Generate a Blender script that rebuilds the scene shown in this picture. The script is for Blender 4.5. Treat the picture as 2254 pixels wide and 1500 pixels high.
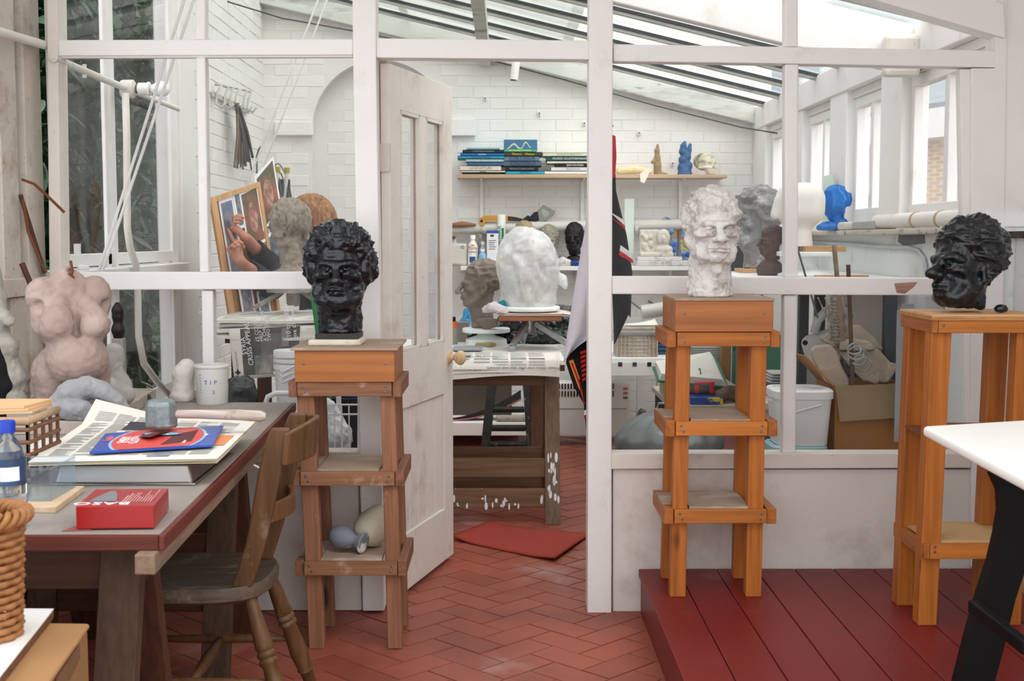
import bpy, math, random
import numpy as np
from mathutils import Vector, Matrix
random.seed(7); RNG = np.random.default_rng(7)
for _o in list(bpy.data.objects): bpy.data.objects.remove(_o)
SC = bpy.context.scene
COL = SC.collection
# ------------------------------------------------------------------ camera
FPX = 2800.0; CX, CY = 1127.0, 750.0; EYE = 1.36
PITCH = math.atan(225 / FPX); YAW = math.atan(17 / FPX)
cam_d = bpy.data.cameras.new('camera'); cam = bpy.data.objects.new('camera', cam_d); COL.objects.link(cam)
cam.location = (0, 0, EYE); cam.rotation_euler = (math.pi / 2 - PITCH, 0, -YAW)
cam_d.sensor_width = 36.0; cam_d.lens = FPX / 2254 * 36.0; cam_d.clip_end = 200
cam_d.dof.use_dof = True; cam_d.dof.focus_distance = 4.5; cam_d.dof.aperture_fstop = 8.0
SC.camera = cam
# ------------------------------------------------------------------ sky, light, exposure
W = bpy.data.worlds.new('overcast_sky'); SC.world = W; W.use_nodes = True
_n = W.node_tree.nodes; _l = W.node_tree.links
_bg = _n['Background']; _bg.inputs['Strength'].default_value = 1.0
_tc = _n.new('ShaderNodeTexCoord'); _sx = _n.new('ShaderNodeSeparateXYZ'); _rp = _n.new('ShaderNodeValToRGB')
_l.new(_tc.outputs['Generated'], _sx.inputs[0]); _l.new(_sx.outputs['Z'], _rp.inputs['Fac'])
_rp.color_ramp.elements[0].position = 0.0; _rp.color_ramp.elements[0].color = (0.95, 0.95, 0.97, 1)
_rp.color_ramp.elements[1].position = 0.8; _rp.color_ramp.elements[1].color = (0.94, 0.955, 1.0, 1)
_l.new(_rp.outputs['Color'], _bg.inputs['Color'])
SUN = bpy.data.lights.new('sun', 'SUN'); sun = bpy.data.objects.new('sun', SUN); COL.objects.link(sun)
SUN.energy = 0.7; SUN.angle = math.radians(50); SUN.color = (1.0, 0.95, 0.91)
sun.rotation_euler = (math.radians(28), math.radians(28), 0)
SC.view_settings.view_transform = 'Standard'; SC.view_settings.look = 'None'
SC.view_settings.gamma = 1.0; SC.view_settings.use_curve_mapping = False
SC.view_settings.exposure = 1.42
SC.cycles.transparent_max_bounces = 24; SC.cycles.max_bounces = 14
# ------------------------------------------------------------------ pixel rays -> points of the place
def ray(px, py):
 x = (px - CX) / FPX; y = 1.0; z = -(py - CY) / FPX
 c, s = math.cos(PITCH), math.sin(PITCH)
 y, z = y * c + z * s, -y * s + z * c
 c, s = math.cos(YAW), math.sin(YAW)
 return Vector((x * c + y * s, -x * s + y * c, z))
def at(px, py, Y):
 d = ray(px, py); t = Y / d.y
 return Vector((d.x * t, Y, EYE + d.z * t))
def atz(px, py, z):
 d = ray(px, py); t = (z - EYE) / d.z
 return Vector((d.x * t, d.y * t, z))
def atx(px, py, X):
 d = ray(px, py); t = X / d.x
 return Vector((X, d.y * t, EYE + d.z * t))
# ------------------------------------------------------------------ colours and materials
def lin(c):
 if isinstance(c, str): c = tuple(int(c[i:i + 2], 16) for i in (0, 2, 4))
 r = []
 for v in c[:3]:
  v = v / 255.0
  r.append(v / 12.92 if v <= 0.04045 else ((v + 0.055) / 1.055) ** 2.4)
 return (r[0], r[1], r[2], 1.0)
MATS = {}
class NB:
 def __init__(s, name):
  s.m = bpy.data.materials.new(name); s.m.use_nodes = True
  s.t = s.m.node_tree; s.n = s.t.nodes; s.n.clear()
  s.out = s.n.new('ShaderNodeOutputMaterial')
 def add(s, t, **kw):
  n = s.n.new(t)
  for k, v in kw.items():
   if k in n.inputs: n.inputs[k].default_value = v
   else: setattr(n, k, v)
  return n
 def link(s, a, b): s.t.links.new(a, b)
 def coords(s, stretch=(1, 1, 1), kind='Object', loc=(0, 0, 0)):
  tc = s.add('ShaderNodeTexCoord') if kind != 'Position' else s.add('ShaderNodeNewGeometry'); mp = s.add('ShaderNodeMapping')
  mp.inputs['Scale'].default_value = stretch; mp.inputs['Location'].default_value = loc
  s.link(tc.outputs[kind], mp.inputs['Vector']); return mp.outputs['Vector']
 def noise(s, vec, scale, detail=5, rough=0.6, dist=0.0):
  n = s.add('ShaderNodeTexNoise'); n.inputs['Scale'].default_value = scale
  n.inputs['Detail'].default_value = detail; n.inputs['Roughness'].default_value = rough
  n.inputs['Distortion'].default_value = dist
  s.link(vec, n.inputs['Vector']); return n.outputs['Fac']
 def ramp(s, fac, stops):
  r = s.add('ShaderNodeValToRGB'); e = r.color_ramp.elements
  while len(e) < len(stops): e.new(0.5)
  for i, (p, c) in enumerate(stops): e[i].position = p; e[i].color = c
  s.link(fac, r.inputs['Fac']); return r.outputs['Color']
 def mix(s, fac, a, b, mode='MIX'):
  m = s.add('ShaderNodeMix'); m.data_type = 'RGBA'; m.blend_type = mode
  for sock, v in ((m.inputs[0], fac), (m.inputs[6], a), (m.inputs[7], b)):
   if isinstance(v, (int, float)): sock.default_value = v
   elif isinstance(v, tuple): sock.default_value = v
   else: s.link(v, sock)
  return m.outputs[2]
def shade(c, k): return (min(c[0] * k, 1), min(c[1] * k, 1), min(c[2] * k, 1), 1.0)
def mat(name, col, rough=0.65, var=0.12, scale=9, bump=0.0, bscale=70, metal=0.0, spec=0.35, stretch=(1, 1, 1),
  spots=(), rand=0.0, trans=0.0, coat=0.0, wk='Object', col2=None, detail=5, subsurf=0.0, alpha=1.0):
 """general procedural surface: mottled colour, patches of wear (spots), fine relief"""
 if name in MATS: return MATS[name]
 b = NB(name); v = b.coords(stretch); c = lin(col)
 bs = b.add('ShaderNodeBsdfPrincipled')
 f = b.noise(v, scale, detail)
 if col2 is None: colr = b.ramp(f, [(0.25, shade(c, 1 - var)), (0.5, c), (0.75, shade(c, 1 + var))])
 else: colr = b.ramp(f, [(0.38, c), (0.62, lin(col2))])
 for i, (sc_, sscale, lo, hi) in enumerate(spots):
  v2 = b.coords(stretch, wk, loc=(3.1 + i * 1.7, 1.3, 2.2 * i))
  f2 = b.noise(v2, sscale, 6, 0.65)
  k = b.ramp(f2, [(lo, (0, 0, 0, 1)), (hi, (1, 1, 1, 1))])
  colr = b.mix(k, colr, lin(sc_))
 if rand:
  oi = b.add('ShaderNodeObjectInfo'); hs = b.add('ShaderNodeHueSaturation')
  mr = b.add('ShaderNodeMapRange'); mr.inputs[3].default_value = 1 - rand; mr.inputs[4].default_value = 1 + rand
  b.link(oi.outputs['Random'], mr.inputs[0]); b.link(mr.outputs[0], hs.inputs['Value'])
  b.link(colr, hs.inputs['Color']); colr = hs.outputs['Color']
 b.link(colr, bs.inputs['Base Color'])
 bs.inputs['Roughness'].default_value = rough; bs.inputs['Metallic'].default_value = metal
 bs.inputs['Specular IOR Level'].default_value = spec
 bs.inputs['Transmission Weight'].default_value = trans; bs.inputs['Coat Weight'].default_value = coat
 bs.inputs['Alpha'].default_value = alpha
 if bump:
  bp = b.add('ShaderNodeBump'); bp.inputs['Strength'].default_value = min(1, bump); bp.inputs['Distance'].default_value = 0.004
  b.link(b.noise(v, bscale, 4), bp.inputs['Height']); b.link(bp.outputs[0], bs.inputs['Normal'])
 b.link(bs.outputs[0], b.out.inputs[0]); MATS[name] = b.m; return b.m
def wood(name, c1, c2, axis='Z', rough=0.6, scale=22, knots=True, spots=(), c3=None, spec=0.3, bump=0.25, rand=0.08):
 """sawn timber: grain stretched along one axis, with knots"""
 if name in MATS: return MATS[name]
 st = {'X': (0.045, 1, 1), 'Y': (1, 0.045, 1), 'Z': (1, 1, 0.045)}[axis]
 b = NB(name); v = b.coords(st); bs = b.add('ShaderNodeBsdfPrincipled')
 a1, a2 = lin(c1), lin(c2)
 f = b.noise(v, scale, 6, 0.6, 0.6); f2 = b.noise(v, scale * 4.5, 3, 0.5)
 colr = b.ramp(f, [(0.3, a1), (0.47, a2), (0.55, shade(a2, 1.12)), (0.72, a1)])
 colr = b.mix(0.35, colr, b.ramp(f2, [(0.35, shade(a1, 0.72)), (0.6, shade(a2, 1.15))]))
 if knots:
  st2 = {'X': (0.35, 1, 1), 'Y': (1, 0.35, 1), 'Z': (1, 1, 0.35)}[axis]
  vo = b.add('ShaderNodeTexVoronoi'); vo.inputs['Scale'].default_value = 6.0
  b.link(b.coords(st2), vo.inputs['Vector'])
  k = b.ramp(vo.outputs['Distance'], [(0.07, (1, 1, 1, 1)), (0.13, (0, 0, 0, 1))])
  colr = b.mix(k, colr, shade(a1, 0.32))
 for i, (sc_, sscale, lo, hi) in enumerate(spots):
  v2 = b.coords((1, 1, 1), loc=(3.1 + i * 1.7, 1.3, 2.2 * i))
  k = b.ramp(b.noise(v2, sscale, 6, 0.65), [(lo, (0, 0, 0, 1)), (hi, (1, 1, 1, 1))])
  colr = b.mix(k, colr, lin(sc_))
 if rand:
  oi = b.add('ShaderNodeObjectInfo'); hs = b.add('ShaderNodeHueSaturation')
  mr = b.add('ShaderNodeMapRange'); mr.inputs[3].default_value = 1 - rand; mr.inputs[4].default_value = 1 + rand
  b.link(oi.outputs['Random'], mr.inputs[0]); b.link(mr.outputs[0], hs.inputs['Value'])
  b.link(colr, hs.inputs['Color']); colr = hs.outputs['Color']
 b.link(colr, bs.inputs['Base Color']); bs.inputs['Roughness'].default_value = rough
 bs.inputs['Specular IOR Level'].default_value = spec
 bp = b.add('ShaderNodeBump'); bp.inputs['Strength'].default_value = bump; bp.inputs['Distance'].default_value = 0.003
 b.link(f2, bp.inputs['Height']); b.link(bp.outputs[0], bs.inputs['Normal'])
 b.link(bs.outputs[0], b.out.inputs[0]); MATS[name] = b.m; return b.m
def glass(name, tint='FDFDFD', dust=0.008, dustcol='DEDCDA', refl=1.0, dscale=6, stretch=(1, 1, 0.4), rough=0.02):
 """window pane: see-through with a Fresnel reflection and a film of dirt"""
 if name in MATS: return MATS[name]
 b = NB(name); tr = b.add('ShaderNodeBsdfTransparent'); tr.inputs[0].default_value = lin(tint)
 gl = b.add('ShaderNodeBsdfGlossy'); gl.inputs['Roughness'].default_value = rough
 fr = b.add('ShaderNodeLayerWeight'); fr.inputs[0].default_value = 0.5
 pw = b.add('ShaderNodeMath', operation='POWER'); pw.inputs[1].default_value = 5.0; b.link(fr.outputs['Facing'], pw.inputs[0])
 mu = b.add('ShaderNodeMath', operation='MULTIPLY_ADD'); mu.inputs[1].default_value = 0.4 * refl; mu.inputs[2].default_value = 0.006 * refl
 b.link(pw.outputs[0], mu.inputs[0])
 m1 = b.add('ShaderNodeMixShader'); b.link(mu.outputs[0], m1.inputs[0]); b.link(tr.outputs[0], m1.inputs[1]); b.link(gl.outputs[0], m1.inputs[2])
 df = b.add('ShaderNodeBsdfDiffuse'); df.inputs[0].default_value = lin(dustcol)
 tl = b.add('ShaderNodeBsdfTranslucent'); tl.inputs[0].default_value = lin(dustcol)
 dm = b.add('ShaderNodeMixShader'); dm.inputs[0].default_value = 0.5
 b.link(df.outputs[0], dm.inputs[1]); b.link(tl.outputs[0], dm.inputs[2])
 f = b.noise(b.coords(stretch), dscale, 6, 0.6)
 k = b.ramp(f, [(0.3, (dust * 0.4,) * 3 + (1,)), (0.75, (min(dust * 2.0, 1),) * 3 + (1,))])
 m2 = b.add('ShaderNodeMixShader'); b.link(k, m2.inputs[0]); b.link(m1.outputs[0], m2.inputs[1]); b.link(dm.outputs[0], m2.inputs[2])
 b.link(m2.outputs[0], b.out.inputs[0]); MATS[name] = b.m; return b.m
# ------------------------------------------------------------------ geometry
def V(*a): return Vector(a)
class G:
 """collects simple shapes in world coordinates into one mesh"""
 def __init__(s): s.v = []; s.f = []; s.mi = []; s.cur = 0
 def _add(s, vs, fs):
  n = len(s.v); s.v += [tuple(p) for p in vs]
  for f in fs: s.f.append(tuple(n + i for i in f)); s.mi.append(s.cur)
  return s
 def hexa(s, p):   # 4 bottom/front then 4 top/back, same winding
  return s._add(p, [(3, 2, 1, 0), (4, 5, 6, 7), (0, 1, 5, 4), (1, 2, 6, 5), (2, 3, 7, 6), (3, 0, 4, 7)])
 def box(s, a, b):
  x0, x1 = sorted((a[0], b[0])); y0, y1 = sorted((a[1], b[1])); z0, z1 = sorted((a[2], b[2]))
  return s.hexa([(x0, y0, z0), (x1, y0, z0), (x1, y1, z0), (x0, y1, z0), (x0, y0, z1), (x1, y0, z1), (x1, y1, z1), (x0, y1, z1)])
 def boxc(s, c, sz, rot=None):
  h = [x / 2 for x in sz]; c = Vector(c)
  pts = [(-h[0], -h[1], -h[2]), (h[0], -h[1], -h[2]), (h[0], h[1], -h[2]), (-h[0], h[1], -h[2]),
               (-h[0], -h[1], h[2]), (h[0], -h[1], h[2]), (h[0], h[1], h[2]), (-h[0], h[1], h[2])]
  R = rot if rot is not None else Matrix.Identity(3)
  return s.hexa([c + R @ Vector(p) for p in pts])
 def prism(s, poly, vec):  # polygon (3-D points, planar) swept by vec
  n = len(poly); vec = Vector(vec); a = [Vector(p) for p in poly]; b = [p + vec for p in a]
  nrm = Vector((0, 0, 0))
  for i in range(n): nrm += a[i].cross(a[(i + 1) % n])
  if nrm.dot(vec) > 0: a.reverse(); b.reverse()
  fs = [tuple(range(n)), tuple(range(2 * n - 1, n - 1, -1))]
  for i in range(n): j = (i + 1) % n; fs.append((i, n + i, n + j, j))
  return s._add(a + b, fs)
 def beam(s, a, b, w, h, up=(0, 0, 1)):  # rectangular bar from a to b: w across, h along up
  a = Vector(a); b = Vector(b); d = (b - a).normalized(); up = Vector(up)
  sd = d.cross(up)
  if sd.length < 1e-4: sd = d.cross(Vector((0, 1, 0)))
  sd.normalize(); u = sd.cross(d).normalized(); sd *= w / 2; u *= h / 2
  return s.hexa([a - sd - u, a + sd - u, a + sd + u, a - sd + u, b - sd - u, b + sd - u, b + sd + u, b - sd + u][0:4] + [b - sd - u, b + sd - u, b + sd + u, b - sd + u])
 def tube(s, path, r, seg=10, closed=False, cap=True):
  P = [Vector(p) for p in path]; n = len(P)
  rs = r if isinstance(r, (list, tuple)) else [r] * n
  prev = None; rings = []
  for i in range(n):
   if closed: d = P[(i + 1) % n] - P[i - 1]
   else: d = P[min(i + 1, n - 1)] - P[max(i - 1, 0)]
   if d.length < 1e-9: d = Vector((0, 0, 1))
   d.normalize()
   if prev is None:
    a = d.cross(Vector((0, 0, 1)))
    if a.length < 1e-3: a = d.cross(Vector((0, 1, 0)))
   else: a = prev - d * prev.dot(d)
   a.normalize(); prev = a; b = d.cross(a)
   rings.append([P[i] + (a * math.cos(t) + b * math.sin(t)) * rs[i] for t in [2 * math.pi * k / seg for k in range(seg)]])
  vs = [p for rg in rings for p in rg]; fs = []
  m = n if closed else n - 1
  for i in range(m):
   for k in range(seg):
    j = (i + 1) % n; k2 = (k + 1) % seg
    fs.append((i * seg + k, i * seg + k2, j * seg + k2, j * seg + k))
  if cap and not closed:
   fs.append(tuple(range(seg - 1, -1, -1))); fs.append(tuple((n - 1) * seg + k for k in range(seg)))
  return s._add(vs, fs)
 def lathe(s, prof, c=(0, 0, 0), seg=24, axis=None, sx=1, sy=1):  # profile (r, h) around axis through c
  c = Vector(c); ax = Vector(axis or (0, 0, 1)).normalized()
  a = ax.cross(Vector((0, 1, 0)))
  if a.length < 1e-3: a = Vector((1, 0, 0))
  a.normalize(); b = ax.cross(a); vs = []; fs = []; n = len(prof)
  for r, h in prof:
   r = max(r, 1e-5)
   for k in range(seg):
    t = 2 * math.pi * k / seg
    vs.append(c + ax * h + a * (math.cos(t) * r * sx) + b * (math.sin(t) * r * sy))
  for i in range(n - 1):
   for k in range(seg):
    k2 = (k + 1) % seg
    fs.append((i * seg + k, i * seg + k2, (i + 1) * seg + k2, (i + 1) * seg + k))
  fs.append(tuple(range(seg - 1, -1, -1))); fs.append(tuple((n - 1) * seg + k for k in range(seg)))
  return s._add(vs, fs)
 def sheet(s, fn, nu, nv, th=0.0):  # fn(u,v)->point, a curved sheet; th gives it thickness downwards
  vs = [Vector(fn(i / nu, j / nv)) for j in range(nv + 1) for i in range(nu + 1)]
  fs = []; W_ = nu + 1
  for j in range(nv):
   for i in range(nu): fs.append((j * W_ + i, j * W_ + i + 1, (j + 1) * W_ + i + 1, (j + 1) * W_ + i))
  if th:
   n = len(vs); off = Vector((0, 0, -th)) if not isinstance(th, Vector) else th
   vs += [p + off for p in vs]
   fs += [tuple(n + q for q in reversed(f)) for f in fs[:]]
   bd = [i for i in range(W_)] + [j * W_ + nu for j in range(1, nv + 1)] + [nv * W_ + i for i in range(nu - 1, -1, -1)] + [j * W_ for j in range(nv - 1, 0, -1)]
   for i in range(len(bd)): a, b = bd[i], bd[(i + 1) % len(bd)]; fs.append((b, a, n + a, n + b))
  return s._add(vs, fs)
 def quad(s, a, b, c, d): return s._add([a, b, c, d], [(0, 1, 2, 3)])
ORG = {}
def org(p): return ORG.get(p.name, Vector((0, 0, 0))) if p else Vector((0, 0, 0))
def setp(o, label=None, cat=None, group=None, kind=None):
 if label: o['label'] = label
 if cat: o['category'] = cat
 if group: o['group'] = group
 if kind: o['kind'] = kind
 return o
def mesh_from(vs, fs, name, smooth=False):
 import bmesh
 me = bpy.data.meshes.new(name); me.from_pydata([tuple(v) for v in vs], [], fs); me.update()
 bm = bmesh.new(); bm.from_mesh(me); bmesh.ops.recalc_face_normals(bm, faces=bm.faces); bm.to_mesh(me); bm.free()
 if smooth: me.polygons.foreach_set('use_smooth', [True] * len(me.polygons))
 return me
def obj(name, g, m, parent=None, loc=None, bevel=0.0, smooth=False, label=None, cat=None, group=None, kind=None, seg=2, autos=None):
 """one mesh object; g holds world coordinates; loc = its own origin when it is a thing by itself"""
 o0 = Vector(loc) if loc is not None else (org(parent) if parent else Vector((0, 0, 0)))
 me = mesh_from([Vector(p) - o0 for p in g.v], g.f, name, smooth)
 for mm in (m if isinstance(m, (list, tuple)) else [m]): me.materials.append(mm)
 if isinstance(m, (list, tuple)): me.polygons.foreach_set('material_index', g.mi)
 o = bpy.data.objects.new(name, me); COL.objects.link(o)
 if parent:
  o.parent = parent; o.location = o0 - org(parent)
 else: o.location = o0
 ORG[o.name] = o0
 if bevel:
  bv = o.modifiers.new('edge', 'BEVEL'); bv.width = bevel; bv.segments = seg; bv.limit_method = 'ANGLE'; bv.angle_limit = math.radians(40)
 if smooth and autos:
  es = o.modifiers.new('split', 'EDGE_SPLIT'); es.split_angle = math.radians(autos)
 return setp(o, label, cat, group, kind)
def thing(name, label, cat, loc, group=None, kind=None):
 o = bpy.data.objects.new(name, None); COL.objects.link(o); o.location = loc; o.empty_display_size = 0.05
 ORG[o.name] = Vector(loc); return setp(o, label, cat, group, kind)
def struct(name, loc=(0, 0, 0)): return thing(name, None, None, loc, None, 'structure')
def text(body, size, loc, right, up, m, parent, name='lettering', align='LEFT', sx=1.0, ext=0.0003, shear=0.0):
 """flat print: lettering lying on a surface"""
 cu = bpy.data.curves.new(name, 'FONT'); cu.body = body; cu.size = size; cu.align_x = align; cu.align_y = 'CENTER'
 cu.extrude = ext; cu.resolution_u = 2; cu.shear = shear
 tmp = bpy.data.objects.new('tmp_text', cu); me = bpy.data.meshes.new_from_object(tmp)
 bpy.data.objects.remove(tmp); bpy.data.curves.remove(cu); me.name = name
 me.materials.clear(); me.materials.append(m)
 o = bpy.data.objects.new(name, me); COL.objects.link(o); o.parent = parent
 r = Vector(right).normalized(); u = Vector(up); u = (u - r * u.dot(r)).normalized(); n = r.cross(u)
 M = Matrix((r * sx, u, n)).transposed().to_4x4(); M.translation = Vector(loc) - org(parent)
 o.matrix_local = M; ORG[o.name] = Vector(loc); o['kind'] = 'stuff'; return o
def copy_tree(o, parent=None):
 c = o.copy(); COL.objects.link(c)
 if parent: c.parent = parent
 for ch in list(o.children): copy_tree(ch, c)
 return c
# ------------------------------------------------------------------ sculpting: distance fields meshed with surface nets
_T = RNG.random((32, 32, 32)).astype(np.float32)
def vnoise(p, scale):
 q = p * scale; i = np.floor(q).astype(np.int64); f = (q - i).astype(np.float32); f = f * f * (3 - 2 * f)
 i0 = i & 31; i1 = (i + 1) & 31; r = 0
 for dx in (0, 1):
  for dy in (0, 1):
   for dz in (0, 1):
    w = (f[:, 0] if dx else 1 - f[:, 0]) * (f[:, 1] if dy else 1 - f[:, 1]) * (f[:, 2] if dz else 1 - f[:, 2])
    r = r + w * _T[(i1 if dx else i0)[:, 0], (i1 if dy else i0)[:, 1], (i1 if dz else i0)[:, 2]]
 return r * 2 - 1
def fbm(p, scale, oct=3, seed=0.0):
 r = 0; a = 1.0; t = 0
 for k in range(oct): r = r + a * vnoise(p + seed + 3.7 * k, scale * 2 ** k); t += a; a *= 0.5
 return r / t
class SDF:
 def __init__(s, lo, hi, step=0.004, axes=None):
  if axes is None: axes = [np.arange(lo[i], hi[i] + step, step) for i in range(3)]
  s.ax = [np.asarray(a, dtype=np.float32) for a in axes]
  s.x, s.y, s.z = np.meshgrid(*s.ax, indexing='ij', sparse=True)
  s.d = np.full([len(a) for a in s.ax], 9.0, np.float32)
 def ell(s, c, r):
  X, Y, Z = s.x - c[0], s.y - c[1], s.z - c[2]
  k0 = np.sqrt((X / r[0]) ** 2 + (Y / r[1]) ** 2 + (Z / r[2]) ** 2)
  k1 = np.sqrt((X / r[0] ** 2) ** 2 + (Y / r[1] ** 2) ** 2 + (Z / r[2] ** 2) ** 2) + 1e-6
  return k0 * (k0 - 1) / k1
 def cap(s, a, b, ra, rb=None):
  rb = ra if rb is None else rb
  d = [b[i] - a[i] for i in range(3)]; L = sum(q * q for q in d) + 1e-12
  X, Y, Z = s.x - a[0], s.y - a[1], s.z - a[2]
  h = np.clip((X * d[0] + Y * d[1] + Z * d[2]) / L, 0, 1)
  return np.sqrt((X - h * d[0]) ** 2 + (Y - h * d[1]) ** 2 + (Z - h * d[2]) ** 2) - (ra + (rb - ra) * h)
 def rbox(s, c, h, r):
  q = [np.abs(s.x - c[0]) - h[0] + r, np.abs(s.y - c[1]) - h[1] + r, np.abs(s.z - c[2]) - h[2] + r]
  return np.sqrt(np.maximum(q[0], 0) ** 2 + np.maximum(q[1], 0) ** 2 + np.maximum(q[2], 0) ** 2) + np.minimum(np.maximum(q[0], np.maximum(q[1], q[2])), 0) - r
 def U(s, f, k=0.01):
  h = np.maximum(k - np.abs(s.d - f), 0) / k; s.d = np.minimum(s.d, f) - h * h * k * 0.25; return s
 def S(s, f, k=0.006):   # subtract
  f = -f; h = np.maximum(k - np.abs(s.d - f), 0) / k; s.d = np.maximum(s.d, f) + h * h * k * 0.25; return s
 def I(s, f, k=0.004):
  h = np.maximum(k - np.abs(s.d - f), 0) / k; s.d = np.maximum(s.d, f) + h * h * k * 0.25; return s
 def chain(s, pts, rs, k=0.01):
  for i in range(len(pts) - 1): s.U(s.cap(pts[i], pts[i + 1], rs[i], rs[i + 1]), k)
  return s
 def cutz(s, z): return s.I(z - s.z + 0 * s.d, 0.002)
 def mesh(s):
  d = s.d; d[0] = np.maximum(d[0], .01); d[-1] = np.maximum(d[-1], .01); d[:, 0] = np.maximum(d[:, 0], .01); d[:, -1] = np.maximum(d[:, -1], .01)
  d[:, :, 0] = np.maximum(d[:, :, 0], .01); d[:, :, -1] = np.maximum(d[:, :, -1], .01)
  n = d.shape; ins = d < 0
  A = ins[:-1, :-1, :-1].astype(np.int8); cnt = A.copy()
  for o in ((1, 0, 0), (0, 1, 0), (0, 0, 1), (1, 1, 0), (1, 0, 1), (0, 1, 1), (1, 1, 1)):
   cnt += ins[o[0]:n[0] - 1 + o[0], o[1]:n[1] - 1 + o[1], o[2]:n[2] - 1 + o[2]]
  idx = np.argwhere((cnt > 0) & (cnt < 8)); I, J, K = idx.T
  ids = np.full(cnt.shape, -1, np.int64); ids[I, J, K] = np.arange(len(idx))
  acc = np.zeros((len(idx), 3), np.float64); num = np.zeros(len(idx))
  crn = [(a, b, c) for a in (0, 1) for b in (0, 1) for c in (0, 1)]
  for a in crn:
   for ax in range(3):
    if a[ax]: continue
    b = list(a); b[ax] = 1
    da = d[I + a[0], J + a[1], K + a[2]]; db = d[I + b[0], J + b[1], K + b[2]]
    m = (da < 0) != (db < 0); t = np.where(m, da / np.where(da == db, 1, da - db), 0)
    p = np.array(a, float)[None, :].repeat(len(idx), 0); p[:, ax] += t
    acc[m] += p[m]; num[m] += 1
  acc /= num[:, None]
  vs = np.empty_like(acc)
  for ax, q in enumerate((I, J, K)):
   g = s.ax[ax]; vs[:, ax] = g[q] + acc[:, ax] * (g[q + 1] - g[q])
  fs = []
  for ax in range(3):
   sl0 = [slice(None)] * 3; sl1 = [slice(None)] * 3; sl0[ax] = slice(0, -1); sl1[ax] = slice(1, None)
   a, b = ins[tuple(sl0)], ins[tuple(sl1)]
   e = np.argwhere(a != b); u, w = [(1, 2), (2, 0), (0, 1)][ax]
   ok = (e[:, u] > 0) & (e[:, w] > 0) & (e[:, u] < n[u] - 1) & (e[:, w] < n[w] - 1); e = e[ok]
   q = []
   for du, dw in ((-1, -1), (0, -1), (0, 0), (-1, 0)):
    t = e.copy(); t[:, u] += du; t[:, w] += dw; q.append(ids[t[:, 0], t[:, 1], t[:, 2]])
   q = np.stack(q, 1); fl = ~a[e[:, 0], e[:, 1], e[:, 2]]; q[fl] = q[fl][:, ::-1]; fs.append(q)
  return vs, np.concatenate(fs)
def normals(vs, fs):
 n = np.cross(vs[fs[:, 2]] - vs[fs[:, 0]], vs[fs[:, 3]] - vs[fs[:, 1]]); o = np.zeros_like(vs)
 for k in range(4): np.add.at(o, fs[:, k], n)
 return o / (np.linalg.norm(o, axis=1, keepdims=True) + 1e-12)
def sdfmesh(name, S, disp=None, scale=1.0, flatz=None):
 vs, fs = S.mesh()
 if disp is not None:
  n = normals(vs, fs); dd = disp(vs, n)
  vs = vs + (n * dd[:, None] if dd.ndim == 1 else dd)
 if flatz is not None: vs[:, 2] = np.maximum(vs[:, 2], flatz)
 vs = vs * scale
 me = bpy.data.meshes.new(name); me.vertices.add(len(vs)); me.vertices.foreach_set('co', vs.astype(np.float32).ravel())
 me.loops.add(len(fs) * 4); me.loops.foreach_set('vertex_index', fs.astype(np.int32).ravel())
 me.polygons.add(len(fs)); me.polygons.foreach_set('loop_start', np.arange(0, len(fs) * 4, 4, dtype=np.int32))
 me.polygons.foreach_set('loop_total', np.full(len(fs), 4, np.int32)); me.polygons.foreach_set('use_smooth', np.ones(len(fs), bool))
 me.update(); me.validate(); return me
def put(name, me, m, loc, rot=(0, 0, 0), parent=None, scale=(1, 1, 1), **kw):
 me.materials.append(m) if not me.materials else None
 o = bpy.data.objects.new(name, me); COL.objects.link(o)
 if parent: o.parent = parent
 o.location = Vector(loc) - (org(parent) if parent else Vector((0, 0, 0))); o.rotation_euler = rot; o.scale = scale
 ORG[o.name] = Vector(loc); return setp(o, **kw)
# ================================================================== materials of the place
PAINT = mat('white_gloss_paint', 'E6E4E1', 0.5, 0.03, 6, 0.25, 45, spots=(('C9BFB4', 5, 0.60, 0.85), ('A08E7E', 22, 0.74, 0.82)))
PAINT_OLD = mat('aged_white_paint', 'DDD6CD', 0.6, 0.06, 5, 0.4, 50, spots=(('B5A697', 4, 0.55, 0.8), ('7E6C5C', 30, 0.68, 0.76)))
PAINT_GREY = mat('flaking_board_paint', 'C9C0B4', 0.7, 0.08, 7, 0.5, 60, spots=(('8C7A69', 6, 0.52, 0.75), ('54463C', 40, 0.64, 0.72)))
PLASTER = mat('limewashed_plaster', 'DDD6D0', 0.85, 0.04, 5, 0.6, 30, spots=(('B9ADA0', 3, 0.55, 0.8), ('8F8478', 26, 0.72, 0.8)))
BRICKW = mat('whitewashed_brick', 'E4E3DF', 0.75, 0.02, 8, 0.6, 60, spots=(('CBC7BF', 9, 0.64, 0.9),), rand=0.008)
MORTAR = mat('whitewashed_mortar', 'DFDEDA', 0.85, 0.03, 12, 0.6, 50, spots=(('A8A198', 15, 0.70, 0.78),))
RENDERED = mat('white_rendered_wall', 'DDE0DE', 0.8, 0.03, 4, 0.5, 40, spots=(('B4B0A6', 6, 0.6, 0.8), ('7A6F62', 24, 0.73, 0.78)))
TILE = mat('red_quarry_tile', '98503F', 0.45, 0.14, 14, 0.35, 60, wk='Position', spots=(('7C4034', 2.2, 0.45, 0.75), ('B89A92', 1.7, .56, .78), ('A8543A', 1.1, .5, .75)), rand=0.10, spec=0.4)
JOINT = mat('dark_tile_joint', '7E4A3E', 0.85, 0.15, 20)
DECK = mat('red_floor_paint', '74211F', 0.42, 0.09, 3.5, 0.15, 30, spots=(('94605C', 4, 0.62, 0.9), ('5A2322', 7, 0.6, 0.8)), spec=0.22, rand=0.05, wk='Position', stretch=(1, .6, 1))
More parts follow.
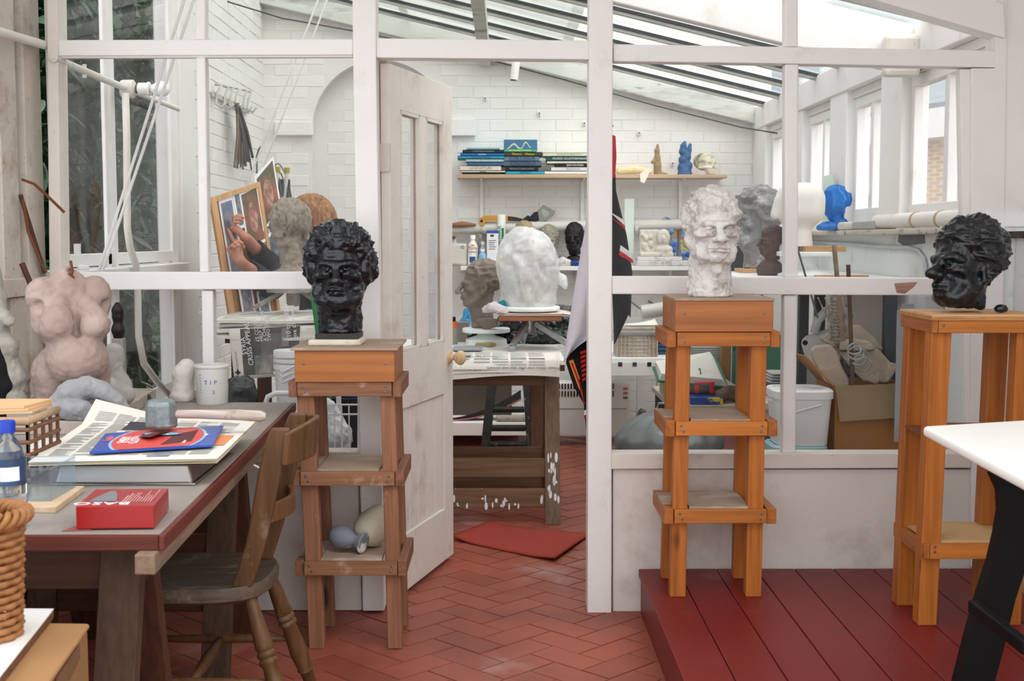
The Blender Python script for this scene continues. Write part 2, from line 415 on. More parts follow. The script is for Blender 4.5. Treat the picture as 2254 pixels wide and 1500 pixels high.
PANE = glass('dusty_pane', dust=0.006)
ROOFGLASS = glass('algae_stained_roof_glass', 'FCFDFC', 0.03, 'DCDED8', dscale=5, stretch=(0.5, 1.5, 1))
ROOFDIRTY = glass('algae_clouded_roof_glass', 'F0F2F0', 0.07, 'B5BAB2', dscale=3, stretch=(0.5, 1.5, 1))
DARK = mat('dark_gap', '1C1815', 0.9)
YP = 4.55                                   # front face of the glazed partition
XL, XR, YB = -1.62, 1.72, 8.75              # side and back walls of the glazed room behind it
def roofz(x): return 2.235 + 0.24 * (XR - x)
def member(g, c, y0=YP, th=0.07):           # a bar of the partition: its front outline at depth y0, th thick
 p = [at(x, y, y0) for x, y in c]
 g.prism(p, (0, th, 0))
# ------------------------------------------------------------------ floor: herringbone tiles
floor = struct('floor')
base = G().box((-3.0, -1.0, -0.06), (2.4, YB + .1, -0.0028)); obj('bedding', base, JOINT, floor)
_t = 0.115; _cells = []
def _tile(cx, cy, horiz):
 a = math.radians(45); lx, ly = ((_t, _t / 2) if horiz else (_t / 2, _t))
 c, s_ = math.cos(a), math.sin(a); X, Y = cx * c - cy * s_, cx * s_ + cy * c
 return X, Y + 4.0, a if horiz else a + math.pi / 2
for i in range(-30, 31):
 for j in range(-30, 31):
  k = (i - j) % 4
  if k == 0: q = _tile((i + 1) * _t, (j + 0.5) * _t, True)
  elif k == 3: q = _tile((i + 0.5) * _t, (j + 1) * _t, False)
  else: continue
  if -1.75 < q[0] < 1.8 and 2.2 < q[1] < YB - 0.1: _cells.append(q)
def _pri(q):
 X, Y, a = q
 vis = (-0.9 < X < 0.55 and 3.2 < Y < 4.7) or (-0.35 < X < 0.42 and 4.5 < Y < 6.6)
 return (0 if vis else 1, Y)
_cells.sort(key=_pri)
_tg = G(); _c = 0.0016; hx, hy = _t - 0.0018, _t / 2 - 0.0018
_tg._add([(-hx, -hy, -.01), (hx, -hy, -.01), (hx, hy, -.01), (-hx, hy, -.01), (-hx + _c, -hy + _c, 0), (hx - _c, -hy + _c, 0), (hx - _c, hy - _c, 0), (-hx + _c, hy - _c, 0)],
         [(4, 5, 6, 7), (0, 1, 5, 4), (1, 2, 6, 5), (2, 3, 7, 6), (3, 0, 4, 7)])
_tm = mesh_from(_tg.v, _tg.f, 'tile'); _tm.materials.append(TILE)
_rest = G()
for n_, (X, Y, a) in enumerate(_cells):
 tilt = (random.gauss(0, .002), random.gauss(0, .002), a); z = random.gauss(-0.0008, 0.0005)
 if n_ < 300:
  o = bpy.data.objects.new('tile', _tm); COL.objects.link(o); o.parent = floor; o.location = (X, Y, min(z, .002)); o.rotation_euler = tilt
 else:
  R = Matrix.Rotation(a, 3, 'Z'); _rest._add([R @ Vector(v) + Vector((X, Y, min(z, .002))) for v in _tg.v], _tg.f)
obj('far_tiles', _rest, TILE, floor, kind='stuff')
# ------------------------------------------------------------------ raised platform of red boards
plat = thing('platform', 'low platform of red painted boards by the right of the partition', 'platform', (1.1, 3.2, 0), kind='structure')
xs = [0.487 + 0.142 * i for i in range(10)]
for i in range(9):
 g = G().box((xs[i] + .0015, 1.6, 0.132), (xs[i + 1] - .0015, YP - .004, 0.16)); obj('plank', g, DECK, plat, bevel=0.0025)
obj('riser', G().box((0.497, 1.6, 0.0), (0.517, YP - .004, 0.131)), DECK, plat)
obj('joist_frame', G().box((0.52, 1.62, 0.0), (1.75, YP - .02, 0.13)), DARK, plat)
# ------------------------------------------------------------------ the glazed partition between the rooms
part = struct('wall_partition')
def tp(x): return -36 - (1780 - x) * .293
def bar(name, c, y0=YP, th=0.07, m=PAINT, bev=0.004): g = G(); member(g, c, y0, th); return obj(name, g, m, part, bevel=bev)
bar('post', [(772, tp(772)), (826, tp(826)), (828, 130), (846, 1346), (798, 1346), (777, 130)], YP - .012, 0.10)
bar('post', [(1297, tp(1297)), (1350, tp(1350)), (1347, 700), (1346, 1351), (1293, 1351), (1295, 700)], YP - .012, 0.10)
bar('post', [(97, tp(97)), (119, tp(119)), (134, 600), (140, 1300), (112, 1300), (108, 600)], YP - .012, 0.10, PAINT_OLD)
bar('post', [(2190, -60), (2220, -60), (2200, 1250), (2138, 1250), (2138, 150), (2192, 150)], YP - .008, 0.10)
bar('rail', [(119, 88), (777, 86), (777, 121), (120, 123)]); bar('rail', [(120, 121), (777, 119), (777, 126), (120, 128)], YP + .012, .03)
bar('rail', [(826, 84), (1297, 89), (1297, 131), (828, 127)], YP - .004, .08)
bar('rail', [(1350, 97), (1730, 103), (2193, 111), (2193, 149), (1730, 140), (1350, 135)])
bar('rail', [(134, 600), (797, 599), (797, 637), (135, 639)], YP - .006, .09)
bar('rail', [(1347, 609), (2140, 613), (2140, 651), (1347, 648)], YP - .006, .09)
bar('rail', [(138, 995), (797, 995), (797, 1020), (138, 1021)], YP - .010, .09, PAINT_OLD)
bar('rail', [(1346, 999), (2138, 999), (2138, 1031), (1346, 1034)], YP - .010, .09, PAINT_OLD)
for c in ([(430, tp(430)), (451, tp(451)), (452, 88), (430, 88)], [(431, 126), (452, 126), (459, 600), (439, 600)], [(443, 639), (469, 639), (474, 995), (448, 995)],
          [(1728, tp(1728)), (1757, tp(1757)), (1757, 103), (1728, 103)], [(1728, 141), (1758, 141), (1757, 612), (1728, 612)], [(1726, 650), (1755, 650), (1751, 999), (1722, 999)]):
 bar('mullion', c, YP + .006, .055, bev=.006)
bar('glazing_bead', [(788, 640), (797, 640), (797, 995), (786, 995)], YP + .004, .05)
for c in ([(2113, 152), (2138, 152), (2138, 999), (2128, 999)],): bar('stile', c, YP + .01, .05)
# the sloping top beam at the right, under the roof
g = G(); p = [at(97, -612, YP - .03), at(2210, 8, YP - .03), at(2214, 84, YP - .03), at(97, -535, YP - .03)]; g.prism(p, (0, .1, 0))
obj('top_beam', g, PAINT, part, bevel=.004)
# solid boards under the glass
bar('panel', [(140, 1020), (788, 1020), (797, 1345), (144, 1345)], YP + .015, .05, PLASTER)
bar('panel', [(1349, 1034), (2260, 1034), (2260, 1352), (1349, 1352)], YP + .012, .05, PLASTER)
# panes
def pane(c, y=YP + .03):
 g = G(); member(g, c, y, .003); return obj('pane', g, PANE, part)
for c in ([(112, tp(112)), (432, tp(432)), (432, 92), (112, 92)], [(450, tp(450)), (775, tp(775)), (775, 92), (450, 92)], [(824, tp(824)), (1300, tp(1300)), (1300, 92), (824, 92)],
          [(1346, tp(1346)), (1732, tp(1732)), (1732, 108), (1346, 108)], [(1754, tp(1754)), (2194, tp(2194)), (2194, 114), (1754, 114)],
          [(118, 118), (434, 118), (444, 602), (130, 602)], [(448, 118), (780, 118), (792, 602), (455, 602)],
          [(1345, 132), (1732, 136), (1732, 616), (1345, 616)], [(1754, 138), (2118, 142), (2132, 618), (1754, 618)],
          [(132, 632), (448, 632), (452, 1000), (136, 1000)], [(464, 632), (792, 632), (792, 1000), (470, 1000)],
          [(1342, 642), (1728, 644), (1726, 1004), (1342, 1004)], [(1750, 644), (2134, 646), (2134, 1004), (1748, 1004)]): pane(c)
# chipped patch of bare wood on the right-hand rail
g = G(); member(g, [(1968, 624), (2020, 621), (2012, 632), (1992, 647), (1974, 645)], YP - .0068, .0012)
obj('paint_chip', g, wood('bare_rail_wood', '8E6A58', 'A98676', 'X', knots=False), part, label='bare brown wood where the paint has chipped')
# ------------------------------------------------------------------ left wall in front of the partition: old window boards
wl = struct('wall_left')
XN = -1.665
def lboard(name, x0, x1, y0, y1, X=XN, th=.05, m=PAINT_GREY, bev=.004):
 a, b = atx(x0, 500, X), atx(x1, 500, X); zt = atx((x0 + x1) / 2, y0, X).z; zb = atx((x0 + x1) / 2, y1, X).z
 return obj(name, G().box((X - th, a.y, zb), (X, b.y, zt)), m, wl, bevel=bev)
obj('board', G().box((XN - .05, 3.2, -.0), (XN, 4.12, .78)), PLASTER, wl)
obj('sill_board', G().box((XN - .05, 3.2, .78), (XN + .03, 4.5, .81)), PAINT_GREY, wl)
lboard('board', 8, 45, -400, 620); lboard('board', 62, 99, -400, 900, XN + .01); lboard('board', 20, 62, 655, 900)
lboard('rail', -40, 78, 615, 657, XN + .012)
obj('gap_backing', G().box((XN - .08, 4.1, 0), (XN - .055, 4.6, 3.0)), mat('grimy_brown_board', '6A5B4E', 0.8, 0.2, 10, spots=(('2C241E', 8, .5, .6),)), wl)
obj('pane', G().box((XN - .03, 3.2, .82), (XN - .027, 4.13, 2.9)), PANE, wl)
obj('board', G().box((XN - .05, 3.1, 0), (XN, 3.2, 3.0)), PAINT_GREY, wl)
obj('board', G().box((XN - .05, -1, 0), (XN, 3.1, .8)), PLASTER, wl)
obj('board', G().box((XN - .05, -1, 2.5), (XN, 4.55, 3.0)), PAINT_OLD, wl)
# ------------------------------------------------------------------ right wall in front of the partition
wr = struct('wall_right_front')
obj('board', G().box((1.86, 1.0, .95 + .5), (1.93, YP, 2.3)), PAINT, wr, bevel=.004)
obj('rendered_wall', G().box((1.83, 1.0, 0), (1.93, YP, 1.36)), RENDERED, wr)
obj('ledge', G().box((1.80, 1.0, 1.36), (1.93, YP, 1.385)), mat('mossy_ledge', '4E4A3A', .9, .3, 16, .6, 60, col2='2C2A20'), wr)
g = G(); member(g, [(2196, -60), (2330, -60), (2330, 500), (2196, 500)], YP - .004, .05); obj('board', g, PAINT, wr, bevel=.003)
g = G(); member(g, [(2192, 500), (2330, 500), (2330, 1300), (2188, 1300)], YP + .004, .05); obj('rendered_wall', g, RENDERED, wr)
# ------------------------------------------------------------------ back wall: whitewashed bricks with an arched niche
wb = struct('wall_back')
ac = at(838, 285, YB); ar = 150 / FPX * YB            # niche centre and half width
NZ = 0.62                                             # niche bottom
g = G(); seg = 20
arc = [(ac.x + ar * math.cos(t), ac.z + ar * math.sin(t)) for t in [math.pi * k / seg for k in range(seg + 1)]]
pts = [(XR + .1, 0), (XR + .1, 3.4), (XL - .1, 3.4), (XL - .1, 0), (ac.x - ar, 0), ] + list(reversed(arc)) + [(ac.x + ar, 0)]
# wall face with the niche cut out, built from strips
y = YB + .012
g.hexa([(XL - .1, y, 0), (ac.x - ar, y, 0), (ac.x - ar, y + .2, 0), (XL - .1, y + .2, 0), (XL - .1, y, 3.3), (ac.x - ar, y, 3.3), (ac.x - ar, y + .2, 3.3), (XL - .1, y + .2, 3.3)])
g.box((ac.x + ar, y, 0), (XR + .1, y + .2, 3.3))
for k in range(seg):
 (xa, za), (xb, zb) = arc[k], arc[k + 1]
 g.hexa([(xb, y, zb), (xa, y, za), (xa, y + .2, za), (xb, y + .2, zb), (xb, y, 3.3), (xa, y, 3.3), (xa, y + .2, 3.3), (xb, y + .2, 3.3)])
g.box((ac.x - ar - .02, y + .12, 0), (ac.x + ar + .02, y + .22, 3.2))
obj('mortar_bed', g, MORTAR, wb)
_bg = G(); bx, by, bz, _c = .1105, .0032, .0362, .0030
_bg._add([(-bx, 0, -bz), (bx, 0, -bz), (bx, 0, bz), (-bx, 0, bz), (-bx + _c, -by, -bz + _c), (bx - _c, -by, -bz + _c), (bx - _c, -by, bz - _c), (-bx + _c, -by, bz - _c)],
         [(4, 5, 6, 7), (0, 1, 5, 4), (1, 2, 6, 5), (2, 3, 7, 6), (3, 0, 4, 7)])
_bm = mesh_from(_bg.v, _bg.f, 'brick'); _bm.materials.append(BRICKW)
_cand = []
for r in range(42):
 z = .04 + r * .0745
 for q in range(17):
  x = XL + .06 + q * .2245 + (.112 if r % 2 else 0)
  if x > XR + .02: continue
  inn = abs(x - ac.x) < ar and (z < ac.z or (x - ac.x) ** 2 + (z - ac.z) ** 2 < ar * ar)
  edge = (not inn) and (x - ac.x) ** 2 + max(z - ac.z, 0) ** 2 < (ar + .09) ** 2
  if edge and abs(x - ac.x) < ar + .09: continue
  inn2 = inn and ((x - ac.x) ** 2 + max(z - ac.z, 0) ** 2 < (ar - .10) ** 2)
  if inn and not inn2: continue
  if z > roofz(x) + .02: continue
  yy = y + .121 if inn else y
  vis = 1.12 < z < 2.75
  _cand.append((0 if vis else 1, abs(z - 1.9), x, yy, z))
_cand.sort(); _rest = G()
for n_, (_, _, x, yy, z) in enumerate(_cand):
 s_ = (random.uniform(.97, 1.0), random.uniform(.5, 1.3), random.uniform(.95, 1.02)); rz = random.gauss(0, .006)
 if n_ < 290:
  o = bpy.data.objects.new('brick', _bm); COL.objects.link(o); o.parent = wb; o.location = (x, yy, z); o.scale = s_; o.rotation_euler = (random.gauss(0, .008), 0, rz * .4)
 else: _rest._add([Vector((x + v[0] * s_[0], yy + v[1] * s_[1], z + v[2] * s_[2])) for v in _bg.v], _bg.f)
obj('low_bricks', _rest, BRICKW, wb, kind='stuff')
for (x0, y0, x1, y1) in ((606, 268, 690, 299), (984, 262, 1047, 300)):
 a, b = at(x0, y0, YB), at(x1, y1, YB); obj('impost_block', G().box((a.x, YB - .035, b.z), (b.x, YB + .02, a.z)), BRICKW, wb, bevel=.006)
# ------------------------------------------------------------------ left wall of the back room: tall windows, then whitewashed brick
wlb = struct('wall_left_back')
Yw = 6.72
obj('mortar_bed', G().box((XL - .2, Yw, 0), (XL - .013, YB + .1, 3.2)), MORTAR, wlb)
_n = 0; _rest = G()
for r in range(41):
 z = .04 + r * .0745
 for q in range(9):
  y = Yw + .10 + q * .2245 + (.112 if r % 2 else 0)
  if y > YB: continue
  s_ = (random.uniform(.96, 1.0), random.uniform(.5, 1.6), random.uniform(.93, 1.01))
  if z > .55 and _n < 295:
   o = bpy.data.objects.new('brick', _bm); COL.objects.link(o); o.parent = wlb; o.location = (XL - .013, y, z); o.scale = s_
   o.rotation_euler = (0, random.gauss(0, .008), math.pi / 2 + random.gauss(0, .004)); _n += 1
  else: _rest._add([Vector((XL - .013 - v[1] * -1 * s_[1], y + v[0] * s_[0], z + v[2] * s_[2])) for v in _bg.v], _bg.f)
obj('low_bricks', _rest, BRICKW, wlb, kind='stuff')
obj('base_wall', G().box((XL - .2, YP + .1, 0), (XL, Yw, .56)), PLASTER, wlb)
w1 = struct('window_1', (XL, 5.6, .56))
def wpart(par, name, y0, y1, z0, z1, x0, x1, m=PAINT, bev=.004): return obj(name, G().box((x0, y0, z0), (x1, y1, z1)), m, par, bevel=bev)
wpart(w1, 'sill', YP + .1, Yw, .56, .60, XL - .12, XL + .07)
wpart(w1, 'frame_board', 6.42, 6.72, .60, 3.0, XL - .1, XL + .008); wpart(w1, 'jamb', 6.36, 6.42, .60, 3.0, XL - .1, XL - .006)
wpart(w1, 'jamb', YP + .1, YP + .13, .60, 3.0, XL - .03, XL - .01)
wpart(w1, 'mullion', 5.26, 5.31, .60, 3.0, XL - .026, XL - .010); wpart(w1, 'mullion', 5.325, 5.38, .60, 3.0, XL - .026, XL - .004)
wpart(w1, 'transom', YP + .12, 6.36, 1.17, 1.24, XL - .1, XL + .05); wpart(w1, 'transom', YP + .12, 6.36, 1.25, 1.30, XL - .03, XL - .01)
wpart(w1, 'stile', 6.28, 6.36, .60, 3.0, XL - .028, XL - .008)
wpart(w1, 'rail', YP + .13, 6.28, .60, .66, XL - .028, XL - .012)
wpart(w1, 'pane', YP + .13, 5.26, .64, 3.0, XL - .022, XL - .019, PANE, 0); wpart(w1, 'pane', 5.38, 6.28, .64, 3.0, XL - .022, XL - .019, PANE, 0)
# ------------------------------------------------------------------ right wall of the back room: row of sash windows over a rendered wall
wrb = struct('wall_right_back')
SZ, HZ = 1.45, 2.05
obj('rendered_wall', G().box((XR, YP + .07, 0), (XR + .2, YB + .1, 1.40)), RENDERED, wrb)
obj('ledge', G().box((XR - .06, YP + .07, 1.375), (XR + .2, YB, 1.40)), mat('crumbling_ledge', 'B9B1A3', .9, .15, 10, .8, 40, spots=(('4A4034', 12, .55, .65),)), wrb, bevel=.006)
obj('eaves_beam', G().box((XR - .03, YP + .07, 2.09), (XR + .12, YB, 2.24)), PAINT, wrb, bevel=.006)
obj('head_board', G().box((XR + .01, YP + .07, HZ), (XR + .12, YB, 2.09)), PAINT, wrb, bevel=.004)
posts = [(5.50, 5.80), (6.38, 6.70), (7.32, 7.60)]
for yy, y2 in posts: obj('post', G().box((XR - .02, yy, SZ - .03), (XR + .1, y2, 2.1)), PAINT, wrb, bevel=.005)
obj('post', G().box((XR - .02, YB - .4, SZ), (XR + .1, YB, 2.1)), PAINT, wrb, bevel=.005)
spans = [(YP + .08, 5.50), (5.80, 6.38), (6.70, 7.32), (7.60, YB - .4)]
for i, (a, b) in enumerate(spans):
 w = struct('window_%d' % (i + 2), (XR, (a + b) / 2, SZ))
 m_ = (a + b) / 2
 wpart(w, 'sill', a, b, SZ - .055, SZ - .012, XR - .03, XR + .1)
 wpart(w, 'rail', a, b, SZ - .012, SZ + .055, XR + .02, XR + .065); wpart(w, 'rail', a, b, HZ - .05, HZ, XR + .02, XR + .065)
 wpart(w, 'stile', a, a + .045, SZ + .05, HZ - .045, XR + .022, XR + .064); wpart(w, 'stile', b - .045, b, SZ + .05, HZ - .045, XR + .022, XR + .064)
 wpart(w, 'mullion', m_ - .035, m_ - .005, SZ + .05, HZ - .045, XR + .022, XR + .064); wpart(w, 'mullion', m_ + .008, m_ + .038, SZ + .05, HZ - .045, XR + .03, XR + .07)
 wpart(w, 'pane', a + .04, m_ - .03, SZ + .05, HZ - .045, XR + .045, XR + .048, PANE, 0); wpart(w, 'pane', m_ + .03, b - .04, SZ + .05, HZ - .045, XR + .045, XR + .048, PANE, 0)
# ------------------------------------------------------------------ lean-to glass roof
ceil = struct('ceiling')
RAFT = mat('weathered_rafter_paint', 'C6C8C0', .65, .1, 8, .4, 50, stretch=(.2, 1, 1), spots=(('7D8277', 7, .52, .7), ('3A3E37', 14, .62, .7)))
ys = [5.12, 5.58, 6.05, 6.52, 6.99, 7.46, 7.93, 8.40]
for i, yy in enumerate(ys):
 a = V(XL, yy, roofz(XL) - .008); b = V(XR + .06, yy, roofz(XR + .06) - .008)
 obj('rafter', G().beam(a, b, .042, .034), RAFT, ceil, bevel=.004)
 obj('glazing_bar', G().beam(a + V(0, -.0285, .006), b + V(0, -.0285, .006), .014, .016), mat('blackened_putty', '34383A', .8, .3, 20), ceil)
obj('principal_rafter', G().beam(V(XL, 5.36, roofz(XL) - .11), V(XR + .02, 5.36, roofz(XR) - .11), .07, .2), PAINT, ceil, bevel=.006)
obj('rafter_foot', G().box((XR - .17, 5.24, 2.02), (XR - .02, 5.31, 2.19)), PAINT_OLD, ceil, bevel=.02)
obj('bolt', G().lathe([(.016, 0), (.016, .012), (.008, .016)], (XR - .10, 5.24, 2.09), 6, (0, -1, 0)), PAINT, ceil)
obj('gable_rafter', G().beam(V(XL, YB - .05, roofz(XL) - .05), V(XR + .06, YB - .05, roofz(XR + .06) - .05), .1, .12), RAFT, ceil, bevel=.005)
for xx in (-.13,): obj('purlin', G().box((xx - .035, YP + .1, roofz(xx) - .16), (xx + .035, YB, roofz(xx) - .07)), RAFT, ceil, bevel=.005)
prev = YP + .05
for yy in ys + [YB + .05]:
 for (xa, xb) in ((XL - .05, -.62), (-.68, .42), (.36, XR + .16)):
  dz = .004 if xa > -1 and xa < 0 else 0
  a = roofz(xa) + .01 + (0.012 if xa < .3 else 0); b = roofz(xb) + .01
  g = G().hexa([(xa, prev + .01, a), (xb, prev + .01, b), (xb, yy - .01, b), (xa, yy - .01, a), (xa, prev + .01, a + .004), (xb, prev + .01, b + .004), (xb, yy - .01, b + .004), (xa, yy - .01, a + .004)])
  obj('roof_pane', g, ROOFGLASS if xa > .3 else ROOFDIRTY, ceil)
 prev = yy
# unseen front-room roof, same slope: glazed bay, boards added to cut the light
for yy in (1.1, 1.6, 2.1, 2.6):
 obj('rafter', G().beam(V(XL - .05, yy, roofz(XL) + .02), V(XR + .2, yy, roofz(XR + .2) + .02), .05, .09), RAFT, ceil)
 z0, z1 = roofz(XL - .05) + .07, roofz(XR + .2) + .07
 obj('roof_pane', G().hexa([(XL - .05, yy + .01, z0), (XR + .2, yy + .01, z1), (XR + .2, yy + .49, z1), (XL - .05, yy + .49, z0), (XL - .05, yy + .01, z0 + .004), (XR + .2, yy + .01, z1 + .004), (XR + .2, yy + .49, z1 + .004), (XL - .05, yy + .49, z0 + .004)]), ROOFGLASS, ceil)
for y0 in [3.08 + .3 * k for k in range(5)] + [.80 - .3 * k for k in range(6)]:
 z0, z1 = roofz(XL - .05) + .07, roofz(XR + .2) + .07
 obj('light_blocking_board', G().hexa([(XL - .05, y0, z0), (XR + .2, y0, z1), (XR + .2, y0 + .296, z1), (XL - .05, y0 + .296, z0), (XL - .05, y0, z0 + .02), (XR + .2, y0, z1 + .02), (XR + .2, y0 + .296, z1 + .02), (XL - .05, y0 + .296, z0 + .02)]), PAINT, ceil)
# ------------------------------------------------------------------ the door, standing open into the back room
door = struct('door_1', (at(850, 700, YP + .07).x, YP + .07, 0))
hx_, hy_ = at(851, 700, YP + .075).x, YP + .075
dw = 0.735; fx = at(985, 700, 5.22).x
ang = math.acos(max(-1, min(1, (fx - hx_) / dw)))
du = V(math.cos(ang), math.sin(ang), 0); dn = V(math.sin(ang), -math.cos(ang), 0)   # along the door, towards the viewer's side
def dp(u, z, n=0.0): return V(hx_, hy_, 0) + du * u + dn * n + V(0, 0, z)
def dbox(g, u0, u1, z0, z1, n0=-.018, n1=.018):
 g.hexa([dp(u0, z0, n0), dp(u1, z0, n0), dp(u1, z0, n1), dp(u0, z0, n1), dp(u0, z1, n0), dp(u1, z1, n0), dp(u1, z1, n1), dp(u0, z1, n1)]); return g
Z0, Z1 = .02, 1.985
def dpart(name, *a, m=PAINT_OLD, **k): return obj(name, dbox(G(), *a), m, door, bevel=.003, **k)
dpart('stile', 0, .115, Z0, Z1); dpart('stile', .62, dw, Z0, Z1)
dpart('rail', .115, .62, 1.83, Z1); dpart('rail', .115, .62, .72, .935); dpart('rail', .115, .62, Z0, .24)
dpart('mullion', .33, .405, .935, 1.83)
for i in range(5):
 u0 = .115 + .101 * i; dpart('plank', u0 + .0015, u0 + .0995, .24, .72, -.008, .008)
for (a, b) in ((.115, .33), (.405, .62)):
 g = dbox(G(), a, b, .935, 1.83, -.002, .001); obj('pane', g, PANE, door)
 g = G()
 for n0, n1 in ((-.018, -.006), (.004, .018)):
  dbox(g, a, a + .012, .935, 1.83, n0, n1); dbox(g, b - .012, b, .935, 1.83, n0, n1); dbox(g, a, b, .935, .947, n0, n1); dbox(g, a, b, 1.818, 1.83, n0, n1)
 obj('glazing_bead', g, PAINT_OLD, door)
KNOB = wood('pale_turned_wood', 'C9A67C', 'DDBE94', 'Z', .4, 20, False)
for sg in (1, -1):
 kp = dp(.685, .865, .018 * sg)
 k = obj('door_knob', G().lathe([(.026, 0), (.026, .006), (.013, .01), (.012, .022), (.022, .030), (.031, .045), (.029, .058), (.016, .068), (0, .070)], kp, 20, dn * sg), KNOB, door, smooth=True, autos=40, label='turned pale wooden knob')
obj('hinge', dbox(G(), -.012, .004, 1.6, 1.7, -.02, .02), mat('painted_hinge', 'CFC8BE', .5), door); obj('hinge', dbox(G(), -.012, .004, .3, .4, -.02, .02), MATS['painted_hinge'], door)
g = G(); member(g, [(828, 133), (850, 133), (872, 1322), (846, 1322)], YP + .085, .02); obj('door_jamb', g, mat('bare_brown_jamb', 'A28E7C', .8, .12, 6, .4, 40, stretch=(1, 1, .2)), part)
# ================================================================== sculpture
def head_sdf(step=.004, hair=0.0, hairtop=0.0, neck=.12, neck_r=.056, face_w=1.0, jaw=1.0, nose=1.0, brow=1.0, ears=True, thin=1.0, curl=False, lids=True, beard=0.0, flare=0.0):
 """life-size head, chin at z=0, crown about z=.24, face towards -y"""
 S = SDF((-.135, -.165, -neck - .015), (.135, .15, .30), step)
 fw = face_w
 S.U(S.ell((0, .012, .152), (.076 * thin, .098, .088)), .01)
 S.U(S.ell((0, -.032, .082), (.060 * fw, .062, .088)), .03)
 S.U(S.ell((0, -.045, .035), (.052 * fw * jaw, .045, .045)), .03)
 S.U(S.ell((0, -.078, .016), (.026 * jaw, .022, .019)), .022)
 for s in (-1, 1):
  S.U(S.cap((s * .056 * fw, .0, .055), (s * .034 * fw, -.055, .016), .016), .03)      # jaw line
  S.U(S.ell((s * .044 * fw, -.064, .090), (.022, .022, .018)), .022)                # cheekbone
  S.S(S.ell((s * .047 * fw, -.082, .055), (.014, .022, .024)), .03)                  # hollow cheek
  S.chain([(0, -.094, .130), (s * .020, -.0945, .1305), (s * .038 * fw, -.086, .133), (s * .052 * fw, -.070, .128)], [.008 * brow, .0095 * brow, .0085 * brow, .006], .012)
  S.S(S.ell((s * .032 * fw, -.104, .110), (.021, .020, .015)), .014)
  S.U(S.ell((s * .031 * fw, -.081, .109), (.0145, .0135, .0135)), .004)
  if lids:
   up = [(s * .016, -.091, .109), (s * .026, -.0975, .1165), (s * .036, -.096, .1165), (s * .047, -.084, .108)]
   lo = [(s * .016, -.091, .108), (s * .026, -.0965, .1015), (s * .037, -.094, .1015), (s * .047, -.084, .107)]
   S.chain(up, [.0034] * 4, .005); S.chain(lo, [.0032] * 4, .006)
   S.U(S.cap((s * .020, -.094, .092), (s * .044, -.086, .093), .0045), .010)        # bag under the eye
 S.U(S.cap((0, -.093, .128), (0, -.094 - .028 * nose, .084), .0095, .0135 * (0.6 + .4 * nose)), .010)
 S.U(S.ell((0, -.097 - .026 * nose, .079), (.0165, .014, .0125)), .008)
 for s in (-1, 1):
  S.U(S.ell((s * .0175, -.101 - .008 * nose, .0765), (.0105, .014, .0095)), .005)
  S.S(S.ell((s * .008, -.112 - .016 * nose, .068), (.0045, .006, .004)), .004)
  S.S(S.cap((s * .020, -.106, .078), (s * .036, -.086, .038), .0045), .012)           # nasolabial fold
 S.U(S.ell((0, -.090, .048), (.034, .018, .024)), .02)
 S.chain([(-.030, -.089, .042), (-.010, -.1085, .0485), (0, -.1085, .047), (.010, -.1085, .0485), (.030, -.089, .042)], [.003, .0065, .006, .0065, .003], .005)
 S.chain([(-.028, -.089, .040), (-.009, -.1065, .0345), (.009, -.1065, .0345), (.028, -.089, .040)], [.003, .0072, .0072, .003], .005)
 S.chain([(-.001, -.113, .0415), (-.031, -.095, .0405)], [.0026, .0024], 1e-6) if False else None
 for s in (-1, 1): S.S(S.cap((0, -.1155, .0415), (s * .031, -.0955, .0405), .0032, .0026), .003)
 S.S(S.cap((-.014, -.104, .025), (.014, -.104, .025), .005), .012)
 if ears:
  for s in (-1, 1):
   S.U(S.ell((s * .078 * thin, .012, .098), (.011, .021, .033)), .008)
   S.S(S.ell((s * .088 * thin, .008, .100), (.008, .012, .020)), .006)
   S.U(S.ell((s * .076 * thin, .002, .072), (.009, .010, .010)), .008)
 S.U(S.cap((0, .022, .05), (0, .03, -neck + .0), neck_r, neck_r * (1 + flare)), .03)
 S.U(S.cap((0, -.03, .0), (0, -.012, -neck), .032, .036), .03)
 if hair:
  hd = S.ell((0, .025, .165 + hairtop * .5), (.078 * thin + hair, .098 + hair, .086 + hairtop))
  if curl:
   for s in (-1, 1): hd = np.minimum(hd, S.ell((s * (.076 * thin + hair * .25), .022, .125), (.018 + hair * .5, .062, .062)))
  fc = S.ell((0, -.145, .080), (.060 * fw, .085 + hair * .2, .088)) if curl else S.ell((0, -.125, .090), (.070 * fw, .070 + hair * .3, .085))
  hd = np.maximum(hd, -fc); S.U(hd, .012)
 return S
def clay_disp(a1, s1, a2, s2, seed=0.0, hair=0.0, hairz=.15, hs=(40, 40, 40), facekeep=0.35):
 """lumps of modelling: broad, fine, and stronger locks where the hair is"""
 def f(v, n):
  k = np.clip((v[:, 2] - .165 + np.clip(v[:, 1] + .07, -.05, .25) * 0.9) / .03, 0, 1)
  face = np.clip((-v[:, 1] - .06) / .02, 0, 1) * (v[:, 2] < .15) * (v[:, 2] > .0)
  d = a1 * fbm(v, s1, 2, seed) * (1 - facekeep * face) + a2 * fbm(v, s2, 2, seed + 9) * (1 - .4 * face)
  if hair:
   q = v * np.array(hs) / 40.0
   r = vnoise(q + seed, 40.0); r2 = vnoise(q + seed + 5, 85.0)
   d = d + hair * k * (1.0 - 2.2 * np.abs(r)) + hair * .45 * k * (1 - 2 * np.abs(r2))
  return d
 return f
BRONZE = mat('black_patinated_bronze', '1C2027', 0.24, 0.3, 22, 0.5, 120, metal=0.55, spec=0.8, coat=0.25, spots=(('2E2620', 7, .55, .75), ('2A3442', 12, .62, .8)))
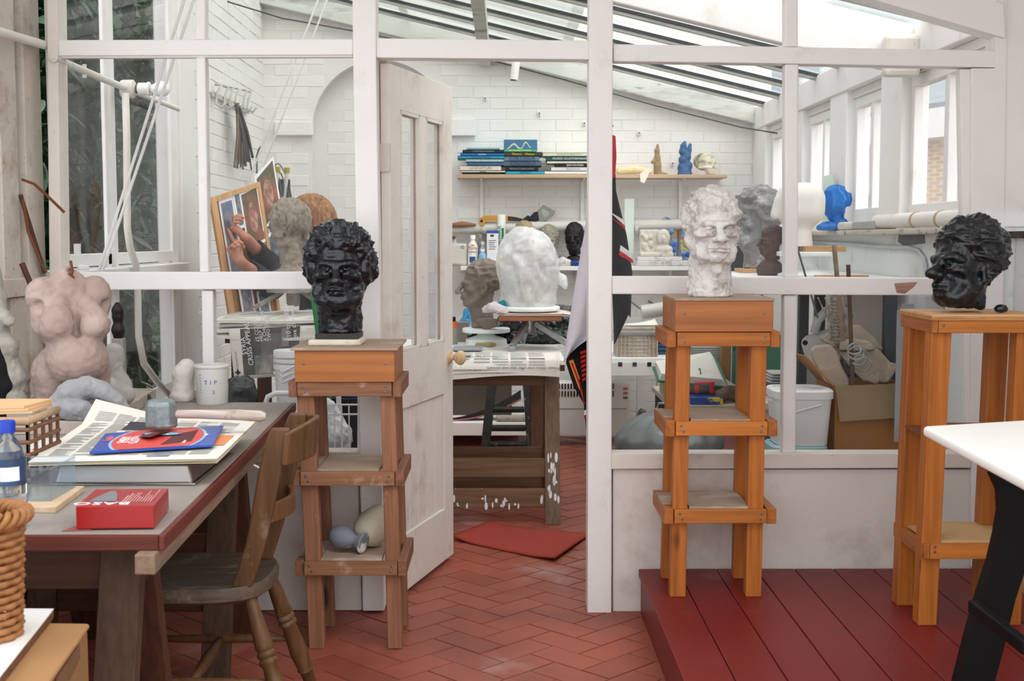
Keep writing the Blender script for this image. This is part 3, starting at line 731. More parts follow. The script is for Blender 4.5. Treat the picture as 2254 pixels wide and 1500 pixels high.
BRONZE2 = mat('dull_black_bronze', '171B1F', 0.30, 0.3, 18, 0.45, 100, metal=0.4, spec=0.7, coat=0.15, spots=(('232B33', 10, .55, .8),))
PLASTERH = mat('white_painted_plaster', 'D6D3D0', 0.8, 0.05, 14, 0.6, 90, spots=(('A8A096', 16, .50, .68), ('8E7A62', 10, .56, .72)))
CLAY = mat('grey_brown_clay', '7D7168', 0.75, 0.12, 20, 0.5, 90, spots=(('93887E', 12, .55, .75),))
CLAYL = mat('pale_dry_clay', '9C9184', 0.85, 0.12, 20, 0.6, 90, spots=(('7B7064', 14, .55, .75), ('B8AFA2', 10, .6, .8)))
def sculpt(name, S, disp, m, label, loc, rot=(0, 0, 0), scale=1.0, cut=None, cat='sculpture', flat=None, group=None):
 if cut is not None: S.cutz(cut)
 me = sdfmesh(name, S, disp, scale, flat)
 return put(name, me, m, loc, rot, label=label, cat=cat, group=group)
# --- the black curly head on the left-hand stand
ZL = 0.998                       # top of the left-hand stand
c0 = at(748, 752, 4.27)
S = head_sdf(.0034, hair=.014, hairtop=.012, neck=.10, neck_r=.070, curl=True, face_w=1.18, jaw=1.30, nose=.95, brow=1.25, thin=1.05)
S.U(S.ell((0, -.055, .012), (.062, .036, .028)), .03)
h1 = sculpt('bronze_bust', S, clay_disp(.0068, 30, .003, 80, 1.0, hair=.014, hs=(34, 34, 30), facekeep=.1), BRONZE,
   'black bronze head with thick curly hair on the darker left stand', (c0.x, 4.27, ZL + .038 + .100 * 1.06), (0, 0, .03), 1.06, cut=-.10, flat=-.1)
h1.scale = (1, 1, .93); h1.location.z -= .1 * 1.06 * .07
bb = h1.location
obj('mount_block', G().box((bb.x - .073, 4.20, ZL + .02), (bb.x + .071, 4.34, ZL + .038)), mat('dark_slate_block', '2C2622', .5, .2, 20), None, loc=(bb.x, 4.27, ZL + .02), bevel=.002, label='flat dark block under the curly black bronze head', cat='base')
obj('plaster_slab', G().box((bb.x - .092, 4.17, ZL), (bb.x + .082, 4.37, ZL + .0195)), mat('crumbly_plaster', 'CFC6B8', .9, .08, 18, .8, 70, spots=(('A99C8A', 14, .55, .7),)), None, loc=(bb.x, 4.27, ZL), bevel=.006, label='crumbly white plaster slab between dark block and left stand', cat='slab')
# --- the tall white plaster head on the middle stand
ZM = 1.158
c0 = at(1566, 655, 4.28)
S = head_sdf(.0034, hair=.006, hairtop=.012, neck=.135, neck_r=.062, face_w=1.02, jaw=1.1, nose=1.12, brow=1.35, thin=.98, flare=.12)
for s in (-1, 1):
 S.S(S.cap((s * .008, -.112, .138), (s * .012, -.104, .152), .003), .008)
 for q in range(3): S.S(S.cap((s * .010, -.100 + q * .004, .150 + q * .013), (s * .052, -.076, .148 + q * .014), .0042), .006)
 S.S(S.cap((s * .030, -.05, -.02), (s * .012, -.055, -.11), .008), .02)
S.U(S.ell((.004, -.062, -.035), (.014, .012, .016)), .015)
sculpt('plaster_bust', S, clay_disp(.0075, 30, .0046, 90, 4.0, hair=.009, hs=(50, 22, 30), facekeep=.2), PLASTERH,
       'rough white plaster head of a frowning man on the middle stand', (c0.x, 4.28, ZM + .135 * 1.04 * .87), (0, 0, .06), 1.04, cut=-.135, flat=-.135).scale = (1.04, 1.04, .87)
# --- the big black head in profile on the right-hand stand
ZR = at(2066, 692, 3.84).z
S = head_sdf(.0036, hair=.016, hairtop=.02, neck=.03, neck_r=.05, face_w=1.12, jaw=1.15, nose=1.5, brow=1.5, thin=1.06)
S.S(S.ell((0, .03, -.03), (.05, .06, .03)), .02)
c0 = at(2113, 672, 3.98)
sculpt('bronze_bust', S, clay_disp(.0068, 24, .0028, 80, 7.0, hair=.011, hs=(22, 22, 44), facekeep=.1), BRONZE2,
       'large black bronze head in profile lying on the right stand', (c0.x + .005, 3.98, ZR + .012), (math.radians(-8), math.radians(-3), math.radians(-64)), 1.0, cut=-.012)
obj('prop', G().lathe([(0, 0), (.018, .004), (.022, .014), (.014, .024), (0, .027)], (c0.x + .11, 3.93, ZR), 14), mat('glossy_black_pebble', '1A1C1E', .2, .2, 20, coat=.5), None, loc=(c0.x + .11, 3.93, ZR), smooth=True, label='small shiny black wedge under the back of the profile head', cat='wedge')
# ================================================================== furniture of the front room
OAK = wood('reddish_sawn_pine', '714833', '8D6349', 'Z', .65, 16, spots=(('C2A791', 10, .6, .75),))
OAKX = wood('reddish_sawn_pine_across', '734A34', '92684C', 'X', .65, 16, spots=(('C2A791', 10, .6, .75),))
OAKY = wood('reddish_sawn_pine_deep', '66412D', '825A42', 'Y', .65, 16)
HONEY = wood('honey_pine', '8C4A18', 'AA6426', 'Z', .5, 16); HONEYX = wood('honey_pine_across', '97541C', 'B26C2C', 'X', .5, 16); HONEYY = wood('honey_pine_deep', '884A1A', 'A26028', 'Y', .5, 16)
DUSTYBOARD = mat('dusty_shelf_board', '9C8673', .8, .1, 8, .3, 40, spots=(('C9BFB4', 5, .5, .72),), stretch=(.5, 1, 1))
SCREW = mat('dull_screw', '6C6A66', .45, .2, 30, metal=.7)
def quadbox(f_bot, f_top, dep):   # leg: front face from two bottom and two top points, swept back
 g = G(); a, b = f_bot; c, d = f_top; dv = V(0, dep, 0)
 g.hexa([a, b, b + dv, a + dv, c, d, d + dv, c + dv]); return g
def screws(par, pts, ydir=-1, r=.0045):
 for p in pts: obj('screw_head', G().lathe([(r, 0), (r, .0012), (r * .5, .0016)], p, 8, (0, ydir, 0)), SCREW, par)
def plinth(label, zf, Yf, Yb, legpx, rails, box, mats, side_out, name='sculpture_stand'):
 """tall stand: four legs, rails nailed round them at three heights with shelf boards, a box on top.
 legpx: (left leg x0,x1 at foot; at top), (right ...); rails: (ytop, ybot, xl, xr) px of the front rails"""
 LEG, RX, RY, SH = mats
 (l0, l1, lt0, lt1), (r0, r1, rt0, rt1), ytop = legpx
 t = thing(name, label, 'stand', (at((l0 + r1) / 2, 1000, (Yf + Yb) / 2).x, (Yf + Yb) / 2, zf))
 zt = at(700, ytop, Yf).z; lw = .048
 def fx(px, Y): return at(px, 1000, Y).x
 for (a, b, c, d) in ((l0, l1, lt0, lt1), (r0, r1, rt0, rt1)):
  for Y in (Yf, Yb - lw):
   xa, xb, xc, xd = fx(a, Yf), fx(b, Yf), at(c, ytop, Yf).x, at(d, ytop, Yf).x
   g = quadbox((V(xa, Y, zf), V(xb, Y, zf)), (V(xc, Y, zt), V(xd, Y, zt)), lw); obj('leg', g, LEG, t, bevel=.003)
 for k, (y0, y1, xl, xr) in enumerate(rails):
  z1, z0 = at(xl, y0, Yf - .02).z, at(xl, y1, Yf - .02).z
  a, b = at(xl, y0, Yf - .02).x, at(xr, y0, Yf - .02).x
  obj('front_rail', G().box((a, Yf - .021, z0), (b, Yf - .001, z1)), RX, t, bevel=.002)
  obj('back_rail', G().box((a, Yb + .001, z0), (b, Yb + .021, z1)), RX, t, bevel=.002)
  for s, xe in ((-1, a - .002), (1, b + .002)):
   obj('side_rail', G().box((xe, Yf - .012, z0 - .004), (xe + s * side_out, Yb + .03, z1 + .002)), RY, t, bevel=.002)
  screws(t, [(a + .025, Yf - .021, z0 + .015), (a + .017, Yf - .021, z1 - .013), (b - .022, Yf - .021, z0 + .014), (b - .018, Yf - .021, z1 - .014)])
  if k:
   obj('shelf', G().box((a + lw + .004, Yf + .002, z1 - .006), (b - lw - .004, Yb - .002, z1 + .006)), SH, t, bevel=.0015, label='dusty shelf board')
   obj('shelf', G().box((a - side_out, Yf + lw + .004, z1 + .0025), (a + lw + .003, Yb - lw - .004, z1 + .010)), SH, t)
 y0, y1, xl, xr, yb_, lid = box
 z1, z0 = at(xl, y0, Yf - .03).z, at(xl, y1, Yf - .03).z
 a, b = at(xl, y0, Yf - .03).x, at(xr, y0, Yf - .03).x
 obj('top_box', G().box((a, Yf - .03, z0), (b, Yb + .03, z1)), wood('varnished_pine_box', '8A5026', 'A06435', 'X', .45, 9, False), t, bevel=.002)
 obj('top_board', G().box((a - lid, Yf - .03 - lid, z1), (b + lid, Yb + .03 + lid, z1 + .009)), SH, t, bevel=.002)
 screws(t, [(a + .03, Yf - .03, z0 + .06), (b - .03, Yf - .03, z0 + .06)])
 return t, z1 + .009
T1, ZL2 = plinth('dark reddish stand holding the curly black head, beside the door', 0, 4.13, 4.42, ((675, 709, 652, 690), (850, 882, 836, 869), 842),
             ((842, 873, 654, 862), (1040, 1070, 661, 868), (1238, 1268, 669, 874)), (772, 842, 648, 868, 752, .012), (OAK, OAKX, OAKY, DUSTYBOARD), .028)
T2, ZM2 = plinth('honey coloured stand holding the white plaster head, on the platform', .16, 4.18, 4.456, ((1478, 1513, 1490, 1521), (1646, 1681, 1655, 1689), 732),
             ((732, 763, 1491, 1696), (929, 960, 1488, 1690), (1123, 1153, 1485, 1688)), (663, 731, 1487, 1703, 648, .003), (HONEY, HONEYX, HONEYY, DUSTYBOARD), .032)
for o in bpy.data.objects:   # rest the sculptures on the finished tops
 if o.name == 'bronze_bust': o.location.z += ZL2 - ZL
 if o.name in ('mount_block', 'plaster_slab'): o.location.z += ZL2 - ZL
 if o.name == 'plaster_bust': o.location.z += ZM2 - ZM
# right-hand stand: flush aprons, plywood top
PLY = wood('plywood_face', 'B98A5C', 'C79C70', 'X', .55, 10, False); PLYE = wood('plywood_edge', '7E5430', 'B5824E', 'X', .6, 60, False)
t3 = thing('sculpture_stand', 'honey coloured stand holding the big profile head, by the right wall', 'stand', (1.43, 3.99, .16))
Yf, Yb = 3.86, 4.135; zt = at(2066, 730, Yf).z; za = at(2066, 705, Yf).z
L0, L1 = at(2021, 1381, Yf).x, at(2062, 1381, Yf).x; Lt0, Lt1 = at(2050, 740, Yf).x, at(2095, 740, Yf).x; wX = .262
for dx in (0, wX):
 for Y in (Yf, Yb - .06):
  obj('leg', quadbox((V(L0 + dx, Y, .16), V(L1 + dx, Y, .16)), (V(Lt0 + dx, Y, zt), V(Lt1 + dx, Y, zt)), .06), HONEY, t3, bevel=.003)
xa, xb = Lt0 - .004, Lt1 + wX + .004
for nm, z0, z1, x0_, x1_ in (('apron', zt - .004, za, xa, xb), ('low_rail', at(2040, 1229, Yf).z, at(2040, 1196, Yf).z, L0 + .006, L1 + wX + .01), ):
 obj(nm, G().box((x0_ + .02, Yf - .016, z0), (x1_, Yf + .004, z1)), HONEYX, t3, bevel=.002); obj(nm, G().box((x0_ + .02, Yb - .004, z0), (x1_, Yb + .016, z1)), HONEYX, t3, bevel=.002)
 obj(nm, G().box((x0_, Yf - .016, z0), (x0_ + .019, Yb + .016, z1)), HONEYY, t3, bevel=.002); obj(nm, G().box((x1_ - .019, Yf + .005, z0), (x1_, Yb - .005, z1)), HONEYY, t3, bevel=.002)
for k in range(3): obj('ply_layer', G().box((xa - .003 + .0006 * k, Yf - .02, za + .0001 + k * .006), (xb + .003, Yb + .02, za + .0059 + k * .006)), PLY if k == 2 else PLYE, t3)
ZT3 = za + .018
zl = at(2040, 1196, Yf).z
obj('low_shelf', G().box((L0 + .03, Yf + .006, zl - .001), (L1 + wX - .012, Yb - .006, zl + .006)), mat('pale_hardboard', 'BF9B6C', .7, .06, 9), t3)
zm = at(2040, 965, Yf).z
obj('middle_shelf', G().box((L0 + .012, Yf + .062, zm), (L1 + wX, Yb - .002, zm + .008)), mat('dark_red_hardboard', '7C4A33', .7, .1, 9), t3)
obj('shelf_batten', G().box((L0 + .03, Yf + .061, zm - .022), (L1 + wX, Yf + .078, zm)), wood('dark_batten', '6E3F2C', '85523A', 'X', .6, 16, False), t3)
screws(t3, [(xa + .035, Yf - .016, za - .015), (xb - .04, Yf - .016, za - .018), (L0 + .04, Yf - .016, zl - .008), (L0 + .04, Yf - .016, zl - .024)])
for o in bpy.data.objects:
 if o.name.startswith('bronze_bust.') or o.name == 'prop': o.location.z += ZT3 - ZR + (.012 if o.name != 'prop' else 0)
# ------------------------------------------------------------------ white table at the right, black trestle under it
WT = mat('white_melamine', 'F2F1EC', .35, .02, 6, spots=(('DAD8D2', 7, .66, .8),))
zt4 = .905
A = atz(2031, 938, zt4); B = atz(2400, 916, zt4); C_ = atz(2300, 1078, zt4); D_ = C_ + (B - A)
g = G(); g.prism([A, B, V(D_.x, D_.y, zt4), V(C_.x, C_.y, zt4)], (0, 0, -.026))
obj('white_table_top', g, WT, None, loc=(A.x, A.y, zt4 - .026), bevel=.01, seg=3, label='white table top jutting in at the right over the black trestle', cat='table')
BLK = mat('black_painted_trestle', '050506', .6, .3, 20, spec=.2)
tr = thing('trestle', 'black curved-leg trestle under the white table top', 'trestle', (1.15, 2.75, .16))
def curved_leg(pts, w, th, nm):
 n = len(pts); g = G()
 for i in range(n - 1): g.beam(pts[i], pts[i + 1], w, th, (1, 0, 0))
 return g
Yt = 2.86
px_leg = [((2188, 1046), (2290, 1076)), ((2206, 1085), (2300, 1120)), ((2208, 1130), (2296, 1170)), ((2200, 1180), (2286, 1210)), ((2186, 1240), (2262, 1270)), ((2160, 1320), (2235, 1345)), ((2135, 1410), (2214, 1430)), ((2112, 1500), (2190, 1515)), ((2075, 1660), (2150, 1672))]
g = G(); vs = []
for (a, b) in px_leg:
 p, q = at(*a, Yt), at(*b, Yt); q.z = p.z; vs += [p, q, q + V(0, .045, 0), p + V(0, .045, 0)]
zmin = min(v.z for v in vs);
for v in vs: v.z = .16 + (v.z - zmin) * (zt4 - .027 - .16) / (max(w_.z for w_ in vs) - zmin) if False else max(v.z, .161)
for i in range(len(px_leg) - 1): g.hexa([vs[4 * i + 4], vs[4 * i + 5], vs[4 * i + 6], vs[4 * i + 7], vs[4 * i], vs[4 * i + 1], vs[4 * i + 2], vs[4 * i + 3]])
obj('leg', g, BLK, tr)
g2 = G(); g2.v = [(v[0] + .42, v[1], v[2]) for v in g.v]; g2.f = g.f[:]; g2.mi = g.mi[:]
obj('leg', g2, BLK, tr)
p, q = at(2140, 1334, Yt - .03), at(2262, 1428, 2.55); obj('stretcher', G().beam(p, q, .022, .03), BLK, tr, bevel=.004)
obj('top_bar', G().box((vs[0].x, Yt, zt4 - .075), (vs[0].x + .52, Yt + .045, zt4 - .0265)), BLK, tr)
# ------------------------------------------------------------------ work table on trestles at the left
TOPM = mat('dusty_grey_table_top', '8B827B', .7, .08, 6, .3, 40, stretch=(1, .4, 1), spots=(('A8A19A', 5, .45, .85), ('6B5A4A', 13, .68, .78)))
EDGE = wood('red_stained_edging', '4E2018', '602C21', 'Y', .5, 20, False, spots=(('9C7A60', 16, .66, .72),))
EDGEX = wood('red_stained_edging_across', '4A1F15', '5C2A1D', 'X', .5, 20, False)
TZ = .78
P0 = atz(362, 1178, TZ); P1 = atz(652, 886, TZ); P1.y = min(P1.y, 4.5)
wt = thing('work_table', 'long work table with dusty top and red edging at the left', 'table', (-1.1, 3.4, 0))
g = G(); g.prism([V(-1.6, P0.y + .01, TZ), V(P0.x - .012, P0.y + .01, TZ), V(P1.x - .012, P1.y, TZ), V(-1.6, P1.y, TZ)], (0, 0, -.028)); obj('table_top', g, TOPM, wt, bevel=.002)
g = G(); g.prism([V(P0.x - .0115, P0.y - .002, TZ - .001), V(P0.x, P0.y - .002, TZ - .001), V(P1.x, P1.y, TZ - .001), V(P1.x - .0115, P1.y, TZ - .001)], (0, 0, -.03)); obj('edging', g, EDGE, wt, bevel=.002)
obj('edging', G().box((-1.6, P0.y - .004, TZ - .031), (P0.x - .012, P0.y + .0095, TZ - .001)), EDGEX, wt, bevel=.002)
g = G(); g.prism([V(P0.x - .05, P0.y - .035, TZ - .031), V(P0.x - .01, P0.y - .035, TZ - .031), V(P1.x - .01, P1.y - .05, TZ - .031), V(P1.x - .05, P1.y - .05, TZ - .031)], (0, 0, -.04)); obj('batten', g, wood('grey_batten', '6A5646', '806B58', 'Y', .7, 20, False), wt, bevel=.003)
DKL = wood('dark_trestle_wood', '40261A', '523323', 'Z', .6, 14, False); DKX = wood('dark_trestle_wood_across', '3C241A', '4E3123', 'X', .6, 14, False)
GRL = wood('grey_trestle_wood', '3E2D22', '543F30', 'Z', .7, 16, False)
def trestle(label, X0, X1, Ym, half, zt, mats, rails=(.22, .34), lw=.085, th=.022, name='trestle', foot=0):
 LG, RX, LG2 = mats
 t = thing(name, label, 'trestle', ((X0 + X1) / 2, Ym, 0))
 for s in (-1, 1):
  for X in (X0, X1):
   a = V(X, Ym + s * half, 0); b = V(X, Ym + s * .035, zt); sx = lw / 2
   g = G().hexa([a + V(-sx, -th, 0), a + V(sx, -th, 0), a + V(sx, th, 0), a + V(-sx, th, 0), b + V(-sx, -th, 0), b + V(sx, -th, 0), b + V(sx, th, 0), b + V(-sx, th, 0)])
   obj('leg', g, LG if s < 0 else LG2, t, bevel=.002)
  for z in rails:
   k = 1 - z / zt; Y = Ym + s * (.035 + (half - .035) * k)
   obj('rail', G().box((X0 + lw / 2 + .001, Y - .011, z - .045), (X1 - lw / 2 - .001, Y + .011, z + .045)), RX, t, bevel=.002)
  obj('head_rail', G().box((X0 - .03, Ym + s * .0335 - .016, zt - .09), (X1 + .03, Ym + s * .0335 - .0005 * s + .016, zt)), RX, t, bevel=.002)
 return t
trestle('brown trestle under the near end of the work table', -1.42, at(262, 1300, 2.62).x, 2.70, .24, TZ - .03 - .042, (GRL, DKX, DKL), (.3,))
trestle('grey and brown trestle under the far end of the work table', -1.42, at(496, 1250, 3.95).x, 4.02, .24, TZ - .03 - .042, (GRL, DKX, DKL), (.26, .40))
# ------------------------------------------------------------------ wooden kitchen chair
CH = wood('worn_chair_wood', '40332A', '54483C', 'X', .5, 18, False, spots=(('8F7F6E', 8, .55, .75), ('3A2C20', 9, .6, .75)))
CHZ = wood('worn_chair_wood_upright', '48311C', '60432A', 'Z', .45, 14, False, spots=(('97856F', 8, .6, .8),))
ch = thing('kitchen_chair', 'worn brown wooden chair drawn up to the work table', 'chair', (-.83, 3.44, 0))
def seat_pt(a, rr, z):
 n = 3.2; c, s = math.cos(a), math.sin(a)
 return V(-.835 + .205 * rr * math.copysign(abs(c) ** (2 / n), c), 3.435 + .205 * rr * math.copysign(abs(s) ** (2 / n), s), z)
g = G(); rings = [(0.93, .408), (1.0, .418), (1.0, .440), (.97, .452), (.80, .446), (.5, .437), (.05, .435)]; N = 40
vs = [seat_pt(2 * math.pi * k / N, r, z) for r, z in rings for k in range(N)]
fs = [(i * N + k, i * N + (k + 1) % N, (i + 1) * N + (k + 1) % N, (i + 1) * N + k) for i in range(len(rings) - 1) for k in range(N)] + [tuple(range(N - 1, -1, -1)), tuple(range((len(rings) - 1) * N, len(rings) * N))]
g._add(vs, fs); obj('seat', g, CH, ch, smooth=True, autos=50)
def turned(a, b, r=.021):
 a, b = Vector(a), Vector(b); L = (b - a).length
 prof = [(r * .75, 0), (r * .95, .12), (r * 1.12, .26), (r * 1.2, .30), (r * 1.0, .315), (r * 1.25, .33), (r * 1.25, .345), (r * 1.0, .36), (r * 1.25, .375), (r * 1.25, .39), (r * .95, .41), (r * 1.15, .52), (r * 1.3, .62), (r * 1.0, .74), (r * 1.15, .755), (r * .9, .77), (r * .8, .9), (r * .62, 1.0)]
 return G().lathe([(q, h * L) for q, h in prof], a, 16, b - a)
LT = [((-.672, 3.30, .409), (-.53, 3.20, 0)), ((-.672, 3.57, .409), (-.555, 3.67, 0)), ((-.99, 3.30, .409), (-1.08, 3.2, 0)), ((-.99, 3.57, .409), (-1.08, 3.67, 0))]
for a, b in LT: obj('leg', turned(a, b), CHZ, ch, smooth=True, autos=60)
def onleg(i, z): a, b = Vector(LT[i][0]), Vector(LT[i][1]); t_ = (a.z - z) / (a.z - b.z); return a.lerp(b, t_)
def spindle(a, b, r):
 a, b = Vector(a), Vector(b); L = (b - a).length
 return G().lathe([(r * .7, 0), (r, .25 * L), (r * 1.25, .5 * L), (r, .75 * L), (r * .7, L)], a, 12, b - a)
obj('stretcher', spindle(onleg(0, .20), onleg(2, .20), .012), CHZ, ch, smooth=True); obj('stretcher', spindle(onleg(1, .20), onleg(3, .20), .012), CHZ, ch, smooth=True)
m0 = onleg(0, .2).lerp(onleg(2, .2), .5); m1 = onleg(1, .2).lerp(onleg(3, .2), .5); obj('cross_stretcher', spindle(m0, m1, .014), CHZ, ch, smooth=True)
def stile(Y, off):
 prof = [(-.690, .445), (-.655, .55), (-.632, .65), (-.612, .75), (-.590, .835), (-.582, .868)]; g = G(); vs = []
 wid = [.026, .026, .028, .030, .031, .024]
 for (x, z), w in zip(prof, wid): vs += [V(x - w, Y, z), V(x + w, Y, z), V(x + w, Y + .022, z), V(x - w, Y + .022, z)]
 n = len(prof); fs = [(3, 2, 1, 0), (4 * n - 4, 4 * n - 3, 4 * n - 2, 4 * n - 1)]
 for i in range(n - 1):
  for k in range(4): fs.append((4 * i + k, 4 * i + (k + 1) % 4, 4 * i + 4 + (k + 1) % 4, 4 * i + 4 + k))
 return g._add(vs, fs)
for Y in (3.275, 3.565): obj('back_stile', stile(Y, 0), CHZ, ch, bevel=.006, smooth=False)
def crest(u, v):
 Y = 3.262 + u * .338; bow = .05 * math.sin(math.pi * u); z = .772 + v * (.085 + .02 * math.sin(math.pi * u)); return V(-.580 + bow + .01 * v, Y, z)
obj('crest_rail', G().sheet(crest, 16, 3, V(.016, 0, 0)), CHZ, ch, bevel=.004)
def lowr(u, v): Y = 3.29 + u * .282; bow = .035 * math.sin(math.pi * u); return V(-.622 + bow, Y, .615 + v * .05)
obj('lower_rail', G().sheet(lowr, 12, 2, V(.014, 0, 0)), CHZ, ch, bevel=.003)
# plaster pieces on the lowest shelf of the left stand
VP = mat('ivory_plaster_vase', 'CFC8B4', .55, .08, 9, .3, 40, spots=(('B8AC8C', 6, .55, .75),)); VG = mat('grey_white_patched_plaster', '757B85', .7, .1, 10, .5, 60, spots=(('E0DEDA', 7, .5, .54),))
zs1 = at(760, 1238, 4.11).z + .0068; pv = at(812, 1190, 4.30)
def lying(label, c, prof, ax, m_, nm):
 g = G().lathe(prof, c, 32, ax); zmin = min(v[2] for v in g.v); g.v = [(v[0], v[1], v[2] + zs1 + .0006 - zmin) for v in g.v]; return obj(nm, g, m_, None, loc=(c[0], c[1], zs1), smooth=True, label=label, cat='vase')
lying('smooth ivory plaster pear shape leaning on the lowest shelf of the left stand', (at(800, 1180, 4.30).x, 4.30, zs1), [(0, 0), (.03, .004), (.052, .02), (.062, .05), (.056, .085), (.042, .115), (.030, .135), (.018, .145), (0, .148)], (.45, -.1, .85), VP, 'plaster_vase')
lying('grey and white patched plaster vase lying on its side on the left stand', (at(728, 1190, 4.24).x, 4.24, zs1), [(0, 0), (.022, .003), (.036, .02), (.040, .045), (.034, .07), (.020, .09), (.018, .10), (.034, .122), (.036, .128), (.030, .129), (0, .125)], (.85, -.35, -.16), VG, 'plaster_vase')
# ================================================================== things on and round the left work table
PAPER = mat('newsprint', 'DAD6CC', .85, .03, 5, spots=(('C9C2B0', 6, .6, .8),)); PAPERY = mat('yellowed_newsprint', 'D9CFAF', .85, .05, 5)
INK = mat('newsprint_ink', 'B2B1AE', .85, .1, 60); INKD = mat('dark_print', '3A3A3E', .8, .15, 30); PHOTO = mat('printed_photo', '68707E', .6, .5, 18, col2='A9A39A'); PORANGE = mat('orange_print', 'D98A55', .7, .1, 20)
def newsprint(par, fn, cols, rows, seedv, u0=.06, u1=.94, v0=.1, v1=.9, photos=()):
 """columns of printed lines lying on a sheet fn(u, v)"""
 rr = random.Random(seedv); g = G()
 for c in range(cols):
  a = u0 + (u1 - u0) * c / cols; b = a + (u1 - u0) / cols * .88
  for r in range(rows):
   if rr.random() < .12: continue
   v = v0 + (v1 - v0) * r / rows; h = (v1 - v0) / rows * .42; e = b if rr.random() < .75 else a + (b - a) * rr.uniform(.4, .9)
   n = 4
   for k in range(n):
    ua, ub = a + (e - a) * k / n, a + (e - a) * (k + 1) / n
    up = V(0, 0, .0012); g.quad(fn(ua, v) + up, fn(ub, v) + up, fn(ub, v + h) + up, fn(ua, v + h) + up)
 obj('printed_columns', g, INK, par, kind='stuff')
 for (a, b, c, d, m_) in photos:
  g = G(); n = 6
  for k in range(n):
   for q in range(3):
    ua, ub, va, vb = a + (b - a) * k / n, a + (b - a) * (k + 1) / n, c + (d - c) * q / 3, c + (d - c) * (q + 1) / 3; up = V(0, 0, .0014)
    g.quad(fn(ua, va) + up, fn(ub, va) + up, fn(ub, vb) + up, fn(ua, vb) + up)
  obj('printed_picture', g, m_, par)
# --- steel tray, bottom up
STEEL = mat('brushed_steel', '8E8B88', .32, .08, 40, metal=.85, stretch=(.1, 1, 1), spots=(('6E675F', 6, .55, .8),))
tl = atz(118, 1070, TZ); trr = atz(432, 1064, TZ); zb = TZ + .052; dep = .42
ty = thing('steel_tray', 'shallow steel tray upside down under the newspapers on the work table', 'tray', ((tl.x + trr.x) / 2, tl.y + dep / 2, TZ))
g = G(); ins = .012
g.hexa([V(tl.x, tl.y, TZ + .001), V(trr.x, tl.y, TZ + .001), V(trr.x, tl.y + dep, TZ + .001), V(tl.x, tl.y + dep, TZ + .001), V(tl.x + ins, tl.y + ins, zb), V(trr.x - ins, tl.y + ins, zb), V(trr.x - ins, tl.y + dep - ins, zb), V(tl.x + ins, tl.y + dep - ins, zb)])
obj('tray_body', g, STEEL, ty, bevel=.008, seg=3); obj('rim', G().tube([V(tl.x - .004, tl.y - .004, TZ + .004), V(trr.x + .004, tl.y - .004, TZ + .004), V(trr.x + .004, tl.y + dep + .004, TZ + .004), V(tl.x - .004, tl.y + dep + .004, TZ + .004)], .0035, 8, closed=True), STEEL, ty)
# --- newspapers on the tray
na, nb, nc, nd = atz(62, 1026, zb + .004), atz(478, 1018, zb + .004), atz(566, 932, zb + .004), atz(212, 918, zb + .004)
def paper_fn(z0, amp, s, drop=0.0, curl=0.0):
 def f(u, v):
  p = (na * (1 - u) + nb * u) * (1 - v) + (nd * (1 - u) + nc * u) * v
  z = z0 + amp * (math.sin(5 * u + s) * math.cos(4 * v + 2 * s) + 1) + curl * max(0, v - .75) * 4 * max(0, 1 - u * 2.2)
  z -= drop * max(0, .06 - v) / .06 * .004
  return V(p.x, p.y, z)
 return f
nw = thing('newspaper', 'yellowing newspaper spread open over the steel tray', 'newspaper', ((na + nc) / 2))
for k in range(4):
 f_ = paper_fn(zb + .003 + k * .0028, .0012, k * 1.3, curl=.045 * k / 3)
 obj('sheet', G().sheet(f_, 18, 12, .0009), PAPERY if k < 3 else PAPER, nw, smooth=True, autos=40)
top = paper_fn(zb + .003 + 3 * .0028, .0012, 3.9, curl=.045)
newsprint(nw, top, 7, 44, 5, photos=((.60, .72, .06, .22, PHOTO), (.86, .96, .30, .55, PORANGE), (.28, .52, .62, .80, INKD)))
zn = zb + .003 + 3 * .0028 + .0045
# --- emery cloth packet
BLUE = mat('glossy_blue_print', '2148A0', .3, .08, 10); REDP = mat('glossy_red_print', 'D0413C', .35, .06, 10); CYAN = mat('pale_blue_print', '8FBBE0', .35); WHITEP = mat('white_print', 'F0EEEE', .5)
EMERY = mat('maroon_emery_cloth', '5A2F31', .9, .2, 60)
ea, eb, ec, ed = atz(197, 997, zn + .006), atz(468, 981, zn + .006), atz(492, 938, zn + .006), atz(232, 956, zn + .006)
def ef(u, v, dz=0): p = (ea * (1 - u) + eb * u) * (1 - v) + (ed * (1 - u) + ec * u) * v; return V(p.x, p.y, zn + .008 + dz - .003 * math.cos(3 * u) * 0)
em = thing('emery_cloth_packet', 'blue and red packet of emery cloth lying on the newspaper', 'packet', ef(.5, .5))
obj('packet', G().sheet(lambda u, v: ef(u, v), 10, 4, .006), BLUE, em, bevel=.001)
def ell_patch(cu, cv, ru, rv, dz, clip0, clip1, m_, nm):
 g = G(); pts = []
 for k in range(40):
  t_ = 2 * math.pi * k / 40; u = min(max(cu + ru * math.cos(t_), clip0), clip1); v = min(max(cv + rv * math.sin(t_), .0), 1.0); pts.append(ef(u, v, dz))
 g._add(pts, [tuple(range(40))]); obj(nm, g, m_, em)
ell_patch(.5, .45, .40, .75, .0006, .02, .98, CYAN, 'printed_border'); ell_patch(.5, .45, .375, .72, .0010, .02, .98, REDP, 'printed_panel')
g = G(); g.quad(ef(.55, .12, .0016), ef(.80, .22, .0016), ef(.80, .80, .0016), ef(.62, .62, .0016)); obj('cut_window', g, EMERY, em, label='window showing maroon emery cloth')
er = (ec - eb).normalized(); eu = (ea - eb).normalized()
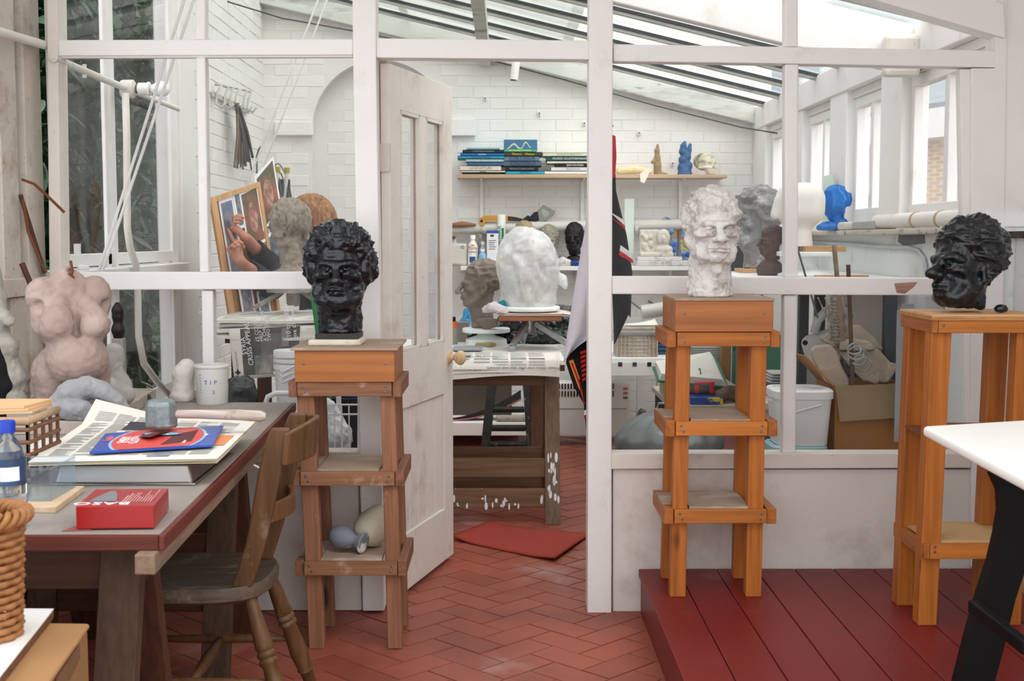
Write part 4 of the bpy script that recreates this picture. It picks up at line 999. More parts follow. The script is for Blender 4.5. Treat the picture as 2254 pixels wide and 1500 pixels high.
text('EMERY', .034, ef(.22, .50, .002), er, eu, WHITEP, em, align='CENTER', sx=1.0); text('CLOTH', .034, ef(.31, .46, .002), er, eu, WHITEP, em, align='CENTER')
PINK = mat('pink_print', 'E86A70', .5)
text('English', .026, ef(.075, .62, .002), er, eu, PINK, em, align='CENTER', shear=.2)
text('5 sheets', .012, ef(.74, .20, .002), er, eu, WHITEP, em, align='CENTER'); text('FINE', .012, ef(.90, .50, .002), er, eu, WHITEP, em, align='CENTER')
g = G(); p = [ef(.32, .56, .003), ef(.44, .36, .010), ef(.52, .52, .014), ef(.58, .72, .006), ef(.42, .74, .003)]; g.prism(p, (0, 0, .0012)); obj('emery_scrap', g, EMERY, None, loc=ef(.45, .5, .003), label='torn scrap of maroon emery cloth on the red packet', cat='sandpaper')
# --- mallet
IRON = mat('zinc_mallet_head', '7C8789', .45, .15, 12, .5, 60, metal=.5, spots=(('A7AEB0', 14, .5, .7), ('4E6670', 9, .6, .8)))
ASH = wood('worn_grey_handle', 'A4968A', 'BBAFA4', 'X', .6, 18, False, spots=(('6B5E54', 14, .62, .75),))
mz = zn + .016; ma = atz(326, 946, mz); mb = atz(391, 946, mz)
ml = thing('mallet', 'heavy grey metal mallet with worn wooden handle on the emery packet', 'mallet', ((ma + mb) / 2))
wd = (mb - ma).length; hc = (ma + mb) / 2 + V(-.012, wd * .42, 0)
g = G().lathe([(wd * .50, 0), (wd * .56, .008), (wd * .54, .060), (wd * .50, .070), (wd * .40, .074)], hc, 8, (0, 0, 1)); obj('mallet_head', g, IRON, ml, bevel=.004)
obj('handle', G().tube([hc + V(.02, 0, .036), hc + V(.10, .012, .034), hc + V(.20, .024, .030), hc + V(.255, .03, .026), hc + V(.268, .031, .0255)], [.011, .012, .0145, .015, .009], 14), ASH, ml, smooth=True, autos=50)
g = G(); c_ = ma.lerp(mb, .62) + V(0, -.045, -.0045); pts = [c_ + V(.052 * math.cos(t_), .026 * math.sin(t_), 0) for t_ in [2 * math.pi * k / 28 for k in range(28)]];
st_ = thing('round_sticker', 'small turquoise oval label under the mallet on the packet', 'label', c_)
obj('rim', G()._add(pts, [tuple(range(28))]), BLUE, st_); obj('face', G()._add([c_ + (p - c_) * .86 + V(0, 0, .0005) for p in pts], [tuple(range(28))]), mat('turquoise_print', '6CC6CC', .4), st_)
text('FINE', .02, c_ + V(0, -.008, .001), (1, 0, 0), (0, 1, 0), WHITEP, st_, align='CENTER')
# --- red carton
RED = mat('glossy_red_card', '94100F', .3, .05, 6, spec=.5); REDS = mat('dull_red_card', '9A4A48', .6, .06, 8)
ra, rb = atz(168, 1169, TZ), atz(340, 1167, TZ); rc = atz(372, 1126, TZ); rh = .046; rdv = V(rc.x - rb.x, rc.y - rb.y, 0)
rx = thing('red_box', 'flat red cardboard carton on the near corner of the work table', 'box', (ra + rc) / 2)
g = G(); a_, b_ = V(ra.x, ra.y, TZ + .0032), V(rb.x, rb.y, TZ + .0032); g.prism([a_, b_, b_ + rdv, a_ + rdv], (0, 0, rh)); obj('carton', g, RED, rx, bevel=.0015)
tz_ = TZ + .0032 + rh + .0006
def rf(u, v): p = a_ + (b_ - a_) * u + rdv * v; return V(p.x, p.y, tz_)
rr_, ru_ = (b_ - a_).normalized(), rdv.normalized()
text('BASO', .034, rf(.30, .14), -rr_, -ru_, WHITEP, rx, align='CENTER', sx=1.35)
g = G(); pts = [rf(.10 + .36 * k / 16, .26 + .62 * (1 - abs(2 * k / 16 - 1) ** 1.7)) for k in range(17)]; g._add(pts, [tuple(range(17))]); obj('printed_arch', g, mat('grey_print', '77787E', .4), rx)
g = G(); g.quad(rf(.11, .24), rf(.22, .24), rf(.20, .29), rf(.125, .29)); obj('printed_flash', g, CYAN, rx)
g = G(); rr2 = random.Random(3)
for k in range(11):
 u = .54 + .036 * k; v1 = .30 + rr2.uniform(.18, .62); w_ = .020 if k > 1 else .03
 g.quad(rf(u, .22), rf(u + w_ * .5, .22), rf(u + w_ * .5, v1), rf(u, v1))
obj('printed_lines', g, mat('pale_pink_print', 'DDA9A9', .5), rx, kind='stuff')
g = G(); l0 = atz(136, 1170, TZ + .001); g.prism([l0, a_ + V(.03, 0, -.0022), a_ + rdv * .7 + V(.02, 0, -.0022), V(l0.x + .045, l0.y + .13, TZ + .001)], (0, 0, .0012)); obj('carton_flap', g, REDS, rx, label='open red flap under the carton')
# --- particle board offcut, plastic tub, bottle, basket crate
ca, cb_ = atz(58, 1130, TZ), atz(123, 1131, TZ); cc_, cd_ = atz(186, 1083, TZ), atz(70, 1084, TZ)
g = G(); g.prism([ca, cb_, cc_, cd_], (0, 0, .014)); obj('board_offcut', g, mat('pale_chipboard', 'C2A98A', .8, .1, 20, .3, 90, spots=(('DCD2C4', 7, .5, .7), ('5A4A3C', 30, .7, .75))), None, loc=ca, bevel=.002, label='pale chipboard offcut with a dark mark beside the steel tray', cat='board')
CLEAR = glass('clear_plastic', 'F4F8FB', .045, 'D5DEE6', 1.6, 10, rough=.08)
ka, kb = atz(18, 1098, TZ + .015), atz(97, 1104, TZ + .015)
tb = thing('clear_plastic_box', 'open clear plastic box behind the water bottle', 'box', V((ka.x + kb.x) / 2, ka.y + .05, TZ + .015)); zz0, zz1 = TZ + .015, TZ + .085
x0_, x1_, y0_, y1_ = ka.x - .03, kb.x + .015, kb.y + .0, kb.y + .16
for nm, lo, hi in (('front_wall', (x0_, y0_, zz0), (x1_, y0_ + .002, zz1)), ('back_wall', (x0_, y1_ - .002, zz0), (x1_, y1_, zz1)), ('side_wall', (x1_ - .002, y0_, zz0), (x1_, y1_, zz1)), ('side_wall', (x0_, y0_, zz0), (x0_ + .002, y1_, zz1)), ('bottom', (x0_, y0_, zz0), (x1_, y1_, zz0 + .002))):
 obj(nm, G().box(lo, hi), CLEAR, tb)
obj('rim', G().tube([V(x0_, y0_, zz1), V(x1_, y0_, zz1), V(x1_, y1_, zz1), V(x0_, y1_, zz1)], .003, 8, closed=True), CLEAR, tb)
WATER = mat('clear_bottle_plastic', 'F2F6F8', .04, .0, 5, trans=1.0, spec=.5)
bp = atz(22, 1160, TZ)
wb_ = thing('water_bottle', 'clear plastic water bottle with a bright blue cap, at the left edge', 'bottle', bp)
R_ = .034
prof = [(R_ * .7, 0), (R_, .006), (R_ * .98, .02), (R_ * .93, .028), (R_, .036), (R_ * .93, .045), (R_, .053), (R_ * .93, .062), (R_, .07), (R_, .135), (R_ * .97, .145), (R_ * .72, .168), (.014, .184), (.013, .196)]
obj('bottle_body', G().lathe(prof, bp, 32), WATER, wb_, smooth=True)
obj('bottle_label', G().lathe([(R_ * 1.012, .088), (R_ * 1.012, .142)], bp, 32), mat('dark_blue_label', '3A5274', .4, .3, 14, col2='1E2F4C'), wb_, smooth=True, autos=40)
g = G();
for k in range(7):
 t0, t1 = [math.radians(-95 + 9 * (k + q)) for q in (0, 1)]; r = R_ * 1.02
 g.quad(bp + V(r * math.cos(t0), r * math.sin(t0), .098), bp + V(r * math.cos(t1), r * math.sin(t1), .098), bp + V(r * math.cos(t1), r * math.sin(t1), .126), bp + V(r * math.cos(t0), r * math.sin(t0), .126))
obj('white_label_patch', g, WHITEP, wb_)
obj('cap', G().lathe([(.0165, .192), (.0168, .212), (.0155, .216), (0, .216)], bp, 24), mat('bright_blue_plastic', '1238A8', .4), wb_, smooth=True, autos=40)
# magazine pages by the board
g = G(); q0 = atz(62, 1006, TZ); q1 = atz(150, 990, TZ); q2 = atz(160, 966, TZ); q3 = atz(70, 968, TZ); g.prism([q0, q1, q2, q3], (0, 0, .003)); obj('magazine_page', g, mat('printed_magazine_page', 'D6D6D6', .5, .1, 30, spots=(('A83A36', 14, .58, .62), ('4A4A50', 20, .6, .64))), None, loc=q0, label='printed magazine page between the newspaper and crate', cat='magazine')
# wicker crate at the left edge
CANE = mat('dark_cane', '6E4B32', .6, .25, 20, .4, 60); CANEL = mat('honey_wicker', '9A683C', .55, .2, 26, .4, 80)
cz1 = .93; cy = 2.98
wcr = thing('wicker_crate', 'brown open weave cane crate on the table at the left edge', 'crate', V(-1.25, cy + .1, TZ))
cx1 = at(61, 950, cy).x; cx0 = cx1 - .32
for k in range(5):
 y = cy + .0 + k * .05; obj('cane_upright', G().tube([V(cx1, y, TZ + .002), V(cx1, y, cz1)], .005, 6), CANE, wcr)
for k in range(7):
 x = cx1 - .045 * k; obj('cane_upright', G().tube([V(x, cy, TZ + .002), V(x, cy, cz1)], .005, 6), CANE, wcr)
for z in (.79, .82, .85, .88, .91):
 obj('cane_band', G().tube([V(cx0, cy - .004, z), V(cx1 + .004, cy - .004, z), V(cx1 + .004, cy + .2, z)], .0055, 6), CANE, wcr)
obj('rim', G().tube([V(cx0, cy, cz1), V(cx1, cy, cz1), V(cx1, cy + .2, cz1)], .010, 8), mat('pale_cane', 'A98B6C', .6, .2, 20), wcr, smooth=True)
for k in range(3):
 g = G(); zq = cz1 + .0105 + k * .0062; p = [V(cx0, cy - .01, zq), V(cx1 - .010 - .01 * k, cy + .06, zq), V(cx1 - .012, cy + .2, zq), V(cx0, cy + .2, zq)]; g.prism(p, (0, 0, .0055))
 obj('plywood_sheet', g, mat('pale_plywood', 'D2AE82', .6, .06, 8, stretch=(.2, 1, 1)), None, loc=p[0], label='thin pale plywood sheet, %s of three on the cane crate' % ['lowest', 'middle', 'topmost'][k], cat='board', group='plywood sheets on the crate')
# board under the sculptures
BRD = mat('grey_painted_board', 'ADA196', .8, .1, 6, .3, 40, spots=(('8C7C6C', 10, .55, .7), ('C9C2BA', 8, .55, .75)))
b0, b1 = atz(40, 964, TZ), atz(225, 958, TZ); b2 = atz(344, 880, TZ + .0); bt = .040
g = G(); b3 = V(b1.x, b1.y, TZ); g.prism([V(-1.59, b1.y, TZ + .0005), b3, V(b2.x, b2.y, TZ + .0005), V(-1.59, b2.y + .03, TZ + .0005)], (0, 0, bt)); obj('sculpture_board', g, BRD, None, loc=(-1.2, b1.y, TZ), bevel=.003, label='thick grey painted board under the torso and plaster figures', cat='board')
BZ = TZ + bt + .0008
# ------------------------------------------------------------------ the pink torso
TORSO = mat('pinkish_terracotta', '9C8880', .85, .08, 10, .5, 70, spots=(('B5A59D', 5, .5, .75), ('7A665C', 12, .62, .78), ('4A3E38', 45, .72, .76)))
tc = at(160, 880, 3.93); tc.z = BZ; H = at(160, 588, 3.93).z - BZ
S = SDF((-.2, -.19, -.01), (.2, .19, .56), .0055)
S.U(S.ell((0, .01, .34), (.105, .075, .13)), .03)                         # ribcage
S.U(S.cap((-.088, .015, .452), (.088, .015, .452), .040), .04)            # shoulders
for s in (-1, 1):
 S.U(S.ell((s * .102, .015, .430), (.034, .042, .050)), .05); S.U(S.cap((s * .092, .012, .42), (s * .078, .01, .33), .040, .050), .05)
 S.U(S.ell((s * .062, -.078, .322), (.058, .058, .058)), .012); S.U(S.cap((s * .05, -.05, .40), (s * .06, -.09, .33), .03, .05), .03); S.U(S.ell((s * .068, -.132, .312), (.014, .014, .014)), .02); S.S(S.cap((s * .118, -.03, .40), (s * .10, -.06, .33), .012), .02)
 S.U(S.cap((s * .055, .01, .14), (s * .060, .0, .0), .075, .062), .03)
S.U(S.ell((.006, -.060, .200), (.108, .115, .098)), .025)                   # belly
S.U(S.ell((0, .03, .16), (.128, .085, .10)), .04)                         # hips
S.U(S.cap((0, .015, .45), (-.005, .01, .487), .056, .047), .03)
S.S(S.ell((.014, -.03, .52), (.026, .035, .03)), .02); S.S(S.cap((0, -.085, .395), (0, -.105, .30), .012), .02)
S.S(S.cap((0, -.11, .08), (0, -.05, -.01), .010), .03)
me = sdfmesh('torso', S, lambda v, n: .010 * fbm(v, 16, 3, 2.0) + .004 * fbm(v, 60, 3, 5.0) - .005 * np.clip(1 - np.abs(fbm(v, 9, 2, 8.0)) * 14, 0, 1) * (v[:, 2] > .36), H / .532, 0.0)
put('torso', me, TORSO, tc, (0, 0, math.radians(30)), label='headless pinkish clay torso of a pregnant woman beside the left window', cat='sculpture')
ar = thing('armature_stub', 'rusty wire stub sticking out of the torso neck', 'wire', tc + V(.0, 0, H * .93)); tn = tc + V(0.012, -.02, H * .90)
RUST = mat('rusty_iron', '6A3E26', .85, .3, 30, .5, 60)
obj('wire', G().tube([tn, tn + V(.004, 0, .04), tn + V(.0, 0, .065)], .0045, 8), RUST, ar); obj('binding', G().tube([tn + V(.009 * math.cos(k), .009 * math.sin(k), .012 + .003 * k) for k in range(10)], .0025, 6), RUST, ar)
# ------------------------------------------------------------------ plaster figures on the board
GREYP = mat('weathered_plaster', '8F9093', .85, .12, 14, .6, 60, spots=(('C0BFBE', 9, .55, .72), ('6A6D74', 7, .58, .75)))
GREYC = mat('mottled_plaster', 'A3A09B', .85, .12, 18, .7, 60, spots=(('CBC8C3', 14, .55, .68), ('6E6A64', 12, .6, .7)))
def lump(name, pts, m_, label, loc, rot=0, step=.0045, k=.02, a=.004, sc=1.0, seedv=0.0, cat='sculpture', pad=.02, fl=True):
 allp = [p for ch_ in pts for p in ch_]; R = max(p[3] for p in allp)
 lo = [min(p[i] - p[3] for p in allp) - pad for i in range(3)]; hi = [max(p[i] + p[3] for p in allp) + pad for i in range(3)]
 S = SDF(lo, hi, step)
 for ch_ in pts:
  if len(ch_) == 1: S.U(S.ell(ch_[0][:3], (ch_[0][3],) * 3), k)
  else: S.chain([p[:3] for p in ch_], [p[3] for p in ch_], k)
 me = sdfmesh(name, S, lambda v, n: a * fbm(v, 30, 3, seedv) + a * .4 * fbm(v, 90, 2, seedv + 3), 1.0, 0.0 if fl else None)
 return put(name, me, m_, loc, (0, 0, rot), scale=(sc, sc, sc), label=label, cat=cat)
p_ = atz(195, 922, BZ)
lump('reclining_figure', [[(-.085, 0, .045, .040), (-.05, .0, .078, .044), (0, .0, .098, .036), (.05, .005, .085, .028), (.095, .01, .052, .020), (.125, .01, .012, .014)], [(-.09, -.01, .03, .034), (-.05, -.03, .035, .030), (.0, -.045, .038, .024), (.030, -.04, .018, .018)], [(-.04, -.03, .014, .020), (.02, -.045, .012, .016)], [(-.095, -.03, .016, .018), (-.135, -.055, .009, .011), (-.16, -.06, .008, .008)]], GREYP,
     'curled grey plaster figure at the front of the sculpture board', p_, -.05, sc=.96, seedv=2, k=.008, a=.006)
p_ = atz(200, 893, BZ)
lump('reclining_figure', [[(-.09, 0, .04, .035), (-.03, .01, .055, .04), (.04, .0, .04, .04), (.10, 0, .03, .025)], [(-.02, 0, .08, .025)], [(.03, -.01, .06, .024)]], GREYC,
     'lumpy pale plaster figure lying between torso and curled figure', V(p_.x, p_.y + .02, BZ), .1, sc=1.1, seedv=5)
p_ = atz(258, 885, BZ)
lump('standing_plaster', [[(0, 0, .02, .04), (.0, 0, .06, .036), (-.008, 0, .10, .025), (-.012, 0, .14, .030), (-.006, 0, .165, .032)], [(.02, 0, .05, .026)]], GREYC,
     'upright knobbly plaster fragment to the right of the torso', V(p_.x, p_.y, BZ), 0, seedv=8, a=.006)
p_ = at(258, 745, 4.28)
obj('post', G().box((p_.x - .016, 4.27, BZ), (p_.x + .022, 4.305, p_.z - .0)), mat('grey_post', '8F8A82', .8, .1, 10), None, loc=(p_.x, 4.28, BZ), bevel=.003, label='square grey post behind the knobbly plaster carrying a black figurine', cat='post')
EBONY = mat('black_carved_wood', '15110F', .5, .3, 18)
lump('figurine', [[(0, 0, .008, .018), (0, 0, .03, .022), (0, 0, .055, .013), (0, 0, .075, .018), (0, 0, .10, .019), (0, 0, .118, .010)]], EBONY, 'small black carved figurine on the square grey post', V(p_.x + .002, 4.287, p_.z + .0004), 0, .003, .01, .0008, .95)
# grey torso and black figure cut off by the left edge
q_ = at(20, 870, 3.95); WH = mat('grey_white_plaster', '9E9A92', .85, .1, 12, .6, 60, spots=(('BFBBB2', 8, .5, .7), ('5E584E', 22, .64, .7)))
lump('striding_figure', [[(-.03, .0, .42, .05), (-.03, 0, .34, .055), (-.02, 0, .27, .05), (.0, 0, .19, .045), (.045, 0, .10, .040), (.055, 0, .05, .030), (.05, 0, .0, .026)], [(-.02, 0, .19, .045), (-.055, 0, .10, .04), (-.06, 0, .0, .03)], [(.0, -.03, .315, .034), (.045, -.045, .285, .016)], [(.03, -.02, .205, .035)], [(-.03, 0, .43, .04), (-.02, 0, .455, .02)]], WH,
     'tall rough grey plaster nude cut off by the left edge', V(q_.x - .03, 3.95, BZ), .2, seedv=4, a=.007)
lump('black_figure', [[(0, 0, .0, .025), (0, 0, .09, .022), (-.01, 0, .16, .03), (-.02, 0, .22, .03)], [(.0, 0, .18, .014), (.03, 0, .10, .016)]], mat('black_felted_surface', '101014', .95, .2, 30), 'slim black figure in front of the grey nude', V(at(-6, 870, 3.78).x, 3.78, BZ), 0, seedv=6, a=.002)
# tub, plaster lump and rock at the back of the table
tbp = atz(459, 893, TZ); TUB = mat('translucent_tub_plastic', 'DAD9D5', .45, .04, 6, spots=(('C9BFAE', 7, .58, .8),)); rt = .0585; th_ = at(459, 806, tbp.y).z - TZ
tub = thing('plastic_tub', 'white plastic tub with blue lettering at the back of the table', 'tub', tbp + V(0, rt, 0)); tcn = tbp + V(0, rt, 0)
obj('tub_body', G().lathe([(rt * .88, 0), (rt * .93, .004), (rt * 1.0, th_ * .93), (rt * 1.07, th_ * .935), (rt * 1.07, th_ * .975), (rt * 1.02, th_), (rt * .97, th_), (rt * .95, th_ * .92), (rt * .86, .01), (0, .008)], tcn, 36), TUB, tub, smooth=True, autos=35)
TBLUE = mat('blue_lettering', '2F62A8', .5)
def curvetext(body, size, ang0, z, r, m_, par):   # letters set round a drum
 a = ang0
 for ch_ in body:
  if ch_ != ' ':
   d = V(math.cos(a), math.sin(a), 0); text(ch_, size, tcn + d * r + V(0, 0, z), V(-math.sin(a), math.cos(a), 0), (0, 0, 1), m_, par, align='CENTER')
  a += size * .78 / r
curvetext('TIP.  T', .021, math.radians(-98), th_ * .57, rt * .985, TBLUE, tub)
curvetext('2', .018, math.radians(-72), th_ * .33, rt * .965, TBLUE, tub)
g = G(); rq = random.Random(9)
def drum(a0, a1, z0, z1, r):
 n = max(1, int((a1 - a0) / .1))
 for k in range(n):
  b0, b1 = a0 + (a1 - a0) * k / n, a0 + (a1 - a0) * (k + 1) / n
  g.quad(*[tcn + V(r * math.cos(t_), r * math.sin(t_), z) for t_, z in ((b0, z0), (b1, z0), (b1, z1), (b0, z1))])
for k, z in enumerate((.46, .43, .20, .165, .125, .085)): drum(math.radians(-100 + rq.uniform(0, 14)), math.radians(-52 + rq.uniform(-10, 8)), th_ * z, th_ * (z + .014), rt * (.90 + .10 * z) * 1.012)
for k in range(10):
 z = .08 + .075 * k; drum(math.radians(-124), math.radians(-116), th_ * z, th_ * (z + .012), rt * (.915 + .10 * z) * 1.008)
obj('printed_scale', g, TBLUE, tub, kind='stuff')
p_ = atz(408, 882, TZ); lump('plaster_lump', [[(0, 0, .02, .04), (.0, 0, .06, .032), (0, 0, .10, .034), (.012, 0, .125, .028)], [(-.03, 0, .015, .02)]], mat('chalk_white_plaster', 'D9D5CF', .85, .05, 12, .6, 60), 'chalk white plaster lump left of the plastic tub', V(p_.x, p_.y - .02, TZ + .0005), 0, seedv=1)
p_ = at(318, 866, 4.4); lump('barnacled_stone', [[(0, 0, .006, .022), (0, 0, .022, .016)], [(.018, 0, .004, .012)]], mat('dark_mossy_stone', '3E413B', .9, .3, 30, .7, 80, spots=(('A9A59C', 22, .6, .66),)), 'small dark barnacled stone near the window post', V(p_.x, 4.42, TZ + .0005), 0, .003, .01, .003)
# white cable tie hanging over the table edge, pale curl of veneer
e_ = at(517, 1052, 3.45); obj('cable_tie', G().tube([V(P0.x - .01, 3.40, TZ - .03), V(P0.x + .012, 3.41, TZ - .045), V(P0.x + .008, 3.42, TZ - .075)], .003, 6), WHITEP, None, loc=e_, label='white plastic loop hooked over the edge of the work table', cat='cable tie')
# ------------------------------------------------------------------ boxes and basket at the lower left corner
CARD = mat('brown_cardboard', 'A57C52', .75, .06, 6, .15, 40, stretch=(.2, 1, 1)); CARDD = mat('cardboard_side', '8F6A45', .75, .06, 6, .15, 40)
bz = .62
c1, c2, c3 = atz(193, 1372, bz), atz(60, 1560, bz), atz(-160, 1352, bz)
ld = thing('cardboard_box', 'brown cardboard box at the lower left corner', 'box', V((c1.x + c2.x) / 2, (c1.y + c2.y) / 2, 0))
g = G(); poly = [V(c2.x - .5, c2.y, 0), V(c2.x, c2.y, 0), V(c1.x, c1.y, 0), V(c1.x - .62, c1.y + .03, 0)]; g.prism(poly, (0, 0, bz - .012)); obj('carton', g, CARDD, ld, bevel=.006)
g = G(); g.prism([p + V(.004 if k in (1, 2) else 0, 0, bz - .0118) for k, p in enumerate(poly)], (0, 0, .0115)); obj('lid', g, CARD, ld, bevel=.005)
g = G(); a0 = V(c1.x + .005, c1.y - .02, bz - .012).lerp(V(c2.x + .005, c2.y, bz - .012), .15); a1 = V(c1.x + .005, c1.y, bz - .012).lerp(V(c2.x + .005, c2.y, bz - .012), .62); g.quad(a0, a1, a1 - V(0, 0, .05), a0 - V(0, 0, .03)); obj('parcel_tape', g, mat('brown_parcel_tape', '7E6248', .25, .05, 6, spec=.6), ld)
wz = bz + .022; w1_, w2_, w3_ = atz(118, 1338, wz), atz(0, 1486, wz), atz(-240, 1340, wz)
g = G(); g.prism([V(w2_.x - .45, w2_.y, bz + .0005), V(w2_.x, w2_.y, bz + .0005), V(w1_.x, w1_.y, bz + .0005), V(w1_.x - .55, w1_.y + .02, bz + .0005)], (0, 0, .0165)); obj('chipboard_core', g, mat('raw_chipboard', '6E4A30', .9, .35, 60, .6, 120), None, loc=w1_, label='white faced chipboard panel on the brown cardboard box', cat='board', bevel=.001)
wtop = bpy.data.objects['chipboard_core']
g = G(); g.prism([V(w2_.x - .45, w2_.y, bz + .0172), V(w2_.x, w2_.y, bz + .0172), V(w1_.x, w1_.y, bz + .0172), V(w1_.x - .55, w1_.y + .02, bz + .0172)], (0, 0, .0025)); obj('white_facing', g, WT, wtop, label='smooth white facing')
# wicker basket standing on the panel
bkc = at(-38, 1330, 2.26); bkc.z = bz + .0205
bk = thing('wicker_basket', 'honey coloured wicker basket with plaited rim at the left edge', 'basket', bkc); rb0, rb1, hb = .062, .070, at(20, 1150, 2.2).z - bkc.z - .012
for k in range(9):
 z0 = hb * k / 9;
 for s in (0, 1): pass
for k in range(15):
 z = .006 + (hb - .012) * k / 14; r = rb0 + (rb1 - rb0) * z / hb
 obj('woven_course', G().tube([bkc + V((r + .003 * math.sin(12 * t_ + math.pi * k)) * math.cos(t_), (r + .003 * math.sin(12 * t_ + math.pi * k)) * math.sin(t_), z) for t_ in [2 * math.pi * q / 48 for q in range(48)]], .0062, 6, closed=True), CANEL, bk, smooth=True)
for s in range(3):
 obj('plaited_rim', G().tube([bkc + V((rb1 + .006 + .011 * math.cos(9 * t_ + 2.1 * s)) * math.cos(t_), (rb1 + .006 + .011 * math.cos(9 * t_ + 2.1 * s)) * math.sin(t_), hb + .010 + .010 * math.sin(9 * t_ + 2.1 * s)) for t_ in [2 * math.pi * q / 90 for q in range(90)]], .0065, 6, closed=True), CANEL, bk, smooth=True)
# ================================================================== back room: shelves on the back wall
SHELFW = wood('pale_oak_shelf', 'A98F70', 'C0A688', 'X', .6, 14, False); WSHELF = mat('white_shelf_paint', 'E4E3DF', .5, .03, 6)
YS = 8.50
def face(px0, py0, px1, py1, Y, dep, g=None):
 a, b = at(px0, py1, Y), at(px1, py0, Y); g = g or G(); return g.box((a.x, Y, a.z), (b.x, Y + dep, b.z)), a, b
zsh = at(1300, 384, YS).z
s1 = thing('wall_shelf', 'long oak shelf of books and figures high on the back wall', 'shelf', (at(1300, 390, YS).x, 8.62, zsh - .024))
xa, xb = at(1005, 384, YS).x, at(1601, 384, YS).x
obj('shelf_board', G().box((xa, YS, zsh - .024), (xb, YB - .002, zsh)), SHELFW, s1, bevel=.002)
for px in (1060, 1283, 1500):
 x = at(px, 420, 8.7).x; obj('upright', G().box((x - .012, YB - .016, zsh - .55), (x + .012, YB + .004, zsh - .0245)), PAINT, s1); obj('bracket', G().box((x - .006, YS + .05, zsh - .036), (x + .006, YB - .016, zsh - .0245)), PAINT, s1)
zl_ = at(1300, 586, YS).z
s2 = thing('wall_shelf', 'long white shelf of bottles and small heads below the saws', 'shelf', (at(1300, 590, YS).x, 8.62, zl_ - .03))
obj('shelf_board', G().box((at(1014, 586, YS).x, YS - .04, zl_ - .028), (at(1560, 586, YS).x, YB - .002, zl_)), WSHELF, s2, bevel=.002)
for px in (1062, 1270, 1470): x = at(px, 600, 8.7).x; obj('bracket', G().box((x - .01, YS + .05, zl_ - .10), (x + .01, YB + .004, zl_ - .0285)), WSHELF, s2)
zp = at(1100, 503, 8.66).z
PIPE = mat('white_painted_pipe', 'DAD7CF', .5, .05, 10, spots=(('B3A48F', 12, .62, .72),))
pp = thing('wall_pipe', 'thick white pipe running along the back wall above the low shelf', 'pipe', (0.4, 8.68, zp));
obj('pipe', G().tube([V(at(960, 500, 8.68).x, 8.68, zp), V(at(1540, 500, 8.68).x, 8.68, zp + .03)], .038, 16), PIPE, pp, smooth=True, autos=50)
for px in (1066, 1400): obj('pipe_collar', G().tube([V(at(px, 500, 8.68).x - .012, 8.68, zp + .002), V(at(px, 500, 8.68).x + .012, 8.68, zp + .003)], .043, 16), PIPE, pp)
# ------------------------------------------------------------------ books
PAGES = mat('book_pages', 'D9D2C0', .8, .06, 120, stretch=(.02, .02, 1))
def book(x0, y0, x1, y1, col, label, txt=None, tcol='F0EEE4', tpx=None, ts=.55, yoff=0.0, soft=True, align='CENTER', group='books on the oak shelf'):
 Y = YS + .012 + yoff; a, b = at(x0, y1, Y), at(x1, y0, Y); h = b.z - a.z; d = .20
 t = thing('book', label, 'book', V((a.x + b.x) / 2, Y + d / 2, a.z), group)
 m_ = mat('book_cloth_' + col, col, .5, .08, 20); c = .0022
 g = G(); g.box((a.x, Y, a.z), (b.x, Y + .003, b.z)); g.box((a.x, Y, a.z), (b.x, Y + d, a.z + c)); g.box((a.x, Y, b.z - c), (b.x, Y + d, b.z)); obj('cover', g, m_, t)
 obj('page_block', G().box((a.x + .003, Y + .004, a.z + c), (b.x - .003, Y + d - .003, b.z - c)), PAGES, t)
 if txt:
  sz = h * ts * 1.35; tm_ = mat('spine_lettering_' + tcol, tcol, .5)
  tx = (a.x + b.x) / 2 if tpx is None else at(tpx, y0, Y).x
  text(txt, sz, V(tx, Y - .0006, (a.z + b.z) / 2), (1, 0, 0), (0, 0, 1), tm_, t, align=align)
 return t
yz = 384.0
def stackbooks(rows):
 y = 384.0
 for (x0, x1, h, col, label, txt, tcol, ts, yo) in rows:
  book(x0, y - h, x1, y - .25, col, label, txt, tcol, None, ts, yo); y -= h
stackbooks([(1018, 1105, 4, '1E1E1E', 'thin black and white book at the bottom of the left stack', None, 'F0EEE4', .6, 0), (1015, 1112, 4, 'D9D8C6', 'thin cream book with green title, second up in the left stack', 'BRASSAI', '2E6A50', .75, 0),
   (1013, 1103, 11, 'D8D0BC', 'thick cream book with brown title in the left stack', 'LA SCULPTURE', '7A5A40', .5, .004), (1028, 1109, 8, '365A80', 'slate blue book above the thick cream one', None, 'F0EEE4', .5, 0),
   (1025, 1109, 7, '9DBABC', 'pale teal book with white title in the left stack', 'SCULPTURE  DE LA SCULPTURE', 'EDF2F0', .6, .006), (1007, 1110, 7, '2F86A4', 'teal book sticking out to the left in its stack', 'MINIATURE MASTERS', '1C4F66', .5, 0),
   (1013, 1110, 6, '1470B4', 'bright blue book in the upper left stack', 'Lascaux', 'CFE2F0', .7, .003), (1018, 1110, 7, '20252E', 'black book near the top of the left stack', 'SCULPTURE MODERNE', '9A9A9A', .5, 0),
   (1027, 1100, 4, '7FB0C4', 'thin pale blue book on top of the left stack', None, 'F0EEE4', .5, .01)])
